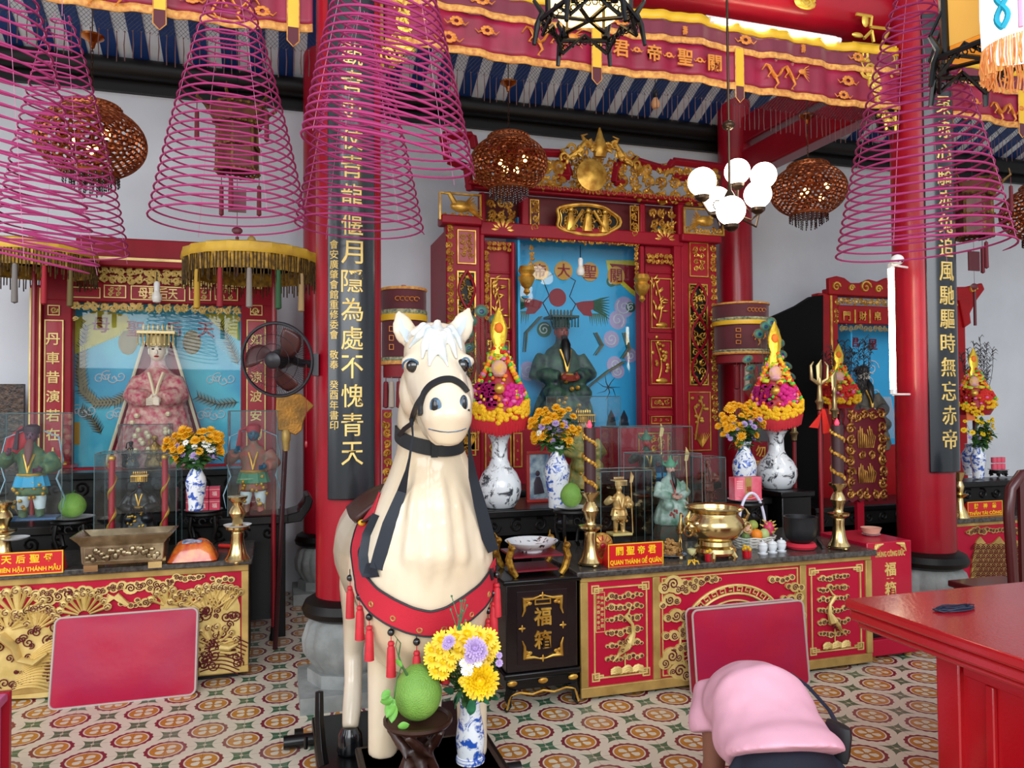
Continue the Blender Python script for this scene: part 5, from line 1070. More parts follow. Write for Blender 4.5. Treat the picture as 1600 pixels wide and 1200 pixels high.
for zz, rr in ((.012, .0505), (.022, .0485), (.214, .0385)): m.tube([(vb.x+rr*math.cos(a), vb.y+rr*math.sin(a), vb.z+zz) for a in [2*PI*k/28 for k in range(28)]], .0012, 4, True)
m.obj('blue_rings', mat('cobalt_line', '#2A55B0', .3), t)
fl = [('big', D(750, 1063, 2.42), .060)]
for px, py, r in ((690, 1000, .03), (712, 995, .034), (730, 990, .034), (748, 993, .03), (764, 996, .03), (770, 1010, .026), (700, 1012, .03), (688, 1018, .03), (676, 1030, .03), (694, 1034, .03), (706, 1026, .026), (716, 1016, .028), (682, 1048, .026), (692, 1052, .022), (726, 1002, .032), (738, 1000, .03), (758, 1004, .028), (704, 1040, .02), (724, 1020, .02), (764, 1030, .016), (722, 1064, .013), (675, 1015, .026), (768, 1020, .02)): fl.append(('yellow', D(px, py, 2.44+.04*abs(px-725)/60), r))
for px, py, r in ((742, 1012, .034), (748, 1018, .03), (702, 1002, .02), (736, 1026, .022), (698, 1008, .016), (780, 1036, .012), (780, 1024, .01)): fl.append(('lilac', D(px, py, 2.40), r))
for px, py, r in ((728, 1048, .016), (732, 1040, .017), (724, 1036, .013), (747, 1036, .013), (734, 1050, .012)): fl.append(('white', D(px, py, 2.40), r))
bq = bouquet('bouquet of yellow daisies and one big chrysanthemum in the vase before the horse', vb+Vector((0, 0, .215)), fl, 1.0, .25, 70, 3)
m = MB(); R = random.Random(12)
for a, b in (((718, 1092), (712, 1107)), ((738, 1092), (735, 1118)), ((755, 1088), (780, 1092)), ((706, 1085), (695, 1075)), ((748, 1096), (772, 1086)), ((722, 1085), (708, 1098)), ((740, 1080), (765, 1100)), ((700, 1070), (685, 1062))): leaf(m, D(*a, 2.58), D(*b, 2.5), .016, 6, up=FW)
for k in range(9): p = D(718+R.uniform(-4, 4), 985, 2.44); e = D(718+R.uniform(-14, 14), 985-R.uniform(15, 62), 2.44); m.tube([p, p.lerp(e, .5), e], .0012, 4); m.ell(e, .004, 5, 4)
m.obj('leaves', mat('blue_green_leaf', '#3F8A5E', .55, col2='#2C6848', vscale=25), bq, label='blue green leaves at the vase mouth')
# ================================================================ bowing person
pb = MB()
hip = D(1226, 1188, 2.36); sh = D(1158, 1098, 2.78); mid = hip.lerp(sh, .5)+Vector((0, 0, .05))
ax = (sh-hip).normalized(); lat = ax.cross(Vector((0, 0, 1))).normalized()            # to the person's right
per = lat.cross(ax)
def torso(stations, n=24):
    rings = []
    for p, w_, h_ in stations: rings.append([p+lat*w_*math.cos(2*PI*i/n)+per*h_*math.sin(2*PI*i/n) for i in range(n)])
    return rings
skinp = MB()
# skin body: one continuous surface (trunk, head, arms, legs)
skinp.loft(torso([(hip-ax*.03, .07, .05), (hip+ax*.0, .10, .07), (hip+ax*.07, .125, .09), (mid, .135, .10), (sh-ax*.08, .155, .10), (sh, .13, .08), (sh+ax*.06, .06, .055), (sh+ax*.12-Vector((0, 0, .02)), .05, .055)]))
hd = sh+ax*.20-Vector((0, 0, .10)); skinp.ell(hd, (.078, .095, .10), 16, 12); skinp.ell(hd+Vector((0, .05, -.05)), (.055, .06, .06), 10, 8)
Larm = [sh-lat*.118, D(1116, 1128, 2.72), D(1116, 1190, 2.73), Vector(D(1112, 1200, 2.76))]; Larm[3] = Vector((Larm[2].x+.03, Larm[2].y+.14, .06))
Rarm = [sh+lat*.15, sh+lat*.19-Vector((0, 0, .18)), sh+lat*.16+Vector((0, .04, -.33)), Vector((sh.x+.16, sh.y+.14, .06))]
for A in (Larm, Rarm): skinp.tube([A[0], A[0].lerp(A[1], .5), A[1], A[1].lerp(A[2], .5), A[2], A[2].lerp(A[3], .5), A[3]], [.055, .05, .046, .042, .040, .036, .026], 12); h = A[3]; skinp.ell(h+Vector((0, .03, -.03)), (.04, .05, .018), 10, 6)
fk = MB()
for A, s in ((Larm, 1), (Rarm, -1)):
    h = A[3]+Vector((0, .06, -.035))
    for j, L in enumerate((.055, .07, .075, .065)):
        o = Vector(((j-1.5)*.019, 0, 0)); skinp.tube([h+o, h+o+Vector(((j-1.5)*.004, L*.6, .008)), h+o+Vector(((j-1.5)*.005, L, -.004))], [.0095, .009, .007], 6)
    skinp.tube([A[3]+Vector((s*.03, .01, -.03)), A[3]+Vector((s*.055, .045, -.03)), A[3]+Vector((s*.06, .07, -.035))], [.012, .011, .008], 6)
knee = {}
for s in (-1, 1):
    hpp = hip-ax*.06+lat*s*.08; kn = Vector((hpp.x+ax.x*.40, hpp.y+ax.y*.36, .075)); ft = Vector((hpp.x-ax.x*.02, hpp.y-.06, .06)); knee[s] = (hpp, kn, ft)
    skinp.tube([hpp-Vector((0, 0, .10)), hpp.lerp(kn, .5), kn, kn.lerp(ft, .5), ft, ft-Vector((0, .10, .03))], [.068, .075, .065, .06, .045, .03], 12)
person = thing('person', 'person in a pink shirt and navy trousers kneeling and bowing before the altar', 'person', (hip.x, hip.y, 0))
fuse(skinp, .008, 4).obj('body', SKIN, person, ang=3)
m = MB(); m.ell(hd+Vector((0, -.02, .02)), (.088, .098, .10), 16, 12); m.ell(hd+Vector((0, -.05, .10)), (.05, .05, .05), 10, 8); m.obj('hair', BLACK, person)
f = MB()
for s in (-1, 1): f.ell(hd+Vector((s*.03, .085, -.055)), (.012, .01, .008), 6, 4)
f.ell(hd+Vector((0, .10, -.085)), (.014, .02, .018), 8, 6); f.mi = 1; f.ell(hd+Vector((0, .085, -.115)), (.022, .012, .007), 8, 5); f.obj('face_features', [SKIN, RED], person)
axh = Vector((ax.x, ax.y, 0)).normalized()
def path_loft(mb, st_, n=24):
    rings = []; P_ = [Vector(q[0]) for q in st_]
    for i, q in enumerate(st_):
        tn = (P_[min(i+1, len(P_)-1)]-P_[max(i-1, 0)]).normalized(); v = lat.cross(tn).normalized(); rings.append([P_[i]+lat*q[1]*math.cos(2*PI*k/n)+(v*q[2]+(q[3] if len(q) > 3 else Vector()))*math.sin(2*PI*k/n) for k in range(n)])
    mb.loft(rings)
Z_ = lambda z: Vector((0, 0, z))
pt_ = MB()
path_loft(pt_, [(hip-axh*.02+Z_(-.36), .15, .12), (hip-axh*.05+Z_(-.26), .172, .145), (hip-axh*.05+Z_(-.14), .172, .148), (hip-axh*.0+Z_(-.03), .155, .12), (hip+ax*.09, .135, .10)])
for s in (-1, 1): a, b, c_ = knee[s]; pt_.tube([a-Z_(.045), a.lerp(b, .5), b, b.lerp(c_, .5), c_], [.115, .105, .085, .08, .06], 14)
fuse(pt_, .010, 6).obj('trousers', mat('navy_cloth', '#0E1426', .85, var=.2), person, ang=3)
s_ = MB()
path_loft(s_, [(hip-axh*.025+Z_(.03), .178, .160, axh*-.145+Z_(-.082)), (hip+axh*.01+Z_(.025), .183, .160, axh*-.10+Z_(-.05)), (hip+ax*.05+Z_(.015), .184, .152, axh*-.06+Z_(-.04)), (hip+ax*.14+Z_(.012), .184, .155), (mid+Z_(.022), .168, .155), (sh-ax*.10+Z_(.035), .166, .150), (sh-ax*.02+Z_(.02), .150, .12), (sh+ax*.05, .09, .075), (sh+ax*.075, .07, .06)])
for A in (Larm, Rarm): s_.tube([A[0]+(sh-A[0])*.6, A[0], A[0].lerp(A[1], .5), A[1]-Vector((0, 0, .035))], [.095, .088, .084, .088], 14)
shirt = fuse(s_, .009, 22)
for v in shirt.V: v += (v-mid).normalized()*.006*noise.noise(v*14)
shirt.obj('shirt', mat('pink_cotton', '#E3A9BC', .85, var=.06, bump=.1, bscale=30), person, ang=3)
for s in (-1, 1): f = knee[s][2]; m = MB(); m.limb([(f+Vector((0, .02, -.01)), .045, .04), (f+Vector((0, -.08, -.015)), .05, .04), (f+Vector((0, -.15, -.03)), .035, .025)], 12); m.obj('shoe', BLACK, person)
q = D(1308, 1157, 2.40); t = thing('shoulder_bag', 'small black shoulder bag hanging at the side of the bowing person', 'bag', q); m = MB(); m.T = Matrix.Translation(q) @ Matrix.Rotation(.15, 4, 'Y'); m.lathe([(.0, -.055), (.03, -.053), (.034, -.03), (.034, .03), (.03, .05), (.0, .055)], 16, (0, 0, 0), sx=.75, sy=1.6); m.obj('pouch', mat('black_nylon', '#101116', .6), t); m = MB(); m.tube([q+Vector((0, 0, .05)), D(1296, 1110, 2.55), D(1262, 1072, 2.66), D(1236, 1053, 2.72), D(1200, 1050, 2.8), D(1170, 1075, 2.95)], .008, 6, flat=.4); m.obj('strap', mat('navy_strap', '#1C2238', .7), t)
# ================================================================ things that hang from the roof
def ceil_z(Y): return Z0+max(0, WY-Y)*sl if Y > 1.2 else 4.4+5.7*sl
def cord_up(m, p, r=.003, top=None): m.rod(p, Vector((p.x, p.y, (ceil_z(p.y)-.02) if top is None else top)), r, 5)
def coil(lab, apex, bot, hw, z, turns, sh=0.0, wob=0.0):
    a = D(apex[0], apex[1], z); b = D(bot[0], bot[1], z); R1 = hw*z/F; n = turns*40; pts = []
    t = thing('incense_coil', lab, 'incense', (b.x, b.y, b.z), 'pink incense coils hanging from the roof')
    def at(k, an):
        r = R1*(.10+.90*k**.75); c = a.lerp(b, k); d = RT*math.cos(an)*r+Vector((0, 1, 0)).cross(RT).cross(RT).normalized()*0
        dv = Vector((RT.x, RT.y, 0)).normalized(); dw = Vector((-dv.y, dv.x, 0)); x = math.cos(an)*r; y = math.sin(an)*r
        return c+dv*x+dw*y-Vector((0, 0, sh*x-wob*y))
    for i in range(n+1): k = (i/n)**.93; pts.append(at(k, 2*PI*i/40))
    m = MB(); m.tube(pts, [.0045]*(n-3)+[.0045, .0042, .004, .002], 6); m.obj('spiral', PINK, t)
    m = MB()
    for q in range(4): m.tube([at(k/10, PI/4+q*PI/2) for k in range(0, 11)], .0009, 4)
    cord_up(m, a, .0015); m.obj('threads', mat('pink_thread', '#C77A9C', .8), t)
coil('largest incense coil at the photo edge, in front of the left altar parasol', (-2, -120), (2, 398), 138, 2.85, 27, .22, .05)
coil('incense coil whose whole round top shows, before the copper globe lamp over the left altar', (97, 25), (98, 398), 95, 3.75, 27, .04)
coil('incense coil surrounding the view of the small gold palace lantern over the left shrine', (360, -40), (360, 352), 119, 3.45, 26)
coil('slanting incense coil directly in front of the column by the horse', (604, -200), (608, 250), 134, 2.75, 31, .2, .06)
coil('smaller incense coil showing below the slanting one beside the horse column', (563, 20), (563, 362), 100, 3.75, 24, .05)
coil('incense coil in front of the column near the red foreground table', (1425, -25), (1441, 396), 126, 3.2, 29, -.03)
# ---- pierced copper globe lamps
import bmesh
def pierced(rx, rz, sub=4, keep=.30, cut=.86):
    bm = bmesh.new(); bmesh.ops.create_icosphere(bm, subdivisions=sub, radius=1)
    # dual cells -> rings
    m = MB(); bm.verts.ensure_lookup_table()
    for v in bm.verts:
        if abs(v.co.z) > cut: continue
        cs = [f.calc_center_median() for f in v.link_faces]; c = v.co; u = c.orthogonal().normalized(); w_ = c.cross(u)
        cs.sort(key=lambda q: math.atan2((q-c).dot(w_), (q-c).dot(u))); n = len(cs)
        out = [q.normalized() for q in cs]; inn = [(c+(q-c)*(.62 if (int(c.x*97)+int(c.z*53)) % 3 else .4)).normalized()*1.0 for q in cs]; rid = [(c+(q-c)*.84).normalized()*1.02 for q in cs]
        m.add([Vector((p.x*rx, p.y*rx, p.z*rz)) for p in out+rid+inn], [(i, (i+1) % n, n+(i+1) % n, n+i) for i in range(n)]+[(n+i, n+(i+1) % n, 2*n+(i+1) % n, 2*n+i) for i in range(n)])
    bm.free(); return m
BULBG = glow('warm_bulb', '#FFC070', 9.0)
LAMPR = .30
def globe_lamp(lab, px, py, z, can_py):
    c = D(px, py, z); t = thing('globe_lamp', lab, 'lamp', c, 'pierced copper globe lamps'); rz = LAMPR*.72
    m = pierced(LAMPR, rz); m.obj('pierced_shell', COPPER, t, local=True)
    m = MB(); zt = rz*.86; r0 = LAMPR*.5
    m.lathe([(r0*1.02, zt-.01), (r0*1.06, zt+.0), (r0*1.04, zt+.035), (r0*.96, zt+.035), (r0*.6, zt+.02), (0, zt+.02)], 28)
    for k in range(28): a = 2*PI*k/28; m.ell((r0*1.05*math.cos(a), r0*1.05*math.sin(a), zt+.018), (.014, .014, .012), 6, 4)
    m.obj('collar', COPPER, t, local=True)
    m = MB(); m.lathe([(r0*1.0, -zt), (r0*1.03, -zt-.02), (r0*.95, -zt-.03)], 24); m.obj('lower_ring', COPPER, t, local=True)
    m = MB()
    for ring in range(3):
        rr = r0*(1-.3*ring); n = int(26*rr/r0)
        for k in range(n):
            a = 2*PI*k/n; zz = -zt-.03-.012*ring
            for q in range(3+ring): m.ell((rr*math.cos(a), rr*math.sin(a), zz-.018*q), (.0055, .0055, .009), 5, 4)
    m.obj('bead_fringe', mat('dark_crystal', '#2A1A18', .1), t, local=True)
    for k, (x, y, zz) in enumerate(((.10, -.10, .02), (-.09, -.09, -.03), (.02, -.13, -.09), (.0, .08, -.02))): m = MB(); m.ell((x, y, zz), (.022, .022, .03), 8, 6); m.obj('bulb', BULBG, t, local=True)
    cz = D(px, can_py, z).z-c.z; m = MB(); m.lathe([(.0, -.05), (.012, -.045), (.02, -.01), (.065, .02), (.068, .03), (.0, .03)], 16, (0, 0, cz)); m.obj('canopy', mat('lamp_copper', '#B4682E', .25, .9), t, local=True)
    m = MB(); k = 0; zz = zt
    while zz < cz-.04:
        m.tube([(.007*math.cos(a) if k % 2 else 0, 0 if k % 2 else .007*math.cos(a), zz+.016+.018*math.sin(a)) for a in [2*PI*i/8 for i in range(8)]], .0022, 4, True); zz += .026; k += 1
    m.rod((0, 0, zt), (0, 0, zt+.03), .01, 6); m.rod((0, 0, cz), (0, 0, ceil_z(c.y)-.03-c.z), .004, 5)
    m.obj('chain', mat('dark_bronze', '#4A3020', .4, .7), t, local=True); return t
globe_lamp('large pierced copper globe lamp hanging over the left altar', 143, 222, 4.6, 62)
globe_lamp('pierced copper globe lamp hanging left of the main shrine crown', 795, 256, 6.0, 133)
globe_lamp('pierced copper globe lamp hanging right of the white globe chandelier', 1263, 298, 6.35, 185)
globe_lamp('pierced copper globe lamp partly cut off by the right photo edge', 1632, 332, 6.0, 225)
# ---- white globe chandelier
hubp = D(1140, 312, 4.72); t = thing('chandelier', 'brass chandelier of glowing white glass globes in front of the shrine roof', 'chandelier', hubp); IRON = mat('bronze_arm', '#4A3A2C', .3, .8)
m = MB(); m.lathe([(.0, -.05), (.03, -.04), (.045, -.01), (.03, .03), (.012, .06), (.010, .1)], 14, hubp); q = D(1140, 195, 4.72); m.rod(hubp, Vector((hubp.x, hubp.y, ceil_z(hubp.y)-.02)), .008, 8); m.ell(Vector((hubp.x, hubp.y, q.z)), (.04, .04, .03), 12, 8); m.obj('stem', IRON, t)
GLB = glow('opal_glass', '#FFF6E2', 9)
for px, py, z in ((1097, 284, 4.50), (1142, 329, 4.42), (1152, 268, 5.0), (1193, 274, 4.95), (1184, 304, 4.7), (1120, 312, 4.95)):
    c = D(px, py, z); m = MB(); e = c-Vector((0, 0, .10)); d = Vector((e.x-hubp.x, e.y-hubp.y, 0)); pts = [hubp-Vector((0, 0, .02)), hubp+d*.3-Vector((0, 0, .10)), hubp+d*.75-Vector((0, 0, .13)), Vector((e.x, e.y, min(e.z, hubp.z+.2)-.02)), e]
    m.tube(pts, .007, 6); m.tube([hubp+d*.45+Vector((.03*math.cos(a), 0, -.06+.03*math.sin(a))) for a in [2*PI*k/12 for k in range(10)]], .004, 5); m.lathe([(.0, -.02), (.02, -.018), (.042, .0), (.045, .018), (.03, .02)], 14, e); ar = m.obj('arm', IRON, t)
    m = MB(); m.ell(c, .083, 24, 16); m.obj('globe', GLB, ar)
# ---- embroidered valances
BY = 4.36
zb0 = P(1000, 122, BY).z; zm0 = P(1146, 78, BY).z; zt0 = P(1146, 46, BY).z
zs = [zb0, zb0+.045, zm0-.02, zm0+.02, zt0-.02, zt0+.04]
def dragon(m, cx, cz, w_, y, s=1):
    pts = [(cx+s*w_*(-.5+t_/12), y, cz+w_*.13*math.sin(t_*1.15)) for t_ in range(12)]
    m.tube(pts, [w_*(.02+.045*math.sin(PI*min(1, (k+1)/12.))) for k in range(12)], 7, flat=.4); h = (cx+s*w_*.47, y-.006, cz+w_*.06)
    m.ell(h, (w_*.09, .008, w_*.06), 8, 6)
    for k in range(6): m.tube([h, (h[0]+s*w_*.10, y, h[2]+w_*(.1-.04*k)), (h[0]+s*w_*.19, y, h[2]+w_*(.16-.07*k))], [.006, .004, .001], 4)
    for k in (2, 4, 7, 9):
        p = pts[k]; m.tube([p, (p[0]+s*w_*.05, y-.003, p[2]-w_*.12), (p[0]-s*w_*.02, y, p[2]-w_*.2)], [.010, .008, .003], 5)
        for j in (-1, 0, 1): m.tube([(p[0]-s*w_*.02, y, p[2]-w_*.2), (p[0]-s*w_*.02+j*w_*.03, y, p[2]-w_*.24)], [.004, .001], 4)
def bloom(m, cx, cz, r, y, seed=0):
    R = random.Random(seed)
    for k in range(9): a = 2*PI*k/9; m.ell((cx+r*.55*math.cos(a), y, cz+r*.4*math.sin(a)), (r*.3, .004, r*.2), 6, 4)
    for s in (-1, 1): m.tube([(cx+s*r*.4, y, cz), (cx+s*r*1.1, y, cz-r*.35), (cx+s*r*1.5, y, cz+r*.05)], [.006, .005, .002], 4)
def shou(m, cx, cz, h, y): write(m, '壽', (cx, y, cz), h, h*.6, .002)
def valance(lab, x0, x1, chars, drag, flow, tabs, top):
    t = thing('valance', lab, 'banner', ((x0+x1)/2, BY, zb0), 'embroidered valances under the beam')
    wv = lambda x, z: .010*math.sin(x*21)+.006*math.sin(x*47+1)+.004*math.sin(x*9+z*8)
    dz = lambda x: .010*math.sin(x*3.1)+.006*math.sin(x*8)
    def sheet(za, zc_, off=0, ny=6):
        m = MB(); nx = int((x1-x0)*36); m.grid(lambda u, v: (x0+(x1-x0)*u, BY+off+wv(x0+(x1-x0)*u, za), za+(zc_-za)*v+dz(x0+(x1-x0)*u)), nx, ny); return m
    sheet(zs[1], zs[2]).obj('lower_field', MAROON, t, solid=.004); sheet(zs[3], zs[4]).obj('upper_field', mat('maroon_velvet', '#6E0E2C', .6, sheen=.3), t, solid=.004)
    for a, b in ((0, 1), (2, 3), (4, 5)): sheet(zs[a], zs[b], -.006, 2).obj('gold_band', FRINGE if a < 4 else YEL, t, solid=.008)
    m = MB(); nx = int((x1-x0)/.022); h = .10
    for i in range(nx):
        x = x0+(x1-x0)*i/nx; z = zs[0]+dz(x); y = BY+wv(x, z)
        for s in (-1, 1): m.rod((x, y, z), (x+s*h*.9, y, z-h), .0011, 3)
    m.obj('net', NET, t); m = MB(); nx = int((x1-x0)/.040)
    for i in range(nx):
        x = x0+(x1-x0)*(i+.5)/nx; z = zs[0]+dz(x)-h; y = BY+wv(x, z); m.ell((x, y, z), (.004, .004, .006), 5, 4); m.tube([(x, y, z), (x+.004*math.sin(i*2.3), y, z-.07), (x, y, z-.145-.012*math.sin(i))], [.0016, .003, .0025], 4)
    m.obj('tassel_fringe', mat('fringe_brown', '#4A2C2A', .8), t, label='dark tassel fringe')
    y = BY-.022; zl = (zs[1]+zs[2])/2; zu = (zs[3]+zs[4])/2; lf = t.children[0]; uf = t.children[1]
    for px, py, ch in chars: m = MB(); c = P(px, py, BY); write(m, ch, (c.x, y, c.z), .105, None, .004, None, .02); m.obj('character', ORGTHR, lf)
    for px, py, w_, s in drag: m = MB(); c = P(px, py, BY); dragon(m, c.x, c.z, w_, y, s); m.obj('embroidered_dragon', ORGTHR, lf)
    for px, py, r in flow: m = MB(); c = P(px, py, BY); bloom(m, c.x, c.z, r, y, px); m.obj('embroidered_flower', ORGTHR, lf)
    for k in range(int((x1-x0)/.45)+1):
        x = x0+.12+.45*k
        if x < x1-.05: m = MB(); (bloom(m, x, zu, .055, y, k) if k % 2 else shou(m, x, zu, .06, y)); m.obj('embroidered_emblem', ORGTHR, uf)
    for px in tabs:
        x = P(px, 100, BY).x; m = MB(); m.mi = 0; m.box(x-.028, x+.028, y-.006, y, zs[0]+.02, zs[2]+.02); m.mi = 1; m.prism([(x-.028, zs[0]+.02), (x-.03, zs[0]-.055), (x, zs[0]-.085), (x+.03, zs[0]-.055), (x+.028, zs[0]+.02)], y-.006, y); m.mi = 2
        m.tube([(x-.03, y-.004, zs[2]+.02), (x-.031, y-.004, zs[0]-.055), (x, y-.004, zs[0]-.087), (x+.031, y-.004, zs[0]-.055), (x+.03, y-.004, zs[2]+.02)], .004, 4); m.obj('ribbon_tab', [YEL, DMAROON, FRINGE], t)
    return t
valance('maroon embroidered valance with four gold characters between the two columns', LCX+CR+.02, RCX-CR-.03, ((968, 78, '君'), (1020, 85, '帝'), (1068, 92, '聖'), (1114, 101, '關')), ((855, 60, .34, 1), (1220, 115, .32, 1)), ((700, 60, .06), (712, 35, .05), (1322, 128, .06), (1315, 150, .05), (993, 80, .03), (1043, 88, .03), (1091, 96, .03), (760, 50, .05)), (930, 1152), 0)
valance('maroon embroidered valance left of the column by the horse', -3.4, LCX-CR-.02, (), ((360, 5, .3, -1), (160, -20, .3, 1)), ((410, 20, .05), (300, 0, .05)), (250, 458), 0)
valance('maroon embroidered valance right of the column near the red table', RCX+CR+.02, 7.5, (), ((1568, 172, .3, 1),), ((1520, 160, .04),), (1590,), 0)
# ---- carved corner brackets by the columns
def bracket(lab, pts, seed):
    q = [P(a, b, CY) for a, b in pts]; t = thing('carved_bracket', lab, 'bracket', (q[0].x, CY, min(v.z for v in q))); m = MB(); m.prism([(v.x, v.z) for v in q], CY-.02, CY+.05); m.obj('board', BLACK, t); m = MB(); xs = [v.x for v in q]; z_ = [v.z for v in q]; R = random.Random(seed)
    m.tube([(v.x, CY-.03, v.z) for v in q], .012, 5, True); cx = sum(xs)/len(xs); cz = sum(z_)/len(z_)
    for v in q:
        for k in (.35, .7): p = Vector((cx, 0, cz)).lerp(v, k); m.tube(spiral(p.x, p.z, .055, 1.4, R.uniform(0, 6), R.choice((1, -1)), CY-.035, 14), [.014*(1-.04*i) for i in range(15)], 5); m.ell((p.x+.04, CY-.04, p.z-.03), (.035, .012, .018), 6, 4)
    m.obj('carving', mat('bracket_gold', '#D9B44A', .35, .5), t)
bracket('gold and black carved bracket against the column by the horse', ((594, -30), (668, -30), (664, 20), (640, 40), (628, 85), (612, 108), (596, 112)), 1)
bracket('gold and black carved bracket under the beam near the right column', ((1328, 70), (1394, 76), (1394, 210), (1380, 205), (1372, 160), (1356, 130), (1342, 105)), 2)
m = MB(); c = P(1360, 35, 4.42)
for a in (((1338, 22), (1362, 26)), ((1362, 26), (1360, 42)), ((1360, 42), (1392, 46)), ((1350, 60), (1362, 48)), ((1362, 48), (1365, 66)), ((1378, 68), (1388, 50))): m.tube([P(*a[0], 4.41), P(*a[1], 4.41)], .012, 5)
m.ell(P(1352, 32, 4.41), (.03, .012, .05), 8, 5); m.ell(P(1340, 55, 4.41), (.05, .012, .02), 8, 5); c = P(1258, 4, 4.41); m2 = MB(); m2.ell(c, (.09, .02, .05), 10, 6); m2.tube(spiral(c.x, c.z, .06, 1.5, 0, 1, c.y-.02, 14), .012, 5); tag(m2.obj('beam_ornament', mat('bracket_gold', '#D9B44A', .35, .5)), 'gold ornament on the red beam above the fluorescent tube', 'ornament'); tag(m.obj('beam_ornament', mat('bracket_gold', '#D9B44A', .35, .5)), 'raised gold scroll ornament on the red beam near the right column', 'ornament')
# ---- fluorescent tubes
def tube_lamp(lab, a, b, r, s, back):
    a = Vector(a); b = Vector(b); t = thing('tube_lamp', lab, 'lamp', (a+b)/2); m = MB(); d = (b-a).normalized(); m.tube([a+d*.03, b-d*.03], r, 10); m.obj('tube', glow('tube_light_%d' % s, '#FFF3CF', s*2), t); m = MB(); m.tube([a+back, b+back], .018, 4)
    for p, e in ((a, d), (b, -d)): m.tube([p+back, p], .012, 6); m.rod(p, p+e*.035, r*1.15, 8)
    if a.x == b.x:
        for p in (a, b): q = Vector((RCX, CY, p.z)); m.rod(p+back, q+(p+back-q).normalized()*(CR+.006), .008, 6)
    m.obj('fitting', WHITEP, t)
tube_lamp('glowing fluorescent tube fixed under the red beam', P(1108, 31, 4.36), P(1312, 64, 4.36), .019, 9, Vector((0, .04, .035)))
a = P(1392, 412, 4.25); b = P(1392, 616, 4.25); b.x = a.x; tube_lamp('glowing upright fluorescent tube on the side of the right column', (a.x, a.y, a.z), (a.x, a.y, b.z), .02, 8, Vector((.03, .03, 0)))
c = P(1402, 406, 4.12); t = thing('security_camera', 'small white dome camera on the right column above the upright tube', 'camera', c); m = MB(); m.ell(c, (.042, .04, .036), 16, 12); m.obj('dome', WHITEP, t); m = MB(); m.ell(c+Vector((-.02, -.03, -.012)), (.008, .008, .008), 8, 6); m.ell(c+Vector((.005, -.036, -.016)), (.008, .008, .008), 8, 6); m.obj('lens', BLACK, t); m = MB(); m.rod(c, c+Vector((.06, .11, .0)), .015, 8); m.obj('mount', WHITEP, t)
# ---- black framed lanterns at the top of the picture
AMB = glow('lit_silk', '#FFE3A0', 2.2)
def frame_lantern(lab, c, r, h, paint):
    t = thing('lantern', lab, 'lantern', c, 'black framed hexagonal lanterns'); V = lambda a, rr, z: Vector((c.x+rr*math.cos(a), c.y+rr*math.sin(a), c.z+z)); A = [PI/6+k*PI/3+.25 for k in range(6)]
    m = MB()
    for i in range(6):
        a, b = A[i], A[(i+1) % 6]; m.add([V(a, r*.8, .04), V(b, r*.8, .04), V(b, r*.86, h), V(a, r*.86, h)], [(0, 1, 2, 3)])
    m.obj('silk_panels', paint, t, smooth=False, solid=.003); m = MB()
    for i in range(6):
        a, b = A[i], A[(i+1) % 6]; m.tube([V(a, r*.82, .0), V(a, r*.88, h)], .014, 6); m.tube([V(a, r*1.12, -.10), V(a, r*1.05, -.02), V(a, r*.95, .03), V(a, r*1.12, .08)], [.009, .013, .013, .008], 6)
        m.tube([V(a, r*1.0, .0), V(b, r*1.0, .0)], .010, 6); m.tube([V(a, r*.85, h*.75), V(b, r*.85, h*.75)], .009, 6); m.tube([V(a, r*.9, h), V(b, r*.9, h)], .012, 6)
        q = V(a, r*.95, -.01).lerp(V(b, r*.95, -.01), .5); m.tube([V(a, r*.95, -.06), q+Vector((0, 0, .03)), V(b, r*.95, -.06)], .008, 6); m.tube([V(a, r*.9, .02), (c.x, c.y, c.z+.0)], .009, 5); m.tube([V(a, r*1.12, .08), V(a, r*.86, h*.3)], .006, 5)
        for k in range(7): p = V(a, r*.95, -.03).lerp(V(b, r*.95, -.03), (k+.5)/7); m.tube([p+Vector((.012*math.cos(x), 0, .03*math.sin(PI*(k+.5)/7)-.01+.012*math.sin(x))) for x in [2*PI*j/6 for j in range(6)]], .003, 4, True)
    m.obj('frame', BLACK, t); m = MB(); cord_up(m, c+Vector((0, 0, h)), .006); m.tube([V(A[0], r*.86, h), c+Vector((0, 0, h+.15)), V(A[3], r*.86, h)], .006, 5); m.obj('hanger', BLACK, t)
    m = MB(); m.ell(c+Vector((0, 0, h*.4)), (.03, .03, .045), 10, 8); m.obj('bulb', glow('lantern_bulb', '#FFE9B8', 8), t)
frame_lantern('black framed lantern with lit pale panels above the middle of the valance', D(921, 32, 3.1), .20, .55, AMB)
frame_lantern('big black framed lantern with amber panels high on the right', D(1545, 92, 2.75), .19, .6, mat('amber_silk', '#D9A64A', .6, emit='#C98A2A', estr=.35))
# ---- white cloth lantern with blue braid and orange fringe
c = D(1606, 76, 2.3); t = thing('cloth_lantern', 'lit white cloth lantern with a blue braid and orange fringe at the upper right', 'lantern', c); m = MB(); m.lathe([(.118, 0), (.122, .12), (.12, .5), (.0, .52)], 32, c); m.obj('shade', glow('lit_white_cloth', '#EAF2FF', .9), t)
m = MB(); a0 = math.atan2(-c.y, -c.x)-.50
for s in (1, -1): m.tube([(c.x+.127*math.cos(a0+s*.13*math.sin(PI*k/6)), c.y+.127*math.sin(a0+s*.13*math.sin(PI*k/6)), c.z+.035+k*.011) for k in range(40)], .008, 6)
m.obj('blue_braid', mat('turquoise_braid', '#12A6C4', .6), t); m = MB()
m.tube([(c.x+.125*math.cos(a0+.38), c.y+.125*math.sin(a0+.38), c.z+.02+k*.02) for k in range(22)], .007, 6); m.obj('pink_trim', mat('pink_trim', '#E8A8C8', .6), t); m = MB(); R = random.Random(2)
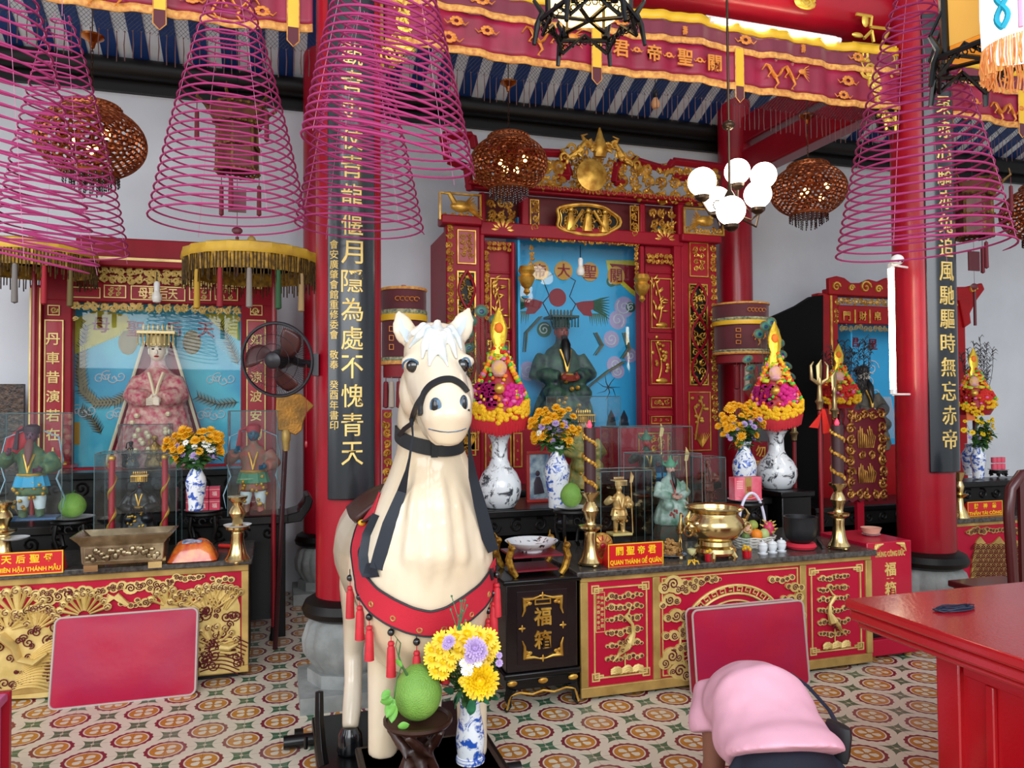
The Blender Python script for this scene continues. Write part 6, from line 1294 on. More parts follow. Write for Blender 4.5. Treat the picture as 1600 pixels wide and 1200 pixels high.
for k in range(110): a = 2*PI*k/110; x, y = c.x+.118*math.cos(a), c.y+.118*math.sin(a); m.tube([(x, y, c.z+.01), (x+R.uniform(-.01, .01), y+R.uniform(-.01, .01), c.z-.04), (x+R.uniform(-.006, .006), y, c.z-.075-R.uniform(0, .015))], .003, 4)
m.obj('fringe', mat('orange_fringe', '#E98A3A', .6, col2='#F2B066', vscale=60), t); m = MB(); cord_up(m, c+Vector((0, 0, .52)), .004); m.obj('hanger', BLACK, t)
# ---- small gold palace lanterns seen through the incense coils
def palace(lab, px, py, z, s=1.0):
    c = D(px, py, z); t = thing('palace_lantern', lab, 'lantern', c, 'small gilded palace lanterns'); V = lambda a, rr, zz: Vector((c.x+rr*s*math.cos(a), c.y+rr*s*math.sin(a), c.z+zz*s)); A = [k*PI/3+.3 for k in range(6)]; m = MB()
    for z0, z1, r0, r1 in ((-.19, -.05, .13, .13), (-.03, .10, .12, .12), (.12, .2, .15, .19)):
        for i in range(6): a, b = A[i], A[(i+1) % 6]; m.add([V(a, r0, z0), V(b, r0, z0), V(b, r1, z1), V(a, r1, z1)], [(0, 1, 2, 3)])
    m.obj('panels', mat('lantern_panel', '#4A1416', .5, col2='#6A3A1E', vscale=10), t, smooth=False, solid=.004); m = MB(); R = random.Random(px)
    for zz, rr in ((-.2, .14), (-.04, .145), (.11, .15), (.21, .2)):
        for i in range(6):
            a, b = A[i], A[(i+1) % 6]; m.tube([V(a, rr, zz), V(b, rr, zz)], .009*s, 5)
            for k in range(4): p = V(a, rr, zz).lerp(V(b, rr, zz), (k+.5)/4); m.ell(p, (.016*s, .016*s, .013*s), 6, 4)
    for a in A: m.tube([V(a, .13, -.2), V(a, .125, .1), V(a, .2, .21), V(a, .25, .25), V(a, .24, .3)], [.012*s, .012*s, .012*s, .01*s, .004*s], 5)
    m.obj('gilt_frame', mat('old_gilding', '#8A6A2E', .45, .5, col2='#4A2A18', vscale=25), t)
    for i, a in enumerate(A): m = MB(); p = V(a, .25, .23) if i % 2 else V(a, .14, -.2); m.rod(p, p-Vector((0, 0, .06*s)), .0025, 4); m.lathe([(.0, 0), (.013*s, -.01*s), (.015*s, -.2*s), (.0, -.21*s)], 8, p-Vector((0, 0, .06*s))); m.obj('tassel', mat('wine_tassel', '#6A1A26', .7), t)
    m = MB(); q = c-Vector((0, 0, .22*s)); m.rod(q, q-Vector((0, 0, .1*s)), .002, 4); m.box(q.x-.055*s, q.x+.055*s, q.y-.004, q.y+.004, q.z-.24*s, q.z-.09*s); m.rod(q-Vector((0, 0, .24*s)), q-Vector((0, 0, .4*s)), .002, 4); m.ell(q-Vector((0, 0, .36*s)), (.035*s, .01, .025*s), 8, 5); m.rod(q-Vector((0, 0, .4*s)), q-Vector((0, 0, .66*s)), .011*s, 8); m.obj('drop', mat('wine_drop', '#571420', .5), t)
    m = MB(); cord_up(m, c+Vector((0, 0, .21*s)), .003); m.obj('cord', BLACK, t)
palace('small gilded palace lantern with dark tassels hanging above the parasol of the left shrine', 371, 222, 5.0)
palace('small gilded palace lantern with dark tassels beyond the column near the red table', 1520, 330, 5.9)
# ---- parade parasols with yellow rims
UY = mat('parasol_yellow', '#D9AE2E', .5, col2='#B88A1E', vscale=6)
def parasol(lab, px, py_rim, z, hwpx, pole_px, cols):
    c = D(px, py_rim, z); R1 = hwpx*z/F; t = thing('parade_parasol', lab, 'parasol', (c.x, c.y, 0)); m = MB(); m.lathe([(R1*1.0, -.05), (R1*1.02, -.03), (R1*1.0, .015), (R1*.85, .035), (R1*.4, .06), (0, .07)], 40, c, 20, .04); m.obj('canopy', UY, t)
    m = MB(); m.lathe([(R1*.99, -.05), (R1*.97, -.15), (R1*.96, -.15), (R1*.98, -.05)], 48, c, 24, .05)
    m.obj('embroidered_skirt', mat('skirt_embroidery', '#6A4A1E', .6, col2='#C79A2E', vscale=30), t); m = MB()
    for k in range(120): a = 2*PI*k/120; x, y = c.x+R1*.98*math.cos(a), c.y+R1*.98*math.sin(a); m.tube([(x, y, c.z-.05), (x+.005*math.sin(k*3), y, c.z-.215-.02*math.sin(k*1.7))], .0042, 4)
    m.obj('bead_fringe', mat('brown_gold_fringe', '#6E5122', .5, .3, col2='#2E2412', vscale=40), t); m = MB()
    for k in range(14): a = 2*PI*k/14; m.tube([c+Vector((0, 0, .05)), c+Vector((R1*.97*math.cos(a), R1*.97*math.sin(a), -.03))], .004, 4)
    m.obj('ribs', DWOOD, t)
    for k, col in enumerate(cols):
        a = -PI/2+(k-(len(cols)-1)/2)*.42; p = c+Vector((R1*.97*math.cos(a), R1*.97*math.sin(a), -.11)); m = MB(); m.rod(p, p-Vector((0, 0, .05)), .003, 4); m.lathe([(0, -.04), (.014, -.045), (.016, -.06), (.02, -.29), (0, -.3)], 10, p); m.obj('tassel', mat('tassel_'+col[1:], col, .7), t)
    b = P(pole_px, 600, c.y); b = Vector((b.x, c.y, 0)); m = MB(); m.rod(b, Vector((b.x, c.y, c.z+.05)), .016, 10); m.obj('pole', mat('pole_red', '#8E1420', .35, coat=.3), t); m = MB(); m.ell(c+Vector((0, 0, .10)), (.03, .03, .04), 10, 8); m.obj('finial', GOLD2, t); m = MB(); m.lathe([(.028, 0), (.028, .02), (.02, .05), (.018, .09)], 16, b); m.obj('base', BLKWOOD, t)
parasol('round yellow rimmed parade parasol between the left shrine and the column', 393, 400, 5.25, 101, 428, ('#B8902A', '#8E1A26', '#8A8078', '#2E5A34', '#B89A6A'))
parasol('round yellow rimmed parade parasol at the far left of the goddess shrine', 52, 392, 5.25, 90, 52, ('#1E5A34', '#C7A02A', '#7A7470', '#A0182A', '#6A5A30'))
# ---- tall cylindrical maroon canopies
def drum(lab, px0, px1, py0, py1, Y, tas):
    x0, x1, z0, z1 = RECT(px0, py0, px1, py1, Y); xc = (x0+x1)/2; r = (x1-x0)/2*.97; t = thing('ceremonial_canopy', lab, 'canopy', (xc, Y, 0), 'cylindrical maroon canopies'); H = z1-z0; Z = lambda f: z1-H*f
    for nm, a, b, k, mm in (('top_tier', 0, .27, 1, DMAROON), ('middle_tier', .36, .80, .95, DMAROON), ('lower_tier', .86, 1.0, .9, mat('canopy_red', '#8A1622', .6))):
        m = MB(); m.lathe([(r*k, Z(b)), (r*k*1.01, Z((a+b)/2)), (r*k, Z(a))]+([(0, Z(a)+.02)] if a == 0 else []), 32, (xc, Y, 0), 16, .03); m.obj(nm, mm, t)
    for a, b, mm in ((.0, .03, FRINGE), (.25, .30, mat('pale_scallop', '#B8B48A', .6, col2='#4A5A48', vscale=50)), (.30, .37, YEL), (.78, .82, MATS['pale_scallop']), (.82, .86, FRINGE)): m = MB(); m.lathe([(r*1.02, Z(b)), (r*1.04, Z((a+b)/2)), (r*1.02, Z(a))], 32, (xc, Y, 0), 32, .04); m.obj('trim_band', mm, t)
    m = MB(); yf = Y-r*1.02
    for k in range(5): m.tube([(xc+(k-2)*.035+.02*math.cos(a), yf, Z(.14)+.015*math.sin(a)) for a in [2*PI*j/10 for j in range(9)]], .003, 4)
    dragon(m, xc+.05, Z(.58), .2, yf+.0, 1)
    for k in range(3): fillet(m, xc-r*.75, xc-r*.55, Z(.5+.1*k), Z(.44+.1*k), yf+.05, .004)
    m.obj('embroidery', ORGTHR, t)
    for k in range(tas): a = -PI/2+(k-(tas-1)/2)*.38; p = Vector((xc+r*.92*math.cos(a), Y+r*.92*math.sin(a), Z(1.0))); m = MB(); m.rod(p, p-Vector((0, 0, .04)), .003, 4); m.lathe([(0, -.03), (.016, -.035), (.019, -.05), (.024, -.22), (0, -.23)], 10, p); m.obj('tassel', mat('tassel_bone', '#B8A898', .7) if k % 2 else mat('tassel_wine', '#7A1420', .7), t)
    m = MB(); m.rod((xc, Y, 0), (xc, Y, z1+.03), .018, 10); m.obj('pole', MATS['pole_red'], t); m = MB(); m.lathe([(.13, 0), (.13, .02), (.03, .06)], 16, (xc, Y, 0)); m.obj('base', BLKWOOD, t)
drum('tall cylindrical maroon canopy behind the horse ears', 594, 667, 452, 590, 5.75, 7)
drum('tall cylindrical maroon canopy right of the main shrine', 1119, 1195, 476, 568, 5.8, 5)
# ---- wall fan on the column by the horse
c = D(433, 562, 4.15); nrm = (-FW*.97-RT*.12+Vector((0, 0, -.12))).normalized(); t = thing('wall_fan', 'black caged wall fan on the column by the horse', 'fan', c); M4 = Matrix.Translation(c) @ nrm.to_track_quat('Z', 'Y').to_matrix().to_4x4(); CAGE = mat('fan_cage', '#15131A', .4); FR_ = .198
m = MB(); m.T = M4; m.tube([(FR_*math.cos(a), FR_*math.sin(a), 0) for a in [2*PI*k/48 for k in range(48)]], .009, 6, True); m.obj('rim', CAGE, t); m = MB(); m.T = M4
for k in range(90):
    a = 2*PI*k/90
    for s in (1, -1): m.tube([(.05*math.cos(a), .05*math.sin(a), s*.06), (.12*math.cos(a+.05), .12*math.sin(a+.05), s*.05), (FR_*math.cos(a+.1), FR_*math.sin(a+.1), 0)], .0009, 3)
for rr in (.09, .14): m.tube([(rr*math.cos(a), rr*math.sin(a), .055) for a in [2*PI*k/32 for k in range(32)]], .0015, 4, True)
m.obj('cage_wires', CAGE, t); m = MB(); m.T = M4; m.lathe([(.0, .072), (.03, .07), (.045, .06), (.045, .05)], 20); m.obj('centre_cap', CAGE, t)
BLD = mat('fan_blade', '#4A1E1A', .35)
for k in range(3):
    a0 = 2*PI*k/3+.5; m = MB(); m.T = M4; m.grid(lambda u, v: ((.03+.15*u)*math.cos(a0+(v-.5)*(.5+.5*math.sin(PI*u))+.5*u), (.03+.15*u)*math.sin(a0+(v-.5)*(.5+.5*math.sin(PI*u))+.5*u), .02*(v-.5)*2), 8, 5); m.obj('blade', BLD, t, solid=.004)
q = Vector((LCX-CR-.005, CY-.06, D(490, 570, 4.2).z)); m = MB(); back = M4 @ Vector((0, 0, -.12)); m.tube([M4 @ Vector((0, 0, -.02)), back], .055, 14); m.obj('motor', BLACK, t); m = MB(); m.tube([back, back.lerp(q, .5)-Vector((0, 0, .01)), q], .022, 8); m.bx(q, (.03, .08, .12)); m.obj('bracket', CAGE, t)
m = MB(); m.rod(q-Vector((.05, .05, .0)), q-Vector((.05, .05, .42)), .002, 4); m.ell(q-Vector((.05, .05, .43)), (.008, .008, .02), 6, 5); m.obj('pull_cord', MATS['pole_red'], t)
# ---- ceremonial axe behind the fan
t = thing('ceremonial_axe', 'gold bladed ceremonial axe on a dark pole below the wall fan', 'axe', G(444, 960)); Ya = 5.3; pts = ((432, 616), (470, 615), (491, 634), (480, 645), (474, 660), (472, 672), (462, 680), (450, 675), (434, 672), (431, 640)); m = MB(); m.prism([(P(a, b, Ya).x, P(a, b, Ya).z) for a, b in pts], Ya-.012, Ya+.012); m.obj('blade', mat('aged_gold', '#C58A34', .4, .5, col2='#8A6430', vscale=10, bump=.3), t, bevel=.006)
m = MB(); a = P(447, 676, Ya); b = P(440, 870, Ya); m.rod(a, Vector((b.x-.04, b.y, .0)), .016, 8); m.obj('pole', mat('dark_pole', '#3A1216', .4), t); m = MB(); m.lathe([(.02, -.12), (.024, -.06), (.03, -.05), (.03, 0), (.02, .02)], 10, a); m.obj('socket', GOLD2, t)
# ================================================================ offerings and vessels
TZ = .70
def base(px, py, z=TZ):
    g = G(px, py, z); return g, (g-CAMLOC).dot(FW)/F            # foot point, metres per pixel there
def turned(name, lab, cat, px, py, z, prof, m_, part='body', group=None, n=24, flat=None):
    g, k = base(px, py, z); t = thing(name, lab, cat, g, group); m = MB(); m.lathe([(r*k, h*k) for r, h in prof], n, g); m.obj(part, m_, t); return t, g, k
def glass_case(lab, px0, px1, pyt, pyb, z, depth):
    g, k = base((px0+px1)/2, pyb, z); x0 = g.x-(px1-px0)*k/2*1.0; x1 = g.x+(px1-px0)*k/2; y0 = g.y; y1 = g.y+depth; zt = P((px0+px1)/2, pyt, y0).z; t = thing('glass_case', lab, 'glass case', ((x0+x1)/2, (y0+y1)/2, z), 'glass cases round the figures'); e = .004
    for nm, b in (('pane', (x0, x1, y0, y0+e, z, zt)), ('pane', (x0, x1, y1-e, y1, z, zt)), ('pane', (x0, x0+e, y0+e, y1-e, z, zt)), ('pane', (x1-e, x1, y0+e, y1-e, z, zt)), ('top_pane', (x0, x1, y0, y1, zt, zt+e))): m = MB(); m.box(*b); m.obj(nm, GLASS, t, smooth=False)
    m = MB(); q = .0022
    for x in (x0, x1):
        for y in (y0, y1): m.tube([(x, y, z), (x, y, zt)], q, 4)
    for y in (y0, y1): m.tube([(x0, y, zt+e), (x1, y, zt+e)], q, 4)
    for x in (x0, x1): m.tube([(x, y0, zt+e), (x, y1, zt+e)], q, 4)
    m.obj('edges', GEDGE, t); return t, ((x0+x1)/2, (y0+y1)/2, z), zt-z
# brass candlesticks
def candlestick(lab, px, py, hpx, wpx, candle=None, dish=True):
    g, k = base(px, py); H = hpx*k; W_ = wpx*k/2; t = thing('candlestick', lab, 'candlestick', g, 'brass altar candlesticks'); m = MB()
    pf = [(1.0, .0), (1.05, .03), (.9, .07), (.8, .10), (.62, .2), (.5, .36), (.55, .42), (.52, .45), (1.0, .50), (1.02, .53), (.5, .545), (.42, .57), (.5, .66), (.72, .74), (.6, .80), (.38, .86), (.42, .9), (.8, .96), (.85, 1.0), (.4, .99), (0, .985)]
    m.lathe([(r*W_, h*H+.012) for r, h in pf], 28, g)
    for q in range(3): a = 2*PI*q/3+.5; m.ell((g.x+W_*.9*math.cos(a), g.y+W_*.9*math.sin(a), g.z+.010), (.014, .014, .011), 8, 6)
    m.obj('stem', BRASS, t)
    if candle:
        top = g.z+.012+H*.985; hc = candle*k; c = Vector((g.x, g.y, top)); cn = thing('candle', 'dark brown gold dragon candle with a red light standing on the %s' % lab.split(' with ')[0].replace('tall brass candlestick', 'candlestick'), 'candle', c, 'dragon candles'); m = MB(); rr = 9.2*k; m.tube([c, c+Vector((0, 0, hc))], rr, 20); m.obj('wax', mat('brown_wax', '#3B1A1E', .4), cn)
        m = MB(); n = 60; m.tube([(c.x+(rr+.002)*math.cos(-i*.28), c.y+(rr+.002)*math.sin(-i*.28), c.z+hc*(.08+.85*i/n)) for i in range(n+1)], [.007+.004*math.sin(i*1.3) for i in range(n+1)], 5)
        for i in range(30): a = -i*.56; m.ell((c.x+rr*math.cos(a), c.y+rr*math.sin(a), c.z+hc*(.06+.87*i/30)), (.011, .011, .013), 6, 4)
        m.obj('dragon_relief', GOLD, cn); m = MB(); m.lathe([(.010, 0), (.014, .012), (.008, .03), (.0, .042)], 12, c+Vector((0, 0, hc))); m.obj('red_light', glow('red_flame', '#FF3048', 2.5), cn)
    return t
candlestick('tall brass candlestick with brown candle left on the main altar', 923, 884, 112, 36, 102)
candlestick('tall brass candlestick with brown candle by the black singing bowl', 1311, 858, 100, 32, 92)
candlestick('brass candlestick without candle beside the red snack bag', 371, 879, 100, 36)
candlestick('brass candlestick without candle behind the left table sign', 5, 880, 92, 36)
for px, py, lab in ((371, 822, 'white saucer round the stem of the candlestick by the red snack bag'), (22, 842, 'white saucer round the stem of the candlestick behind the left sign')):
    g, k = base(px, 879 if px > 100 else 880); c = Vector((g.x+(0 if px > 100 else .0), g.y, P(px, py, g.y).z-.01)); m = MB(); m.lathe([(.022, 0), (.07, .012), (.078, .02), (.07, .016), (.021, .006)], 28, c); tag(m.obj('saucer', PORC), lab, 'plate')
g, k = base(1500, 808, .665); t = thing('candlestick', 'brass candlestick half hidden behind the right column', 'candlestick', g, 'brass altar candlesticks'); m = MB(); H = 72*k
m.lathe([(14*k, 0), (12*k, 5*k), (6*k, 18*k), (5*k, 30*k), (13*k, 36*k), (5*k, 38*k), (7*k, 48*k), (4*k, 56*k), (9*k, 70*k), (0, 70*k)], 20, g); m.obj('stem', BRASS, t)
# big brass censer
t, g, k = turned('censer', 'large round brass censer in the middle of the main altar', 'censer', 1117, 872, TZ, [(0, 8), (30, 8), (33, 12), (32, 18), (27, 22), (26, 28), (34, 33), (43, 42), (46, 52), (43, 62), (37, 68), (36, 72), (44, 77), (46, 79), (44, 81), (38, 79), (36, 70), (0, 68)], BRASS, n=40)
for a in (-2.2, -1.0, .3, 1.6, 2.9): m = MB(); m.tube([g+Vector((28*k*math.cos(a), 28*k*math.sin(a), 12*k)), g+Vector((34*k*math.cos(a), 34*k*math.sin(a), 5*k)), g+Vector((31*k*math.cos(a), 31*k*math.sin(a), 0.004))], [.02, .016, .012], 8); m.obj('foot', BRASS, t)
for s in (-1, 1):
    m = MB(); o = g+Vector((s*46*k, -.02, 52*k)); m.ell(o, (.03, .035, .032), 10, 8); m.tube([o+Vector((s*.02, 0, .02)), o+Vector((s*.03, -.02, .06)), o+Vector((s*.01, -.02, .09))], [.014, .01, .004], 7); m.tube([o+Vector((s*.02+.028*math.cos(a), -.02, -.02+.03*math.sin(a))) for a in [2*PI*i/14 for i in range(14)]], .007, 6, True); m.ell(o+Vector((-s*.03, -.035, .02)), (.03, .02, .02), 8, 6); m.obj('lion_handle', BRASS, t)
m = MB(); m.lathe([(35*k, 0), (0, .004)], 28, g+Vector((0, 0, 70*k))); m.obj('ash', mat('ash', '#B8B0A4', .95), t)
# rectangular brass incense trough
g, k = base(190, 893); t = thing('incense_trough', 'rectangular tarnished brass incense trough on the left altar', 'censer', g); V = lambda x, y, z: Vector((g.x+x*k, g.y+.0+y*k, g.z+z*k)); m = MB(); R0 = []
for w_, z0 in ((55, 10), (58, 14), (60, 40), (64, 46), (74, 56), (70, 57), (58, 46), (56, 24)): d = w_*.52; R0.append([V(-w_, -d+40, z0), V(w_, -d+40, z0), V(w_, d+40, z0), V(-w_, d+40, z0)])
m.loft(R0); m.obj('trough', SILVERB, t, smooth=False, bevel=.003); m = MB(); R = random.Random(4)
for i in range(26): m.ell(V(-50+i*4, 9, 26+R.uniform(-8, 8)), (5*k, 3*k, R.uniform(3, 7)*k), 6, 4)
fillet(m, g.x-54*k, g.x+54*k, g.z+15*k, g.z+38*k, g.y+9.5*k, .004, .004); m.obj('figure_relief', SILVERB, t)
for x in (-46, 46):
    for y in (16, 62): m = MB(); m.box(g.x+(x-10)*k, g.x+(x+10)*k, g.y+(y-4)*k, g.y+(y+4)*k, g.z, g.z+10*k); m.obj('foot', BRASS, t)
m = MB(); R0 = [[V(-56, 12, 40), V(56, 12, 40), V(56, 68, 40), V(-56, 68, 40)], [V(-55, 13, 46), V(55, 13, 46), V(55, 67, 46), V(-55, 67, 46)]]; m.loft(R0); m.obj('ash', MATS['ash'], t)
# black singing bowl on a red ring, striker
t, g, k = turned('ring_cushion', 'red ring cushion under the black singing bowl', 'cushion', 1251, 857, TZ, [(14, 0), (21, 1), (24, 5), (21, 10), (14, 10), (10, 6), (14, 0)], mat('red_felt', '#C8243A', .9), 'ring')
t, g, k = turned('singing_bowl', 'matt black singing bowl on a red ring cushion', 'bowl', 1251, 848, TZ+10*k, [(0, 0), (14, 1), (22, 8), (25, 22), (25, 38), (26, 41), (23, 41), (22, 22), (0, 4)], mat('matt_black', '#15171B', .5), 'bowl', n=32)
m = MB(); m.rod(G(1278, 846, TZ)+Vector((0, 0, .012)), G(1287, 858, TZ)+Vector((0, 0, .012)), .011, 8); tag(m.obj('striker', DWOOD), 'short dark wooden striker beside the black singing bowl', 'striker')
# cups, glass, red jelly candles
for px, py, lab in ((1192, 866, 'white lidded cup nearest the brass censer'), (1207, 864, 'middle white lidded cup of the row of three'), (1221, 862, 'white lidded cup nearest the black singing bowl')):
    t, g, k = turned('lidded_cup', lab, 'cup', px, py, TZ, [(7, 0), (8, 2), (4, 3), (6, 5), (7.5, 11), (7, 14), (7.5, 15), (5, 18), (1.2, 19), (1.6, 21), (0, 22)], PORC, 'cup', 'white lidded tea cups', 18)
t, g, k = turned('goblet', 'small glass goblet of yellow drink before the brass censer', 'glass', 1081, 883, TZ, [(6, 0), (6, 1), (1, 2), (1, 12), (7, 18), (9, 28), (10, 36), (9, 36), (7, 20), (0, 14)], GLASS, 'bowl')
m = MB(); m.lathe([(0, 14.5*k), (5.5*k, 19*k), (7*k, 25*k), (0, 25*k)], 14, g); m.obj('drink', mat('pale_drink', '#E8DCA0', .3), t); m = MB()
for q in range(5): a = q*1.25; m.tube([g+Vector((0, 0, 8*k)), g+Vector((9*k*math.cos(a), -.01, 6*k+4*k*math.sin(a))), g+Vector((11*k*math.cos(a), -.012, 1*k))], [.002, .005, .002], 5)
m.obj('yellow_bow', YEL, t)
for px, py, lab in ((1108, 877, 'red candle cup with yellow flowers before the censer'), (1167, 872, 'red candle cup with yellow flowers beside the censer and the cups')):
    t, g, k = turned('candle_cup', lab, 'candle', px, py, TZ, [(6, 0), (7, 2), (7, 12), (0, 12)], mat('red_wax', '#B81024', .2, coat=.5), 'cup', 'red candle cups', 16); m = MB()
    for q in range(7): m.ell(g+Vector((5*k*math.cos(q*.9), 5*k*math.sin(q*.9), 14*k+(q % 3)*2*k)), 2.6*k, 6, 5)
    m.obj('flowers', YEL, t)
for px, py, w_, h_, lab in ((1153, 868, 7, 28, 'empty clear glass behind the censer and the fruit basket'),):
    t, g, k = turned('tumbler', lab, 'glass', px+12, py-4, TZ, [(6, 0), (7, 26), (6.5, 26), (5.5, 1), (0, 1)], GLASS, 'glass')
# brass crane stand left of the censer
g, k = base(1063, 870); t = thing('crane_figure', 'slender brass crane figure left of the big censer', 'figurine', g); m = MB(); m.lathe([(8*k, 0), (8*k, 2*k), (3*k, 5*k), (0, 5*k)], 12, g)
for s in (-1, 1): m.tube([g+Vector((s*2*k, 0, 3*k)), g+Vector((s*2*k, 0, 22*k)), g+Vector((0, 0, 36*k))], .003, 6)
m.limb([(g+Vector((0, .02, 34*k)), .006, .006), (g+Vector((0, 0, 40*k)), 6*k, 6*k), (g+Vector((0, -.01, 48*k)), 5*k, 5*k), (g+Vector((0, -.012, 58*k)), 2*k, 2*k), (g+Vector((0, -.01, 68*k)), 2*k, 2*k), (g+Vector((0, -.035, 68*k)), .001, .001)], 10); m.obj('body', BRASS, t)
# ginger on a plate
t, g, k = turned('plate', 'blue rimmed plate under the pile of ginger roots', 'plate', 1048, 869, TZ, [(12, 0), (22, 3), (25, 4), (20, 3), (0, 1.5)], BLUEW, 'plate'); GIN = mat('ginger_root', '#C79A5A', .8, col2='#8E6230', vscale=60, bump=.4); R = random.Random(6)
gm = MB()
for q in range(4): a = q*1.7; gm.tube([(0, 0, 0), (.03*math.cos(a), .025*math.sin(a), .01), (.045*math.cos(a+.4), .035*math.sin(a+.4), .02)], [.013, .014, .006], 7)
gme = gm.mesh('ginger_root', GIN)
for i in range(14):
    L = 0 if i < 7 else (1 if i < 12 else 2); a = i*2.1; r = (.05, .03, .01)[L]; o = bpy.data.objects.new('ginger_root', gme); COL.objects.link(o); WORLD[o.name] = Vector(); o.location = g+Vector((r*math.cos(a), r*math.sin(a), .022+L*.026)); o.rotation_euler = (R.uniform(-.5, .5), R.uniform(-.5, .5), R.uniform(0, 6)); o.scale = (.8,)*3
    tag(o, 'knobbly brown ginger root in the pile left of the brass censer', 'ginger', 'ginger roots on the plate')
# fruit basket with a white handle
g, k = base(1190, 858); g.y += .09; t = thing('fruit_basket', 'white wicker fruit basket with a tall hoop handle right of the censer', 'basket', g); m = MB()
for i in range(7): z = .004+i*.010; r = (24+i*1.2)*k; m.tube([(g.x+r*1.25*math.cos(a), g.y+r*.8*math.sin(a), g.z+z+.003*math.sin(a*9+i*PI)) for a in [2*PI*j/54 for j in range(54)]], .0055, 5, True)
m.lathe([(22*k, .002), (0, .003)], 20, g, sx=1.25, sy=.8); m.obj('basket', mat('white_wicker', '#D8D4CC', .7), t); m = MB(); m.tube([(g.x-.005+26*k*math.cos(a), g.y, g.z+.05+72*k*math.sin(a)) for a in [PI*j/20 for j in range(21)]], .009, 8); m.obj('handle', mat('pale_lilac_plastic', '#D5D3E6', .4), t)
def fruit(kind, lab, p, r, m_, sq=(1, 1, 1)):
    m = MB(); m.ell(p, (r*sq[0], r*sq[1], r*sq[2]), 16, 12); t = thing(kind, lab, 'fruit', p, 'fruit in the white basket'); m.obj('flesh', m_, t); m = MB(); m.rod(p+Vector((0, 0, r*sq[2]*.95)), p+Vector((0, 0, r*sq[2]*1.15)), .003, 5); m.obj('stalk', DWOOD, t); return t
bz = g.z+.082
fruit('orange', 'bright orange fruit at the front of the white basket', Vector((g.x+.02-.03, g.y-.055, bz)), .036, mat('orange_peel', '#F08A1E', .5, bump=.3, bscale=200))
fruit('mango', 'pale green mango at the front of the white basket', Vector((g.x+.045, g.y-.055, bz)), .033, mat('mango_skin', '#AEC07A', .45), (1, .9, 1.1))
fruit('guava', 'green guava on top of the fruit in the white basket', Vector((g.x-.0, g.y-.0, bz+.05)), .034, mat('guava_skin', '#9AA84A', .5, var=.2))
fruit('apple', 'pale pink apple at the left of the white basket', Vector((g.x-.06, g.y-.03, bz+.03)), .032, mat('apple_skin', '#D8A488', .4, var=.2))
fruit('lime', 'dark green lime low at the left of the white basket', Vector((g.x-.085, g.y-.05, bz-.01)), .026, mat('lime_skin', '#5E7A38', .4))
p = Vector((g.x+.095, g.y-.03, bz+.03)); t = thing('dragon_fruit', 'pink dragon fruit with yellow tipped scales in the white basket', 'fruit', p, 'fruit in the white basket'); m = MB(); m.ell(p, (.035, .035, .045), 14, 10); m.obj('flesh', mat('dragon_fruit_pink', '#D8386A', .5), t); m = MB()
for i in range(16): a = i*2.4; z = -.03+.005*i; r = .035*math.sqrt(max(.05, 1-(z/.05)**2)); d = Vector((math.cos(a), math.sin(a), .5)); q = p+Vector((r*math.cos(a), r*math.sin(a), z)); m.tube([q, q+d*.02], [.008, .002], 5)
m.obj('scales', mat('scale_yellow', '#E0C060', .5), t)
# vases with landscapes and flowers
BIGV = [(20, 0), (24, 2), (31, 14), (34, 28), (33, 40), (27, 54), (17, 66), (13, 76), (12, 98), (16, 112), (21, 115), (19, 115), (11, 100), (0, 98)]
q, k = base(782, 793, BT); tv, gL, kL = turned('vase', 'big ink landscape vase behind the black offering chest', 'vase', 781, 793, BT, BIGV, INKW, 'vessel', 'ink landscape vases', 36)
sc2 = .86; tv, gR, kR = turned('vase', 'big ink landscape vase on the black pedestal', 'vase', 1214, 763, PZ, [(r*.92, h*.79) for r, h in BIGV], INKW, 'vessel', 'ink landscape vases', 36)
SMV = [(14, 0), (15, 2), (14, 8), (18, 40), (20, 56), (18, 66), (12, 78), (9, 86), (9, 90), (12, 97), (10.5, 97), (8, 88), (0, 86)]
def flower_vase(lab, blab, px, py, z, hs, seed, nb, rx, ry, off=(0, 0), kinds=('gold', 'gold', 'gold', 'lilac', 'white'), m_=None):
    t, g, k = turned('vase', lab, 'vase', px, py, z, [(r*hs, h*hs) for r, h in SMV], m_ or BLUEW, 'vessel', 'blue and white flower vases', 28); R = random.Random(seed); top = g+Vector((0, 0, 92*hs*k)); fl = []
    for i in range(nb):
        a = R.uniform(0, 2*PI); e = math.sqrt(R.uniform(.0, 1)); x = e*math.cos(a); zz = e*math.sin(a); kind = kinds[0] if zz > .25 or abs(x) > .7 else kinds[R.randrange(len(kinds))]
        p = top+Vector((off[0]*k+x*rx*k, -.06*math.cos(e*1.3)-.0+R.uniform(-.02, .05), (ry*1.05+zz*ry)*k)); fl.append((kind, p, R.uniform(.022, .034) if kind == 'gold' else R.uniform(.016, .028)))
    bouquet(blab, top-Vector((0, 0, .03)), fl, 1.7, .2, 170, seed, 'golden chrysanthemum bouquets'); return g, k
flower_vase('blue and white vase beside the red framed picture', 'golden chrysanthemum bouquet above the red framed picture', 871, 793, BT, 1.0, 31, 66, 42, 32, (-4, 0))
q = P(1163, 745, 4.85).z; flower_vase('blue and white vase behind the red gift pack', 'golden and lilac chrysanthemum bouquet left of the pedestal vase', 1164, 782, BT, .95, 32, 66, 40, 32, (-4, 0), ('gold', 'gold', 'lilac', 'lilac'))
flower_vase('blue and white vase behind the pink boxes of the left altar', 'golden chrysanthemum bouquet before the pink robed goddess', 306, 797, P(306, 797, 5.05).z, .78, 33, 60, 45, 28, (-2, 0), ('gold', 'gold', 'lilac', 'white'))
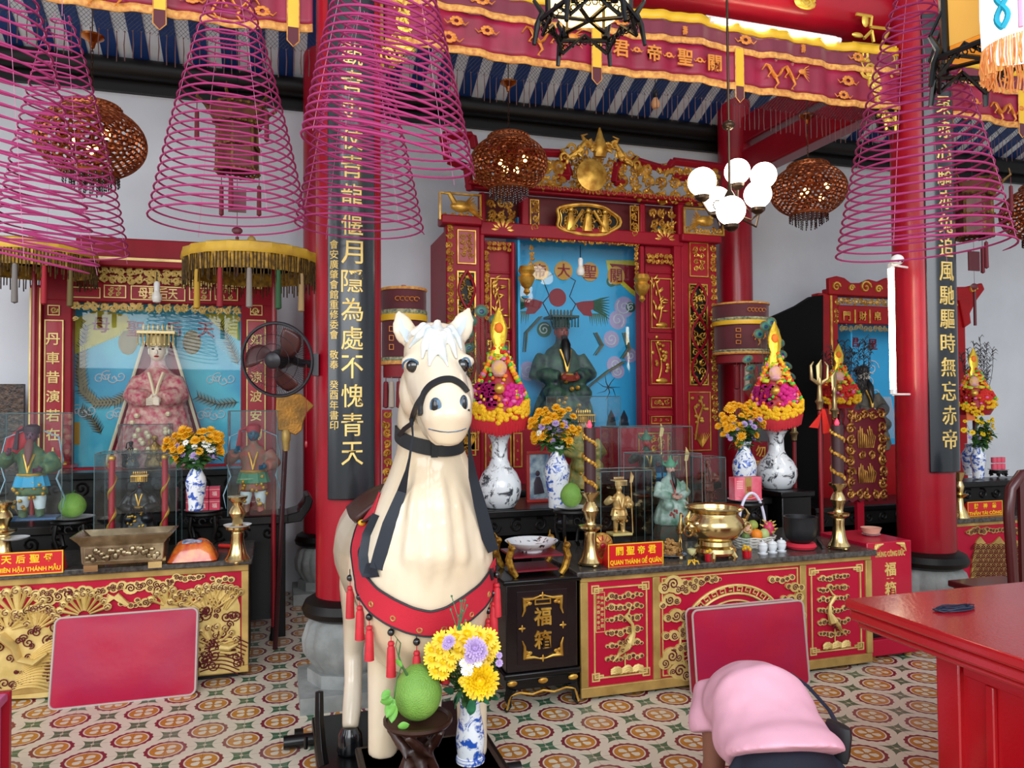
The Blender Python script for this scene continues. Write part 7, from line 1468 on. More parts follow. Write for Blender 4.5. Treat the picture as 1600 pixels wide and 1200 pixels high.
zz = P(1528, 747, 5.35).z; flower_vase('blue and white vase beside the pink candle packs at the far right', 'yellow bouquet in the far right vase', 1529, 747, zz, .56, 34, 30, 34, 26, (0, 0), ('yellow', 'yellow', 'lilac')); turned('vase', 'pale blue patterned vase behind the far right flower vase', 'vase', 1515, 742, zz, [(r*.6, h*.5) for r, h in SMV], BLUEW, 'vessel', 'blue and white flower vases', 24)
# carved black stands, plates, pomelos and packs
def stand(lab, px, py, z, w_, hpx):
    g, k = base(px, py, z); H = hpx*k; r = w_*k/2; t = thing('plant_stand', lab, 'stand', g, 'carved black wooden stands'); m = MB(); m.lathe([(r*.95, H-.02), (r, H-.012), (r*.97, H), (0, H)], 24, g); m.obj('top', BLKWOOD, t); m = MB()
    for q in range(8): a = 2*PI*q/8; m.tube([(g.x+r*.8*math.cos(a)+.02*math.cos(x), g.y+r*.8*math.sin(a), g.z+H*.75+.02*math.sin(x)) for x in [2*PI*j/10 for j in range(8)]], .006, 5)
    m.lathe([(r*.82, H*.62), (r*.84, H*.66), (r*.8, H*.68)], 20, g); m.obj('fretwork', BLKWOOD, t)
    for q in range(4): a = PI/4+PI/2*q; m = MB(); m.tube([g+Vector((r*.85*math.cos(a), r*.85*math.sin(a), H-.02)), g+Vector((r*.95*math.cos(a), r*.95*math.sin(a), H*.5)), g+Vector((r*.75*math.cos(a), r*.75*math.sin(a), H*.15)), g+Vector((r*.95*math.cos(a), r*.95*math.sin(a), 0.008))], .012, 7); m.obj('leg', BLKWOOD, t)
    return Vector((g.x, g.y, g.z+H)), k
def dish(lab, c, r):
    t = thing('plate', lab, 'plate', c, 'white plates on the carved stands'); m = MB(); m.lathe([(r*.5, 0), (r*.9, .012), (r, .018), (r*.85, .014), (0, .006)], 28, c); m.obj('dish', PORC, t); return c+Vector((0, 0, .013))
c, k = stand('carved black stand under the pomelo of the left altar', 113, 862, TZ, 62, 50); c = dish('white plate under the pomelo of the left altar', c, .125); pomelo('green pomelo on a white plate on the left altar', c, 19.5*k, 38*k)
c, k = stand('carved black stand under the pomelo of the main altar', 893, 858, TZ, 58, 62); c = dish('white plate under the pomelo of the main altar', c, .10); pomelo('green pomelo on a white plate beside the brown candle', c, 17*k, 38*k)
c, k = stand('carved black stand under the pink boxes of the left altar', 318, 848, TZ, 56, 48); c = dish('white plate under the pink boxes of the left altar', c, .12)
PKB = mat('pink_box', '#D83A58', .4, var=.15, vscale=30); PKT = mat('box_print', '#F2C8C0', .5)
n_ = 0
for j in range(2):
    for i, wh in enumerate(('left', 'middle', 'right')):
        w_ = .070; p = c+Vector(((i-1)*w_, -.02, .002+j*.078)); t = thing('tea_box', '%s pink box in the %s row on the left altar stand' % (wh, ('lower', 'upper')[j]), 'box', p, 'pink boxes on the left altar'); m = MB(); m.box(p.x-w_*.47, p.x+w_*.47, p.y-.035, p.y+.035, p.z, p.z+.074); m.obj('carton', PKB, t, bevel=.002); m = MB(); write(m, '福', (p.x, p.y-.036, p.z+.03), .03, None, .001); m.box(p.x-w_*.47, p.x+w_*.47, p.y-.0362, p.y-.035, p.z+.055, p.z+.058); m.obj('print', PKT, t)
c, k = stand('carved black stand under the red gift pack beside the censer', 1165, 850, TZ, 58, 66); c = dish('white plate under the red gift pack', c, .11); t = thing('gift_pack', 'red and pink gift pack with a gold centre band behind the fruit basket', 'pack', c); m = MB(); m.box(c.x-.098, c.x+.098, c.y-.04, c.y+.03, c.z, c.z+.145); m.obj('carton', mat('pack_red', '#D0324E', .3, col2='#E07A8A', vscale=9), t, bevel=.004); m = MB(); m.mi = 0; m.box(c.x-.025, c.x+.022, c.y-.042, c.y-.04, c.z+.02, c.z+.145); m.mi = 1; write(m, '福', (c.x, c.y-.043, c.z+.07), .035, None, .001); m.mi = 2; m.tube([(c.x-.08+.16*i/10, c.y-.042, c.z+.03-.02*math.sin(PI*i/10)) for i in range(11)], [.001+.009*math.sin(PI*i/10) for i in range(11)], 6, flat=.2)
for i in range(5): m.box(c.x-.085, c.x-.04, c.y-.041, c.y-.04, c.z+.075+i*.011, c.z+.079+i*.011)
m.obj('print', [GOLD2, RED, PKT], t)
c, k = stand('carved black stand under the pink candle packs at the far right', 1560, 744, zz, 24, 8); c = dish('white plate under the pink candle packs', c, .09)
for j in range(2):
    for i, wh in enumerate(('left', 'middle', 'right')): p = c+Vector(((i-1)*.05, 0, .002+j*.06)); m = MB(); m.lathe([(.022, 0), (.024, .01), (.024, .05), (0, .052)], 12, p); tag(m.obj('pink_candle', mat('pink_wax', '#E0566E', .4)), '%s pink wrapped candle in the %s row at the far right' % (wh, ('lower', 'upper')[j]), 'candle', 'pink wrapped candles')
# red snack bag, lighter, small bottle
g, k = base(301, 878); t = thing('snack_bag', 'shiny red and orange bag of sweets on the left altar', 'bag', g); R = random.Random(3); m = MB()
def bagf(u, v): a = (u-.5)*2; b = (v-.5)*2; e = (1-a**4)*(1-b**4); return (g.x+a*36*k, g.y+.06+b*.09, g.z+.006+e*(30*k+.012*noise.noise((a*4, b*4, 1)))+.02*max(0, abs(a)-.8))
m.grid(bagf, 24, 16); m.grid(lambda u, v: (g.x+(u-.5)*72*k, g.y+.06+(v-.5)*.18, g.z+.003), 6, 6); m.obj('wrapper', mat('sweet_bag', '#C83A22', .15, col2='#E8862E', vscale=22, coat=.6), t)
m = MB(); m.grid(lambda u, v: Vector(bagf(.28+u*.4, .2+v*.35))+Vector((0, -.002, .004)), 8, 6); m.obj('printed_label', mat('label_print', '#D8D0D8', .3, col2='#5A78A0', vscale=40), t)
m = MB(); m.rod(G(343, 856, TZ)+Vector((0, 0, .014)), G(362, 857, TZ)+Vector((0, 0, .014)), .013, 10); tag(m.obj('lighter', mat('lighter_red', '#D0281E', .3)), 'small red lighter behind the red snack bag', 'lighter')
t, g, k = turned('bottle', 'small clear bottle with a white cap left of the incense trough', 'bottle', 134, 862, TZ, [(5, 0), (6, 3), (6, 16), (3, 22), (0, 22)], GLASS, 'body'); m = MB(); m.lathe([(4*k, 22*k), (4*k, 29*k), (0, 29*k)], 12, g); m.obj('cap', WHITEP, t)
# ---- figures in glass cases on the left altar
zl = P(60, 812, 5.2).z
PURP = mat('purple_face', '#5A3446', .5); GRNR = mat('green_embroidered', '#2E5A4A', .6, col2='#5A6A3A', vscale=40); CAPE = mat('cape_red', '#B8202E', .6); PALEB = mat('pale_blue_ribbon', '#A8CFE0', .5); TEAL = mat('turquoise_apron', '#1E9AC8', .5, var=.2); BLUEF = mat('blue_face', '#2E5A72', .5)
t, c, H = glass_case('glass case round the purple faced guardian at the left edge', -6, 90, 647, 815, zl, .24)
d = deity('guardian_statue', 'purple faced guardian figure with a red cape in the leftmost glass case', (c[0]-.01, c[1], zl+.01), H*.86, GRNR, PURP, mat('plum_hair', '#3A2432', .6), beard=mat('red_beard', '#6A3A3A', .6), stand=True, hatstyle='cap', sleeve=PALEB, skirtc=TEAL)
h = H*.86; m = MB(); q = WORLD[d.name]; m.limb([(q+Vector((-.03, .06, h*.93)), .06, .03), (q+Vector((-.10, .05, h*.8)), .06, .02), (q+Vector((-.13, .05, h*.68)), .04, .012), (q+Vector((-.15, .05, h*.66)), .004, .004)], 10); m.obj('cape', CAPE, d)
m = MB()
for s in (-1, 1): m.limb([(q+Vector((s*.085*h, 0, .09*h)), .05*h, .055*h), (q+Vector((s*.08*h, -.0, .2*h)), .068*h, .068*h), (q+Vector((s*.06*h, 0, .36*h)), .07*h, .075*h)], 10)
m.obj('white_trousers', mat('pale_trousers', '#C8D4D8', .6), d); m = MB(); m.box(q.x-.15, q.x+.15, q.y-.08, q.y+.08, zl, zl+.012); m.obj('blue_base', mat('case_blue', '#2A5A86', .4), d)
t, c, H = glass_case('glass case round the blue faced guardian beside the wall fan', 358, 432, 643, 805, P(395, 805, 5.2).z, .22); zr = P(395, 805, 5.2).z
d = deity('guardian_statue', 'blue faced guardian figure in red and white clothes in the case beside the fan', (c[0], c[1], zr+.01), H*.84, mat('brick_robe', '#A8493E', .6, col2='#7A6A58', vscale=25), BLUEF, mat('red_scarf', '#A02A36', .6), beard=None, stand=True, hatstyle='cap', sleeve=PALEB, skirtc=mat('green_sash', '#3E7A5A', .6))
h = H*.84; q = WORLD[d.name]; m = MB()
for s in (-1, 1): m.limb([(q+Vector((s*.085*h, 0, .09*h)), .05*h, .055*h), (q+Vector((s*.08*h, -.0, .2*h)), .068*h, .068*h), (q+Vector((s*.06*h, 0, .36*h)), .07*h, .075*h)], 10)
m.obj('white_trousers', MATS['pale_trousers'], d)
# central case with the small dark shrine figure
t, c, H = glass_case('glass case with red candle pillars in the middle of the left altar', 153, 270, 709, 868, TZ, .30)
g, k = base(213, 850); t = thing('carved_stand', 'small red and gold carved stand inside the middle glass case', 'stand', (c[0], c[1], TZ)); m = MB(); w_ = 36*k; m.box(c[0]-w_, c[0]+w_, c[1]-.08, c[1]+.08, TZ, TZ+.085); m.box(c[0]-w_*1.18, c[0]+w_*1.18, c[1]-.10, c[1]+.10, TZ+.085, TZ+.10); m.obj('stand', mat('stand_brown', '#5A2A1C', .4), t, bevel=.003); m = MB(); carve(m, c[0]-w_*.9, c[0]+w_*.9, TZ+.012, TZ+.075, c[1]-.081, .035, 5, .3, 3); fillet(m, c[0]-w_*.95, c[0]+w_*.95, TZ+.006, TZ+.08, c[1]-.08, .004, .003); m.obj('gold_relief', GOLD, t)
deity('seated_figure', 'small black seated figure with gold headdress inside the middle glass case', (c[0], c[1], TZ+.10), H*.60, mat('black_robe', '#14171C', .4), BLACK, GOLD, hatstyle='crown')
for s, wh in ((-1, 'left'), (1, 'right')):
    p = Vector((c[0]+s*.148, c[1]-.05, TZ+.0)); t = thing('carved_candle', '%s red candle pillar with gold dragon in the middle glass case' % wh, 'candle', p, 'red dragon candle pillars'); m = MB(); m.tube([p, p+Vector((0, 0, H*.93))], .018, 14); m.obj('pillar', mat('candle_red', '#9E1A2A', .4), t); m = MB(); n = 40; m.tube([(p.x+.021*math.cos(i*.4), p.y+.021*math.sin(i*.4), p.z+.06+(H*.8)*i/n) for i in range(n+1)], [.006+.003*math.sin(i) for i in range(n+1)], 5); m.ell(p+Vector((0, 0, H*.95)), (.022, .022, .02), 10, 7); m.obj('dragon', GOLD, t)
# small figures at the feet of the goddess, gold lion
zs_ = P(225, 733, 6.02).z
t, c, H = glass_case('low glass case with tiny figures at the feet of the goddess', 188, 262, 664, 731, zs_, .16)
deity('small_figure', 'tiny bronze seated figure in the low glass case by the goddess', (c[0]+.06, c[1], zs_), H*.75, mat('bronze_brown', '#8A6A38', .4, .5), mat('bronze_brown2', '#9A7A48', .4, .5), GOLD2, hatstyle='cap'); deity('small_figure', 'tiny black figure in the low glass case by the goddess', (c[0]-.10, c[1], zs_), H*.62, BLACK, BLACK, BLACK, hatstyle='cap')
def lion(lab, px, py, z, hpx):
    g, k = base(px, py, z); h = hpx*k; t = thing('lion_figure', lab, 'figurine', g, 'small gilded lion figures'); m = MB(); m.ell(g+Vector((0, .03, h*.42)), (h*.22, h*.26, h*.34), 12, 9); m.ell(g+Vector((0, -.02, h*.78)), (h*.2, h*.2, h*.2), 12, 9); m.ell(g+Vector((0, -.06, h*.72)), (h*.12, h*.12, h*.1), 8, 6)
    for s in (-1, 1): m.limb([(g+Vector((s*h*.14, -.04, h*.5)), h*.08, h*.08), (g+Vector((s*h*.16, -.06, h*.2)), h*.06, h*.06), (g+Vector((s*h*.17, -.08, h*.12)), h*.08, h*.06)], 8); m.ell(g+Vector((s*h*.2, .0, h*.92)), (h*.07, h*.05, h*.1), 6, 5); m.ell(g+Vector((s*h*.2, .02, h*.24)), (h*.14, h*.2, h*.14), 8, 6)
    fuse(m, h*.04, 2).obj('body', GOLD, t); m = MB(); m.box(g.x-h*.42, g.x+h*.42, g.y-h*.38, g.y+h*.4, g.z, g.z+h*.12); m.obj('red_base', RED, t, bevel=.004)
lion('small gilded lion on a red base beside the purple faced guardian', 97, 731, zs_, 46); lion('small gilded lion half hidden by the left glass case', 70, 731, zs_, 44)
# framed dark panel at the far left
a = P(-14, 690, 6.55); b = P(38, 600, 6.55); m = MB(); m.box(a.x-.2, b.x, 6.54, 6.58, a.z-.3, b.z); m2 = m.obj('folding_screen', mat('dark_carved', '#4A3424', .3, .4, col2='#1A1412', vscale=30, bump=.6, bscale=40)); tag(m2, 'dark carved screen standing beside the left shrine frame', 'screen')
# ---- main altar figures in glass
t, c, H = glass_case('tall glass case with a red faced figure behind the gold statue', 962, 1090, 668, 788, BT, .30)
deity('warrior_statue', 'red faced green robed warrior in the tall glass case behind the gold statue', (c[0]+.0, c[1], BT+.04), H*.80, mat('green_armour', '#3A5A48', .5, col2='#1E2A2A', vscale=30), mat('crimson_face', '#9A3232', .5), mat('helmet_green', '#3E6A52', .5, var=.3), stand=True, hatstyle='helmet', spear=BRASS, skirtc=mat('armour_gold', '#A8884A', .4, .4)); m = MB(); m.box(c[0]-.12, c[0]+.12, c[1]-.09, c[1]+.09, BT, BT+.04); tag(m.obj('wooden_pedestal', DWOOD, bevel=.004), 'wooden pedestal under the red faced warrior in the tall glass case', 'pedestal')
t, c, H = glass_case('glass case round the white bearded seated general beside the censer', 1003, 1104, 711, 848, TZ, .30)
deity('general_statue', 'painted general in white and green robes in the case behind the censer', (c[0]+.06, c[1], TZ+.10), H*.74, mat('white_green_robe', '#B8C4BC', .5, col2='#4A7A62', vscale=16), mat('pink_face', '#C89888', .5), mat('hat_green2', '#4A8A6A', .5), trim=mat('robe_red', '#A83A38', .5), beard=BLACK, hatstyle='helmet', spear=BRASS); m = MB(); m.lathe([(.11, 0), (.12, .03), (.10, .10), (0, .10)], 14, (c[0]+.06, c[1], TZ), 7, .1); tag(m.obj('rock_base', mat('rock_green', '#3E5A4A', .6, col2='#6A3A2E', vscale=20)), 'painted rock base under the seated general behind the censer', 'base')
t, c, H = glass_case('glass case round the small gold statue left of the censer', 936, 1024, 737, 862, TZ, .22); GF = mat('figurine_gold', '#E6C486', .3, .4, col2='#B8803A', vscale=18)
m = MB(); m.mi = 0; m.box(c[0]-.062, c[0]+.062, c[1]-.05, c[1]+.05, TZ+.03, TZ+.085); m.mi = 1; m.box(c[0]-.07, c[0]+.07, c[1]-.058, c[1]+.058, TZ, TZ+.03); m.box(c[0]-.066, c[0]+.066, c[1]-.054, c[1]+.054, TZ+.085, TZ+.10); tag(m.obj('pedestal', [BLACK, PGOLD], bevel=.003), 'black and gold pedestal under the small gold statue', 'pedestal')
deity('gold_statue', 'small gold statue with a staff in the glass case left of the censer', (c[0], c[1], TZ+.10), H*.64, GF, GF, GF, trim=GF, stand=True, hatstyle='crown', spear=GF, skirtc=GF)
t, c, H = glass_case('small glass case with a red wood figure behind the censer', 1100, 1137, 716, 787, BT, .2); RW = mat('red_wood', '#7A3220', .45, col2='#4A1A12', vscale=20); deity('wood_statue', 'red brown carved wooden figure in the small case behind the censer', (c[0], c[1], BT), H*.92, RW, RW, RW, trim=RW, beard=RW, stand=True, hatstyle='cap')
t, c, H = glass_case('glass case before the blue niche of the main shrine', 868, 975, 620, 764, B2, .24); deity('seated_figure', 'small green and gold figure in the glass case before the blue niche', (c[0], c[1], B2), H*.8, mat('olive_gold_robe', '#6A7A4A', .5, col2='#B89A4A', vscale=25), mat('figure_face', '#C8A084', .5), GOLD, hatstyle='crown')
# red framed picture
c = P(842, 762, 5.2); q0 = P(822, 762, 5.2); q1 = P(862, 704, 5.2); zf = BT; t = thing('picture_frame', 'red framed picture leaning beside the blue and white vase', 'picture', (c.x, 5.2, zf)); m = MB()
x0, x1, z1 = q0.x, q1.x, q1.z; w_ = .022
for b in ((x0, x1, zf, zf+w_), (x0, x1, z1-w_, z1), (x0, x0+w_, zf+w_, z1-w_), (x1-w_, x1, zf+w_, z1-w_)): m.box(b[0], b[1], 5.18, 5.205, b[2], b[3])
m.obj('frame', mat('frame_red', '#B03028', .4), t, bevel=.003); m = MB(); m.box(x0+w_, x1-w_, 5.195, 5.2, zf+w_, z1-w_); m.obj('picture', mat('picture_pale', '#C8D8DC', .3, col2='#4A6A8A', vscale=14), t); m = MB(); m.limb([((c.x, 5.19, zf+.06), .04, .004), ((c.x-.01, 5.19, zf+.14), .03, .004), ((c.x-.01, 5.19, zf+.18), .015, .004)], 8); m.ell((c.x-.012, 5.19, zf+.205), (.017, .003, .02), 8, 6); m.obj('painted_figure', mat('print_dark', '#3A2A3A', .5), t)
# gold fan ornament behind the sign
g, k = base(946, 878); g.y += .06; t = thing('gold_ornament', 'round gold and red ornament behind the main altar sign', 'ornament', g); m = MB(); m.lathe([(.045, 0), (.05, .01), (.03, .02), (0, .02)], 16, g); m.ell(g+Vector((0, 0, .085)), (.075, .03, .072), 18, 12); m.obj('disc', mat('ornament_gold', '#D8B24A', .3, .5, col2='#9A3A24', vscale=22), t); m = MB(); m.ell(g+Vector((0, -.03, .085)), (.018, .006, .018), 8, 6)
for i in range(12): a = 2*PI*i/12; m.tube([g+Vector((.03*math.cos(a), -.028, .085+.03*math.sin(a))), g+Vector((.062*math.cos(a), -.02, .085+.06*math.sin(a)))], .003, 4)
m.obj('rays', RED, t)
# ---- offering cones with garlands
POMC = [mat('pom_red', '#D0251E', .7), mat('pom_orange', '#F07A1E', .7), mat('pom_yellow', '#E8B81E', .7), mat('pom_green', '#4FB83A', .5), mat('pom_pink', '#E070A8', .7)]
GARL = mat('garland_yellow', '#F6BE12', .7, var=.12, vscale=40, bump=.6, bscale=120); MAGE = mat('garland_magenta', '#D81E86', .7, var=.15, vscale=40, bump=.6, bscale=120); FOILG = mat('gold_foil', '#EAC43A', .25, .6, bump=.3, bscale=50)
def cone(lab, c, H, R1, seed, bundle=1.0, small=False):
    t = thing('offering_cone', lab, 'offering', c, 'decorated offering cones'); R = random.Random(seed); c = Vector(c); f = -.0; dirv = Vector((-c.x, -c.y, 0)).normalized(); sd = Vector((-dirv.y, dirv.x, 0)); Q = lambda a, r, z: c+(dirv*math.cos(a)+sd*math.sin(a))*r+Vector((0, 0, z*H))
    m = MB(); m.lathe([(R1*.75, .06*H), (R1*.98, .16*H), (R1*.72, .36*H), (R1*.42, .56*H), (R1*.2, .7*H), (0, .74*H)], 24, c); m.rod(c-Vector((0, 0, .06)), c+Vector((0, 0, .1*H)), .02, 8); m.obj('core', mat('foil_red', '#A8202A', .4), t)
    if not small:
        m = MB()
        for i in range(100): a = -1.9+3.8*i/99; z1 = .10+.07*abs(math.sin(a*.8)); m.tube([Q(a, R1*1.02, z1+.05), Q(a, R1*1.06, z1-.02), Q(a+.01*math.sin(i), R1*.98, z1-.10-.01*math.sin(i*2))], .006, 4)
        m.obj('red_fringe', TASRED, t)
    m = MB()
    for i in range(130 if not small else 50): a = -1.7+3.4*R.random(); z = .145+.055*abs(a)+R.uniform(-.05, .05); m.ell(Q(a, R1*1.03, z), (R1*.12, R1*.12, R1*.10), 6, 5)
    m.obj('yellow_garland', GARL, t); m = MB()
    for s in (-1, 1):
        for i in range(40): a = s*R.uniform(.18, 1.25); z = R.uniform(.24, .41)-.02*abs(a); m.ell(Q(a, R1*.86, z), (R1*.13, R1*.13, R1*.12), 6, 5)
        m.obj('magenta_garland', MAGE if not small else POMC[0], t)
    for i in range(34):
        f_ = (i//2)/17; z = .30+.42*f_; r = R1*(.96-1.02*max(0, z-.30)/.44*.75); s = -1 if i % 2 else 1; a = s*(1.45-1.05*f_); m = MB(); m.ell(Q(a, r, z), R1*.125*(1-.3*f_), 10, 7); m.obj('pompom', POMC[R.randrange(3) if i % 5 else 3+(i // 5) % 2], t)
    m = MB()
    for i in range(16): a = R.uniform(-.9, .9); z = R.uniform(.44, .62); r = R1*(.92-1.02*(z-.30)/.44*.72); p = Q(a, r, z); m.add([p+sd*R1*.16+Vector((0, 0, R1*.05)), p-sd*R1*.12+Vector((0, 0, R1*.1)), p-sd*R1*.15-Vector((0, 0, R1*.08)), p+sd*R1*.1-Vector((0, 0, R1*.1))+dirv*R1*.06], [(0, 1, 2, 3)])
    m.obj('paper_leaves', [mat('paper_yellow_green', '#B8D83A', .5, col2='#F2D23A', vscale=9)], t, solid=.003); m = MB(); m.ell(Q(0, R1*.80, .36), (R1*.22, R1*.22, R1*.2), 14, 10); m.ell(Q(0, R1*.86, .21), (R1*.16, R1*.1, R1*.1), 10, 8); m.obj('gold_medallion', GOLD, t)
    m = MB()
    for i in range(90):
        a = R.uniform(-1.6, 1.6); z = R.uniform(.22, .68); r = R1*(.96-1.02*max(0, z-.30)/.44*.75); m.mi = i % 6; q = Q(a, r, z); m.ell(q, (R1*R.uniform(.05, .11), R1*.07, R1*R.uniform(.05, .09)), 6, 4)
    m.obj('paper_decorations', POMC+[FOILG], t)
    m = MB(); m.limb([(Q(0, R1*.25, .56), R1*.22, R1*.1), (Q(0, R1*.25, .64), R1*.3, R1*.1), (Q(0, R1*.2, .70), R1*.2, R1*.1), (Q(0, R1*.15, .76), R1*.3, R1*.12), (Q(0, R1*.1, .84), R1*.33, R1*.12), (Q(0, R1*.05, .90), R1*.24, R1*.09), (Q(0, 0, .96), R1*.12, R1*.05), (Q(0, 0, 1.0), R1*.01, R1*.01)], 14); m.obj('foil_tower', FOILG, t); m = MB(); m.ell(Q(0, R1*.22, .835), (R1*.17, R1*.1, R1*.2), 12, 8); m.obj('foil_rosette', POMC[1], t)
    m = MB(); m.ell(Q(0, R1*.55, .52), (R1*.3, R1*.2, R1*.3), 10, 8); m.ell(Q(0, R1*.55, .47), (R1*.22, R1*.3, R1*.12), 10, 6); m.obj('paper_flower', mat('paper_pink', '#D8A0B8', .6, col2='#E0B04A', vscale=18), t)
    return t
HL = 200*kL; cone('tall garlanded offering cone in the big vase nearest the horse', gL+Vector((0, 0, 113*kL)), HL, 43*kL, 1)
HR = 172*kR; cone('tall garlanded offering cone in the vase on the black pedestal', gR+Vector((0, 0, 90*kR)), HR, 37*kR, 2)
zr_ = P(1290, 790, 5.6).z
for px, pyb, H_, lab in ((1312, 645, 108, 'fruit decked offering cone in front of the right shrine'), (1523, 655, 112, 'fruit decked offering cone beyond the right column')):
    c = P(px, pyb, 5.75); k = (c-CAMLOC).dot(FW)/F; t = cone(lab, c, H_*k, 28*k, px, small=True); m = MB(); m.rod(Vector((c.x, c.y, zr_)), c+Vector((0, 0, .06)), .02, 8); m.lathe([(.07, 0), (.07, .02), (.03, .05), (.02, .06)], 14, (c.x, c.y, zr_)); m.obj('stem', DWOOD, t)
    m = MB(); m.box(c.x-.16, c.x-.06, c.y-.06, c.y-.05, c.z-.01, c.z+.12); m.obj('orange_ribbon', mat('orange_ribbon', '#E87A3A', .5), t)
# peacock and ostrich feathers
PCK = [mat('feather_barbs', '#6E6A4E', .7, col2='#3E4A3E', vscale=30), mat('feather_green', '#2F7A68', .4, var=.2), mat('feather_blue', '#152E5A', .3)]
def feather_mesh(L):
    m = MB(); m.mi = 0; m.tube([(0, 0, 0), (.01, 0, L*.5), (.0, 0, L)], .0022, 4)
    for i in range(34):
        z = L*(.35+.62*i/34); w_ = .035 if i < 24 else .028*(1-((i-24)/12)**2)+.01
        for s in (-1, 1): m.tube([(0, 0, z), (s*w_*.6, -.004, z+.02), (s*w_, 0, z+.045)], [.0014, .0012, .0006], 3)
    m.mi = 0; m.ell((0, 0, L*.95), (.044, .003, .052), 12, 8); m.mi = 1; m.ell((0, -.003, L*.95), (.030, .003, .037), 12, 8); m.mi = 2; m.ell((0, -.006, L*.945), (.016, .002, .018), 10, 6); return m.mesh('peacock_feather', PCK)
FME = feather_mesh(1.0)
for b, top, H_, lab, lst in ((gL, 113*kL, HL, 'peacock feather fanned behind the offering cone nearest the horse', ((752, 484), (735, 500), (774, 498), (730, 520), (776, 516), (732, 542), (784, 542), (722, 562), (792, 560), (718, 586), (800, 582), (728, 606), (808, 604))), (gR, 90*kR, HR, 'peacock feather fanned behind the offering cone on the pedestal', ((1196, 508), (1210, 516), (1218, 534), (1222, 552), (1230, 570), (1236, 586), (1242, 604), (1168, 560), (1172, 574), (1170, 588), (1168, 604), (1186, 520), (1205, 502)))):
    for px, py in lst:
        s = b+Vector((0, .05, top+.02)); e = P(px, py, b.y+.09); d = e-s; o = bpy.data.objects.new('peacock_feather', FME); COL.objects.link(o); WORLD[o.name] = Vector(); L = d.length/.96
        o.location = s; z = d.normalized(); y = Vector((0, 1, 0)); y = (y-z*y.dot(z)).normalized(); x = y.cross(z); o.rotation_euler = Matrix((x, y, z)).transposed().to_euler(); o.scale = (1.15, 1.15, L); tag(o, lab, 'feather', lab.replace('feather', 'feathers', 1))
OST = mat('ostrich_black', '#1A1618', .8, col2='#4A4448', vscale=20)
for px, py, sx, n_ in ((1315, 548, 1, 5), (1531, 545, 1, 6), (1352, 545, -1, 4)):
    lab = {1315: 'dark ostrich plume behind the offering cone of the right shrine', 1531: 'dark ostrich plume behind the offering cone beyond the right column', 1352: 'dark ostrich plume leaning towards the character on the right shrine'}[px]
    for q in range(n_):
        R = random.Random(px+q); s = P(px-(8 if px == 1352 else 0), 640, 5.85); e = P(px+(q-n_/2)*10, py-18+abs(q-n_/2)*9, 5.88); m = MB()
        pts = [s.lerp(e, i/12)+Vector((.02*math.sin(PI*i/12)*(q-2), 0, 0)) for i in range(13)]; m.tube(pts, .003, 4)
        for i in range(70): p = pts[0].lerp(pts[-1], R.uniform(.2, 1)); a = R.uniform(0, 2*PI); r = R.uniform(.04, .09); m.tube([p, p+Vector((r*.6*math.cos(a), r*.3*math.sin(a), .03)), p+Vector((r*math.cos(a), r*.4*math.sin(a), .01))], [.003, .003, .0008], 3)
        tag(m.obj('ostrich_plume', OST), lab, 'feather', lab.replace('plume', 'plumes', 1))
# ---- carved red and gold board and halberd with ribbons
Yb = 4.62; t = thing('carved_board', 'upright carved red and gold board behind the right candlestick', 'board', G(1352, 900, 0)); x0, x1, z0, z1 = RECT(1321, 640, 1384, 782, Yb); m = MB(); R = random.Random(3); n = 14
pt = [(x0+(x1-x0)*i/n, z0+.012*math.sin(i*2.1)) for i in range(n+1)]+[(x1+.012*math.sin(i*2.3), z0+(z1-z0)*i/n) for i in range(1, n)]+[(x1-(x1-x0)*i/n, z1+.012*math.sin(i*1.9)) for i in range(n+1)]+[(x0+.012*math.sin(i*2.7), z1-(z1-z0)*i/n) for i in range(1, n)]
m.prism(pt, Yb, Yb+.025); m.obj('panel', mat('board_red', '#5E1220', .45, var=.2), t); m = MB(); q = .01
for a in ((x0, x1, z1-.09, z1), (x0, x1, z0, z0+.09), (x0, x0+.08, z0+.09, z1-.09), (x1-.08, x1, z0+.09, z1-.09)): carve(m, *a, Yb, .075, int(a[0]*50)+int(a[2]*50), .26, 3)
carve(m, x0+.1, x1-.1, z0+.3, z0+.37, Yb, .07, 9, .26, 3); xc = (x0+x1)/2
for zz2, h_ in ((z0+.20, .07), (z1-.20, .08)):
    for i in range(9): m.tube([(xc+(i-4)*.016, Yb-.004, zz2-h_), (xc+(i-4)*.019, Yb-.014, zz2), (xc+(i-4)*.016, Yb-.004, zz2+h_*(.6+.4*math.sin(i*1.3)))], .006, 5)
m.obj('gold_relief', mat('worn_relief_gold', '#B8863A', .4, .5, col2='#7A4A20', vscale=22), t); m = MB(); m.box(xc-.06, xc+.0, Yb+.025, Yb+.055, 0, z0+.3); m.box(xc-.12, xc+.02, Yb-.05, Yb+.15, 0, .05); m.obj('post', RED2, t)
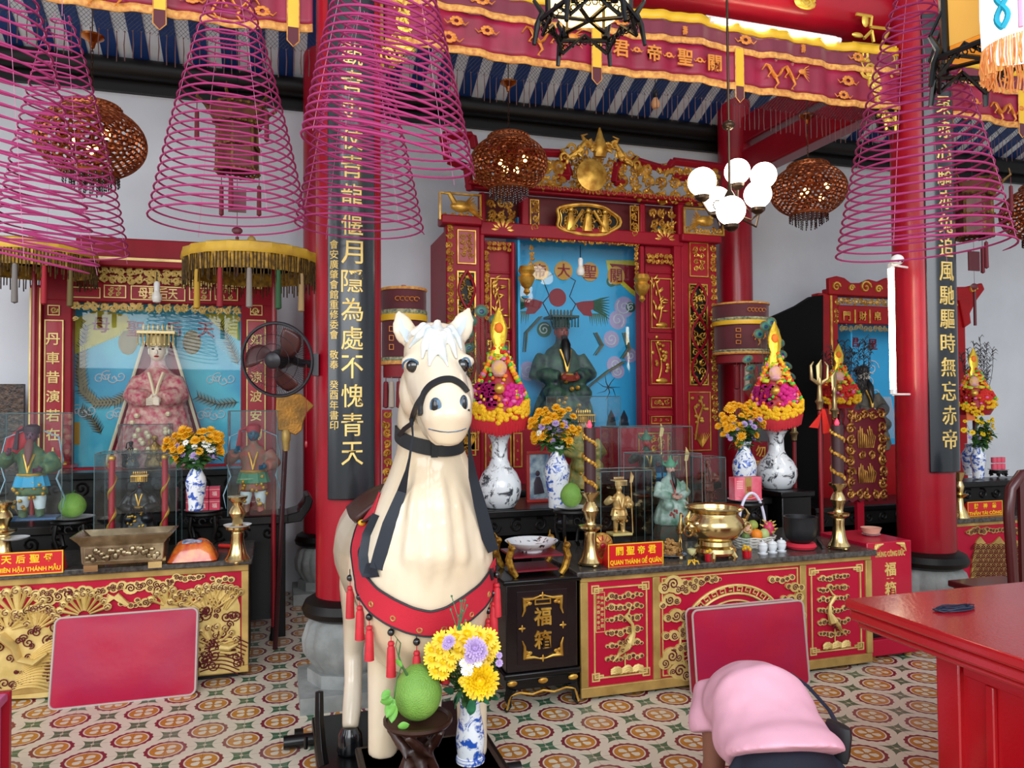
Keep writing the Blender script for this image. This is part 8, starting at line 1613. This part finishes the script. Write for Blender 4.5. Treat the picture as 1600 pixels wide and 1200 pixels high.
def polearm(lab, px, pyt, pyr, Y, pyb, ribbons=True, prongs=True):
    a = P(px, pyt, Y); r_ = P(px-2, pyr, Y); b = Vector((r_.x, Y, 0)); t = thing('polearm', lab, 'polearm', b, 'ceremonial polearms'); m = MB(); m.rod(b, r_, .016, 10); m.obj('pole', MATS['pole_red'], t); m = MB(); m.lathe([(.0, .0), (.02, .01), (.022, .05), (.035, .07), (.02, .09), (.014, .2), (.02, .22), (.012, .25)], 10, r_); h_ = a.z-r_.z; m.limb([(r_+Vector((0, 0, .22)), .02, .008), (r_+Vector((0, 0, .22+h_*.3)), .028, .008), (a, .003, .003)], 8)
    for s in ((-1, 1) if prongs else ()): m.tube([r_+Vector((0, 0, .2)), r_+Vector((s*.07, 0, .24)), r_+Vector((s*.075, 0, .34)), r_+Vector((s*.05, 0, .37))], [.016, .014, .01, .004], 6)
    m.obj('head', mat('aged_brass', '#A8946A', .35, .8), t)
    if ribbons: m = MB(); m.mi = 0; m.prism([(r_.x, r_.z+.02), (r_.x-.02, r_.z-.02), (r_.x-.12, r_.z-.12), (r_.x-.04, r_.z-.13)], Y-.03, Y-.025); m.prism([(r_.x-.01, r_.z+.02), (r_.x+.02, r_.z+.01), (r_.x+.07, r_.z-.16), (r_.x-.0, r_.z-.17)], Y-.035, Y-.03); m.obj('red_ribbon', mat('ribbon_red', '#D8281E', .5), t)
polearm('ceremonial polearm with red ribbons left of the carved board', 1283, 562, 642, 4.85, 0)
polearm('plain topped ceremonial polearm behind the pedestal vase', 1243, 640, 690, 5.3, 0, False)
polearm('ceremonial polearm rising behind the lit candle of the right candlestick', 1306, 580, 655, 5.0, 0, False, False)
# second embroidered scroll panel hanging behind the horse neck and by the right vase
for px0, px1, py0, py1, Y, lab in ((598, 612, 640, 775, 5.5, 'narrow red and gold carved board behind the horse neck'), (1176, 1200, 690, 760, 5.7, 'red board with gold characters behind the pedestal vase')):
    x0, x1, z0, z1 = RECT(px0, py0, px1, py1, Y); t = thing('carved_board', lab, 'board', ((x0+x1)/2, Y, 0)); m = MB(); m.box(x0, x1, Y, Y+.03, 0, z1); m.obj('panel', RED2, t, bevel=.004); m = MB()
    if px0 < 700: carve(m, x0, x1, z0, z1, Y, .07, 7, .3, 2)
    else:
        for i, ch in enumerate('勿忘'): write(m, ch, ((x0+x1)/2, Y-.004, z1-.08-i*.12), .10)
    m.obj('gold_relief', GOLD, t)
# dark red chair at the right edge
c = G(1604, 1000, 0); Yc = 3.45; p = P(1594, 900, Yc); t = thing('chair', 'dark red wooden chair with a rounded back at the right edge', 'chair', (p.x+.2, Yc, 0)); CH = mat('chair_wood', '#4A1518', .3, coat=.3); x0 = P(1577, 850, Yc).x; zt2 = P(1590, 742, Yc).z; m = MB()
m.tube([(x0+.03, Yc, .45), (x0, Yc, zt2-.22), (x0+.02, Yc, zt2-.08), (x0+.10, Yc, zt2), (x0+.32, Yc, zt2+.02), (x0+.42, Yc, zt2-.08), (x0+.44, Yc, zt2-.22), (x0+.41, Yc, .45)], .03, 10); m.box(x0+.08, x0+.36, Yc-.01, Yc+.012, .5, zt2-.01); m.obj('backrest', CH, t); m = MB(); m.box(x0, x0+.44, Yc+.0, Yc+.44, .42, .46); m.obj('seat', CH, t, bevel=.008)
for x in (x0+.04, x0+.40):
    for y in (Yc+.02, Yc+.40): m = MB(); m.rod((x, y, 0), (x, y, .42), .022, 8); m.obj('leg', CH, t)
# kneeling pad edge at the lower left corner
a = D(-16, 1200, 2.75); b = D(-34, 1092, 2.85); t = thing('kneeling_bench', 'red edged pink kneeling bench cut off at the lower left corner', 'bench', (a.x-.25, a.y, 0)); m = MB(); zt3 = b.z; m.box(a.x-.5, a.x+.01, a.y-.3, b.y+.05, zt3-.03, zt3); m.box(a.x-.46, a.x-.01, a.y-.28, b.y+.03, .0, zt3-.03); m.obj('bench', mat('bench_pink', '#C05A86', .5), t, bevel=.006); m = MB(); m.box(a.x-.5, a.x+.016, b.y+.03, b.y+.055, 0, zt3+.004); m.obj('red_edge', RED, t)
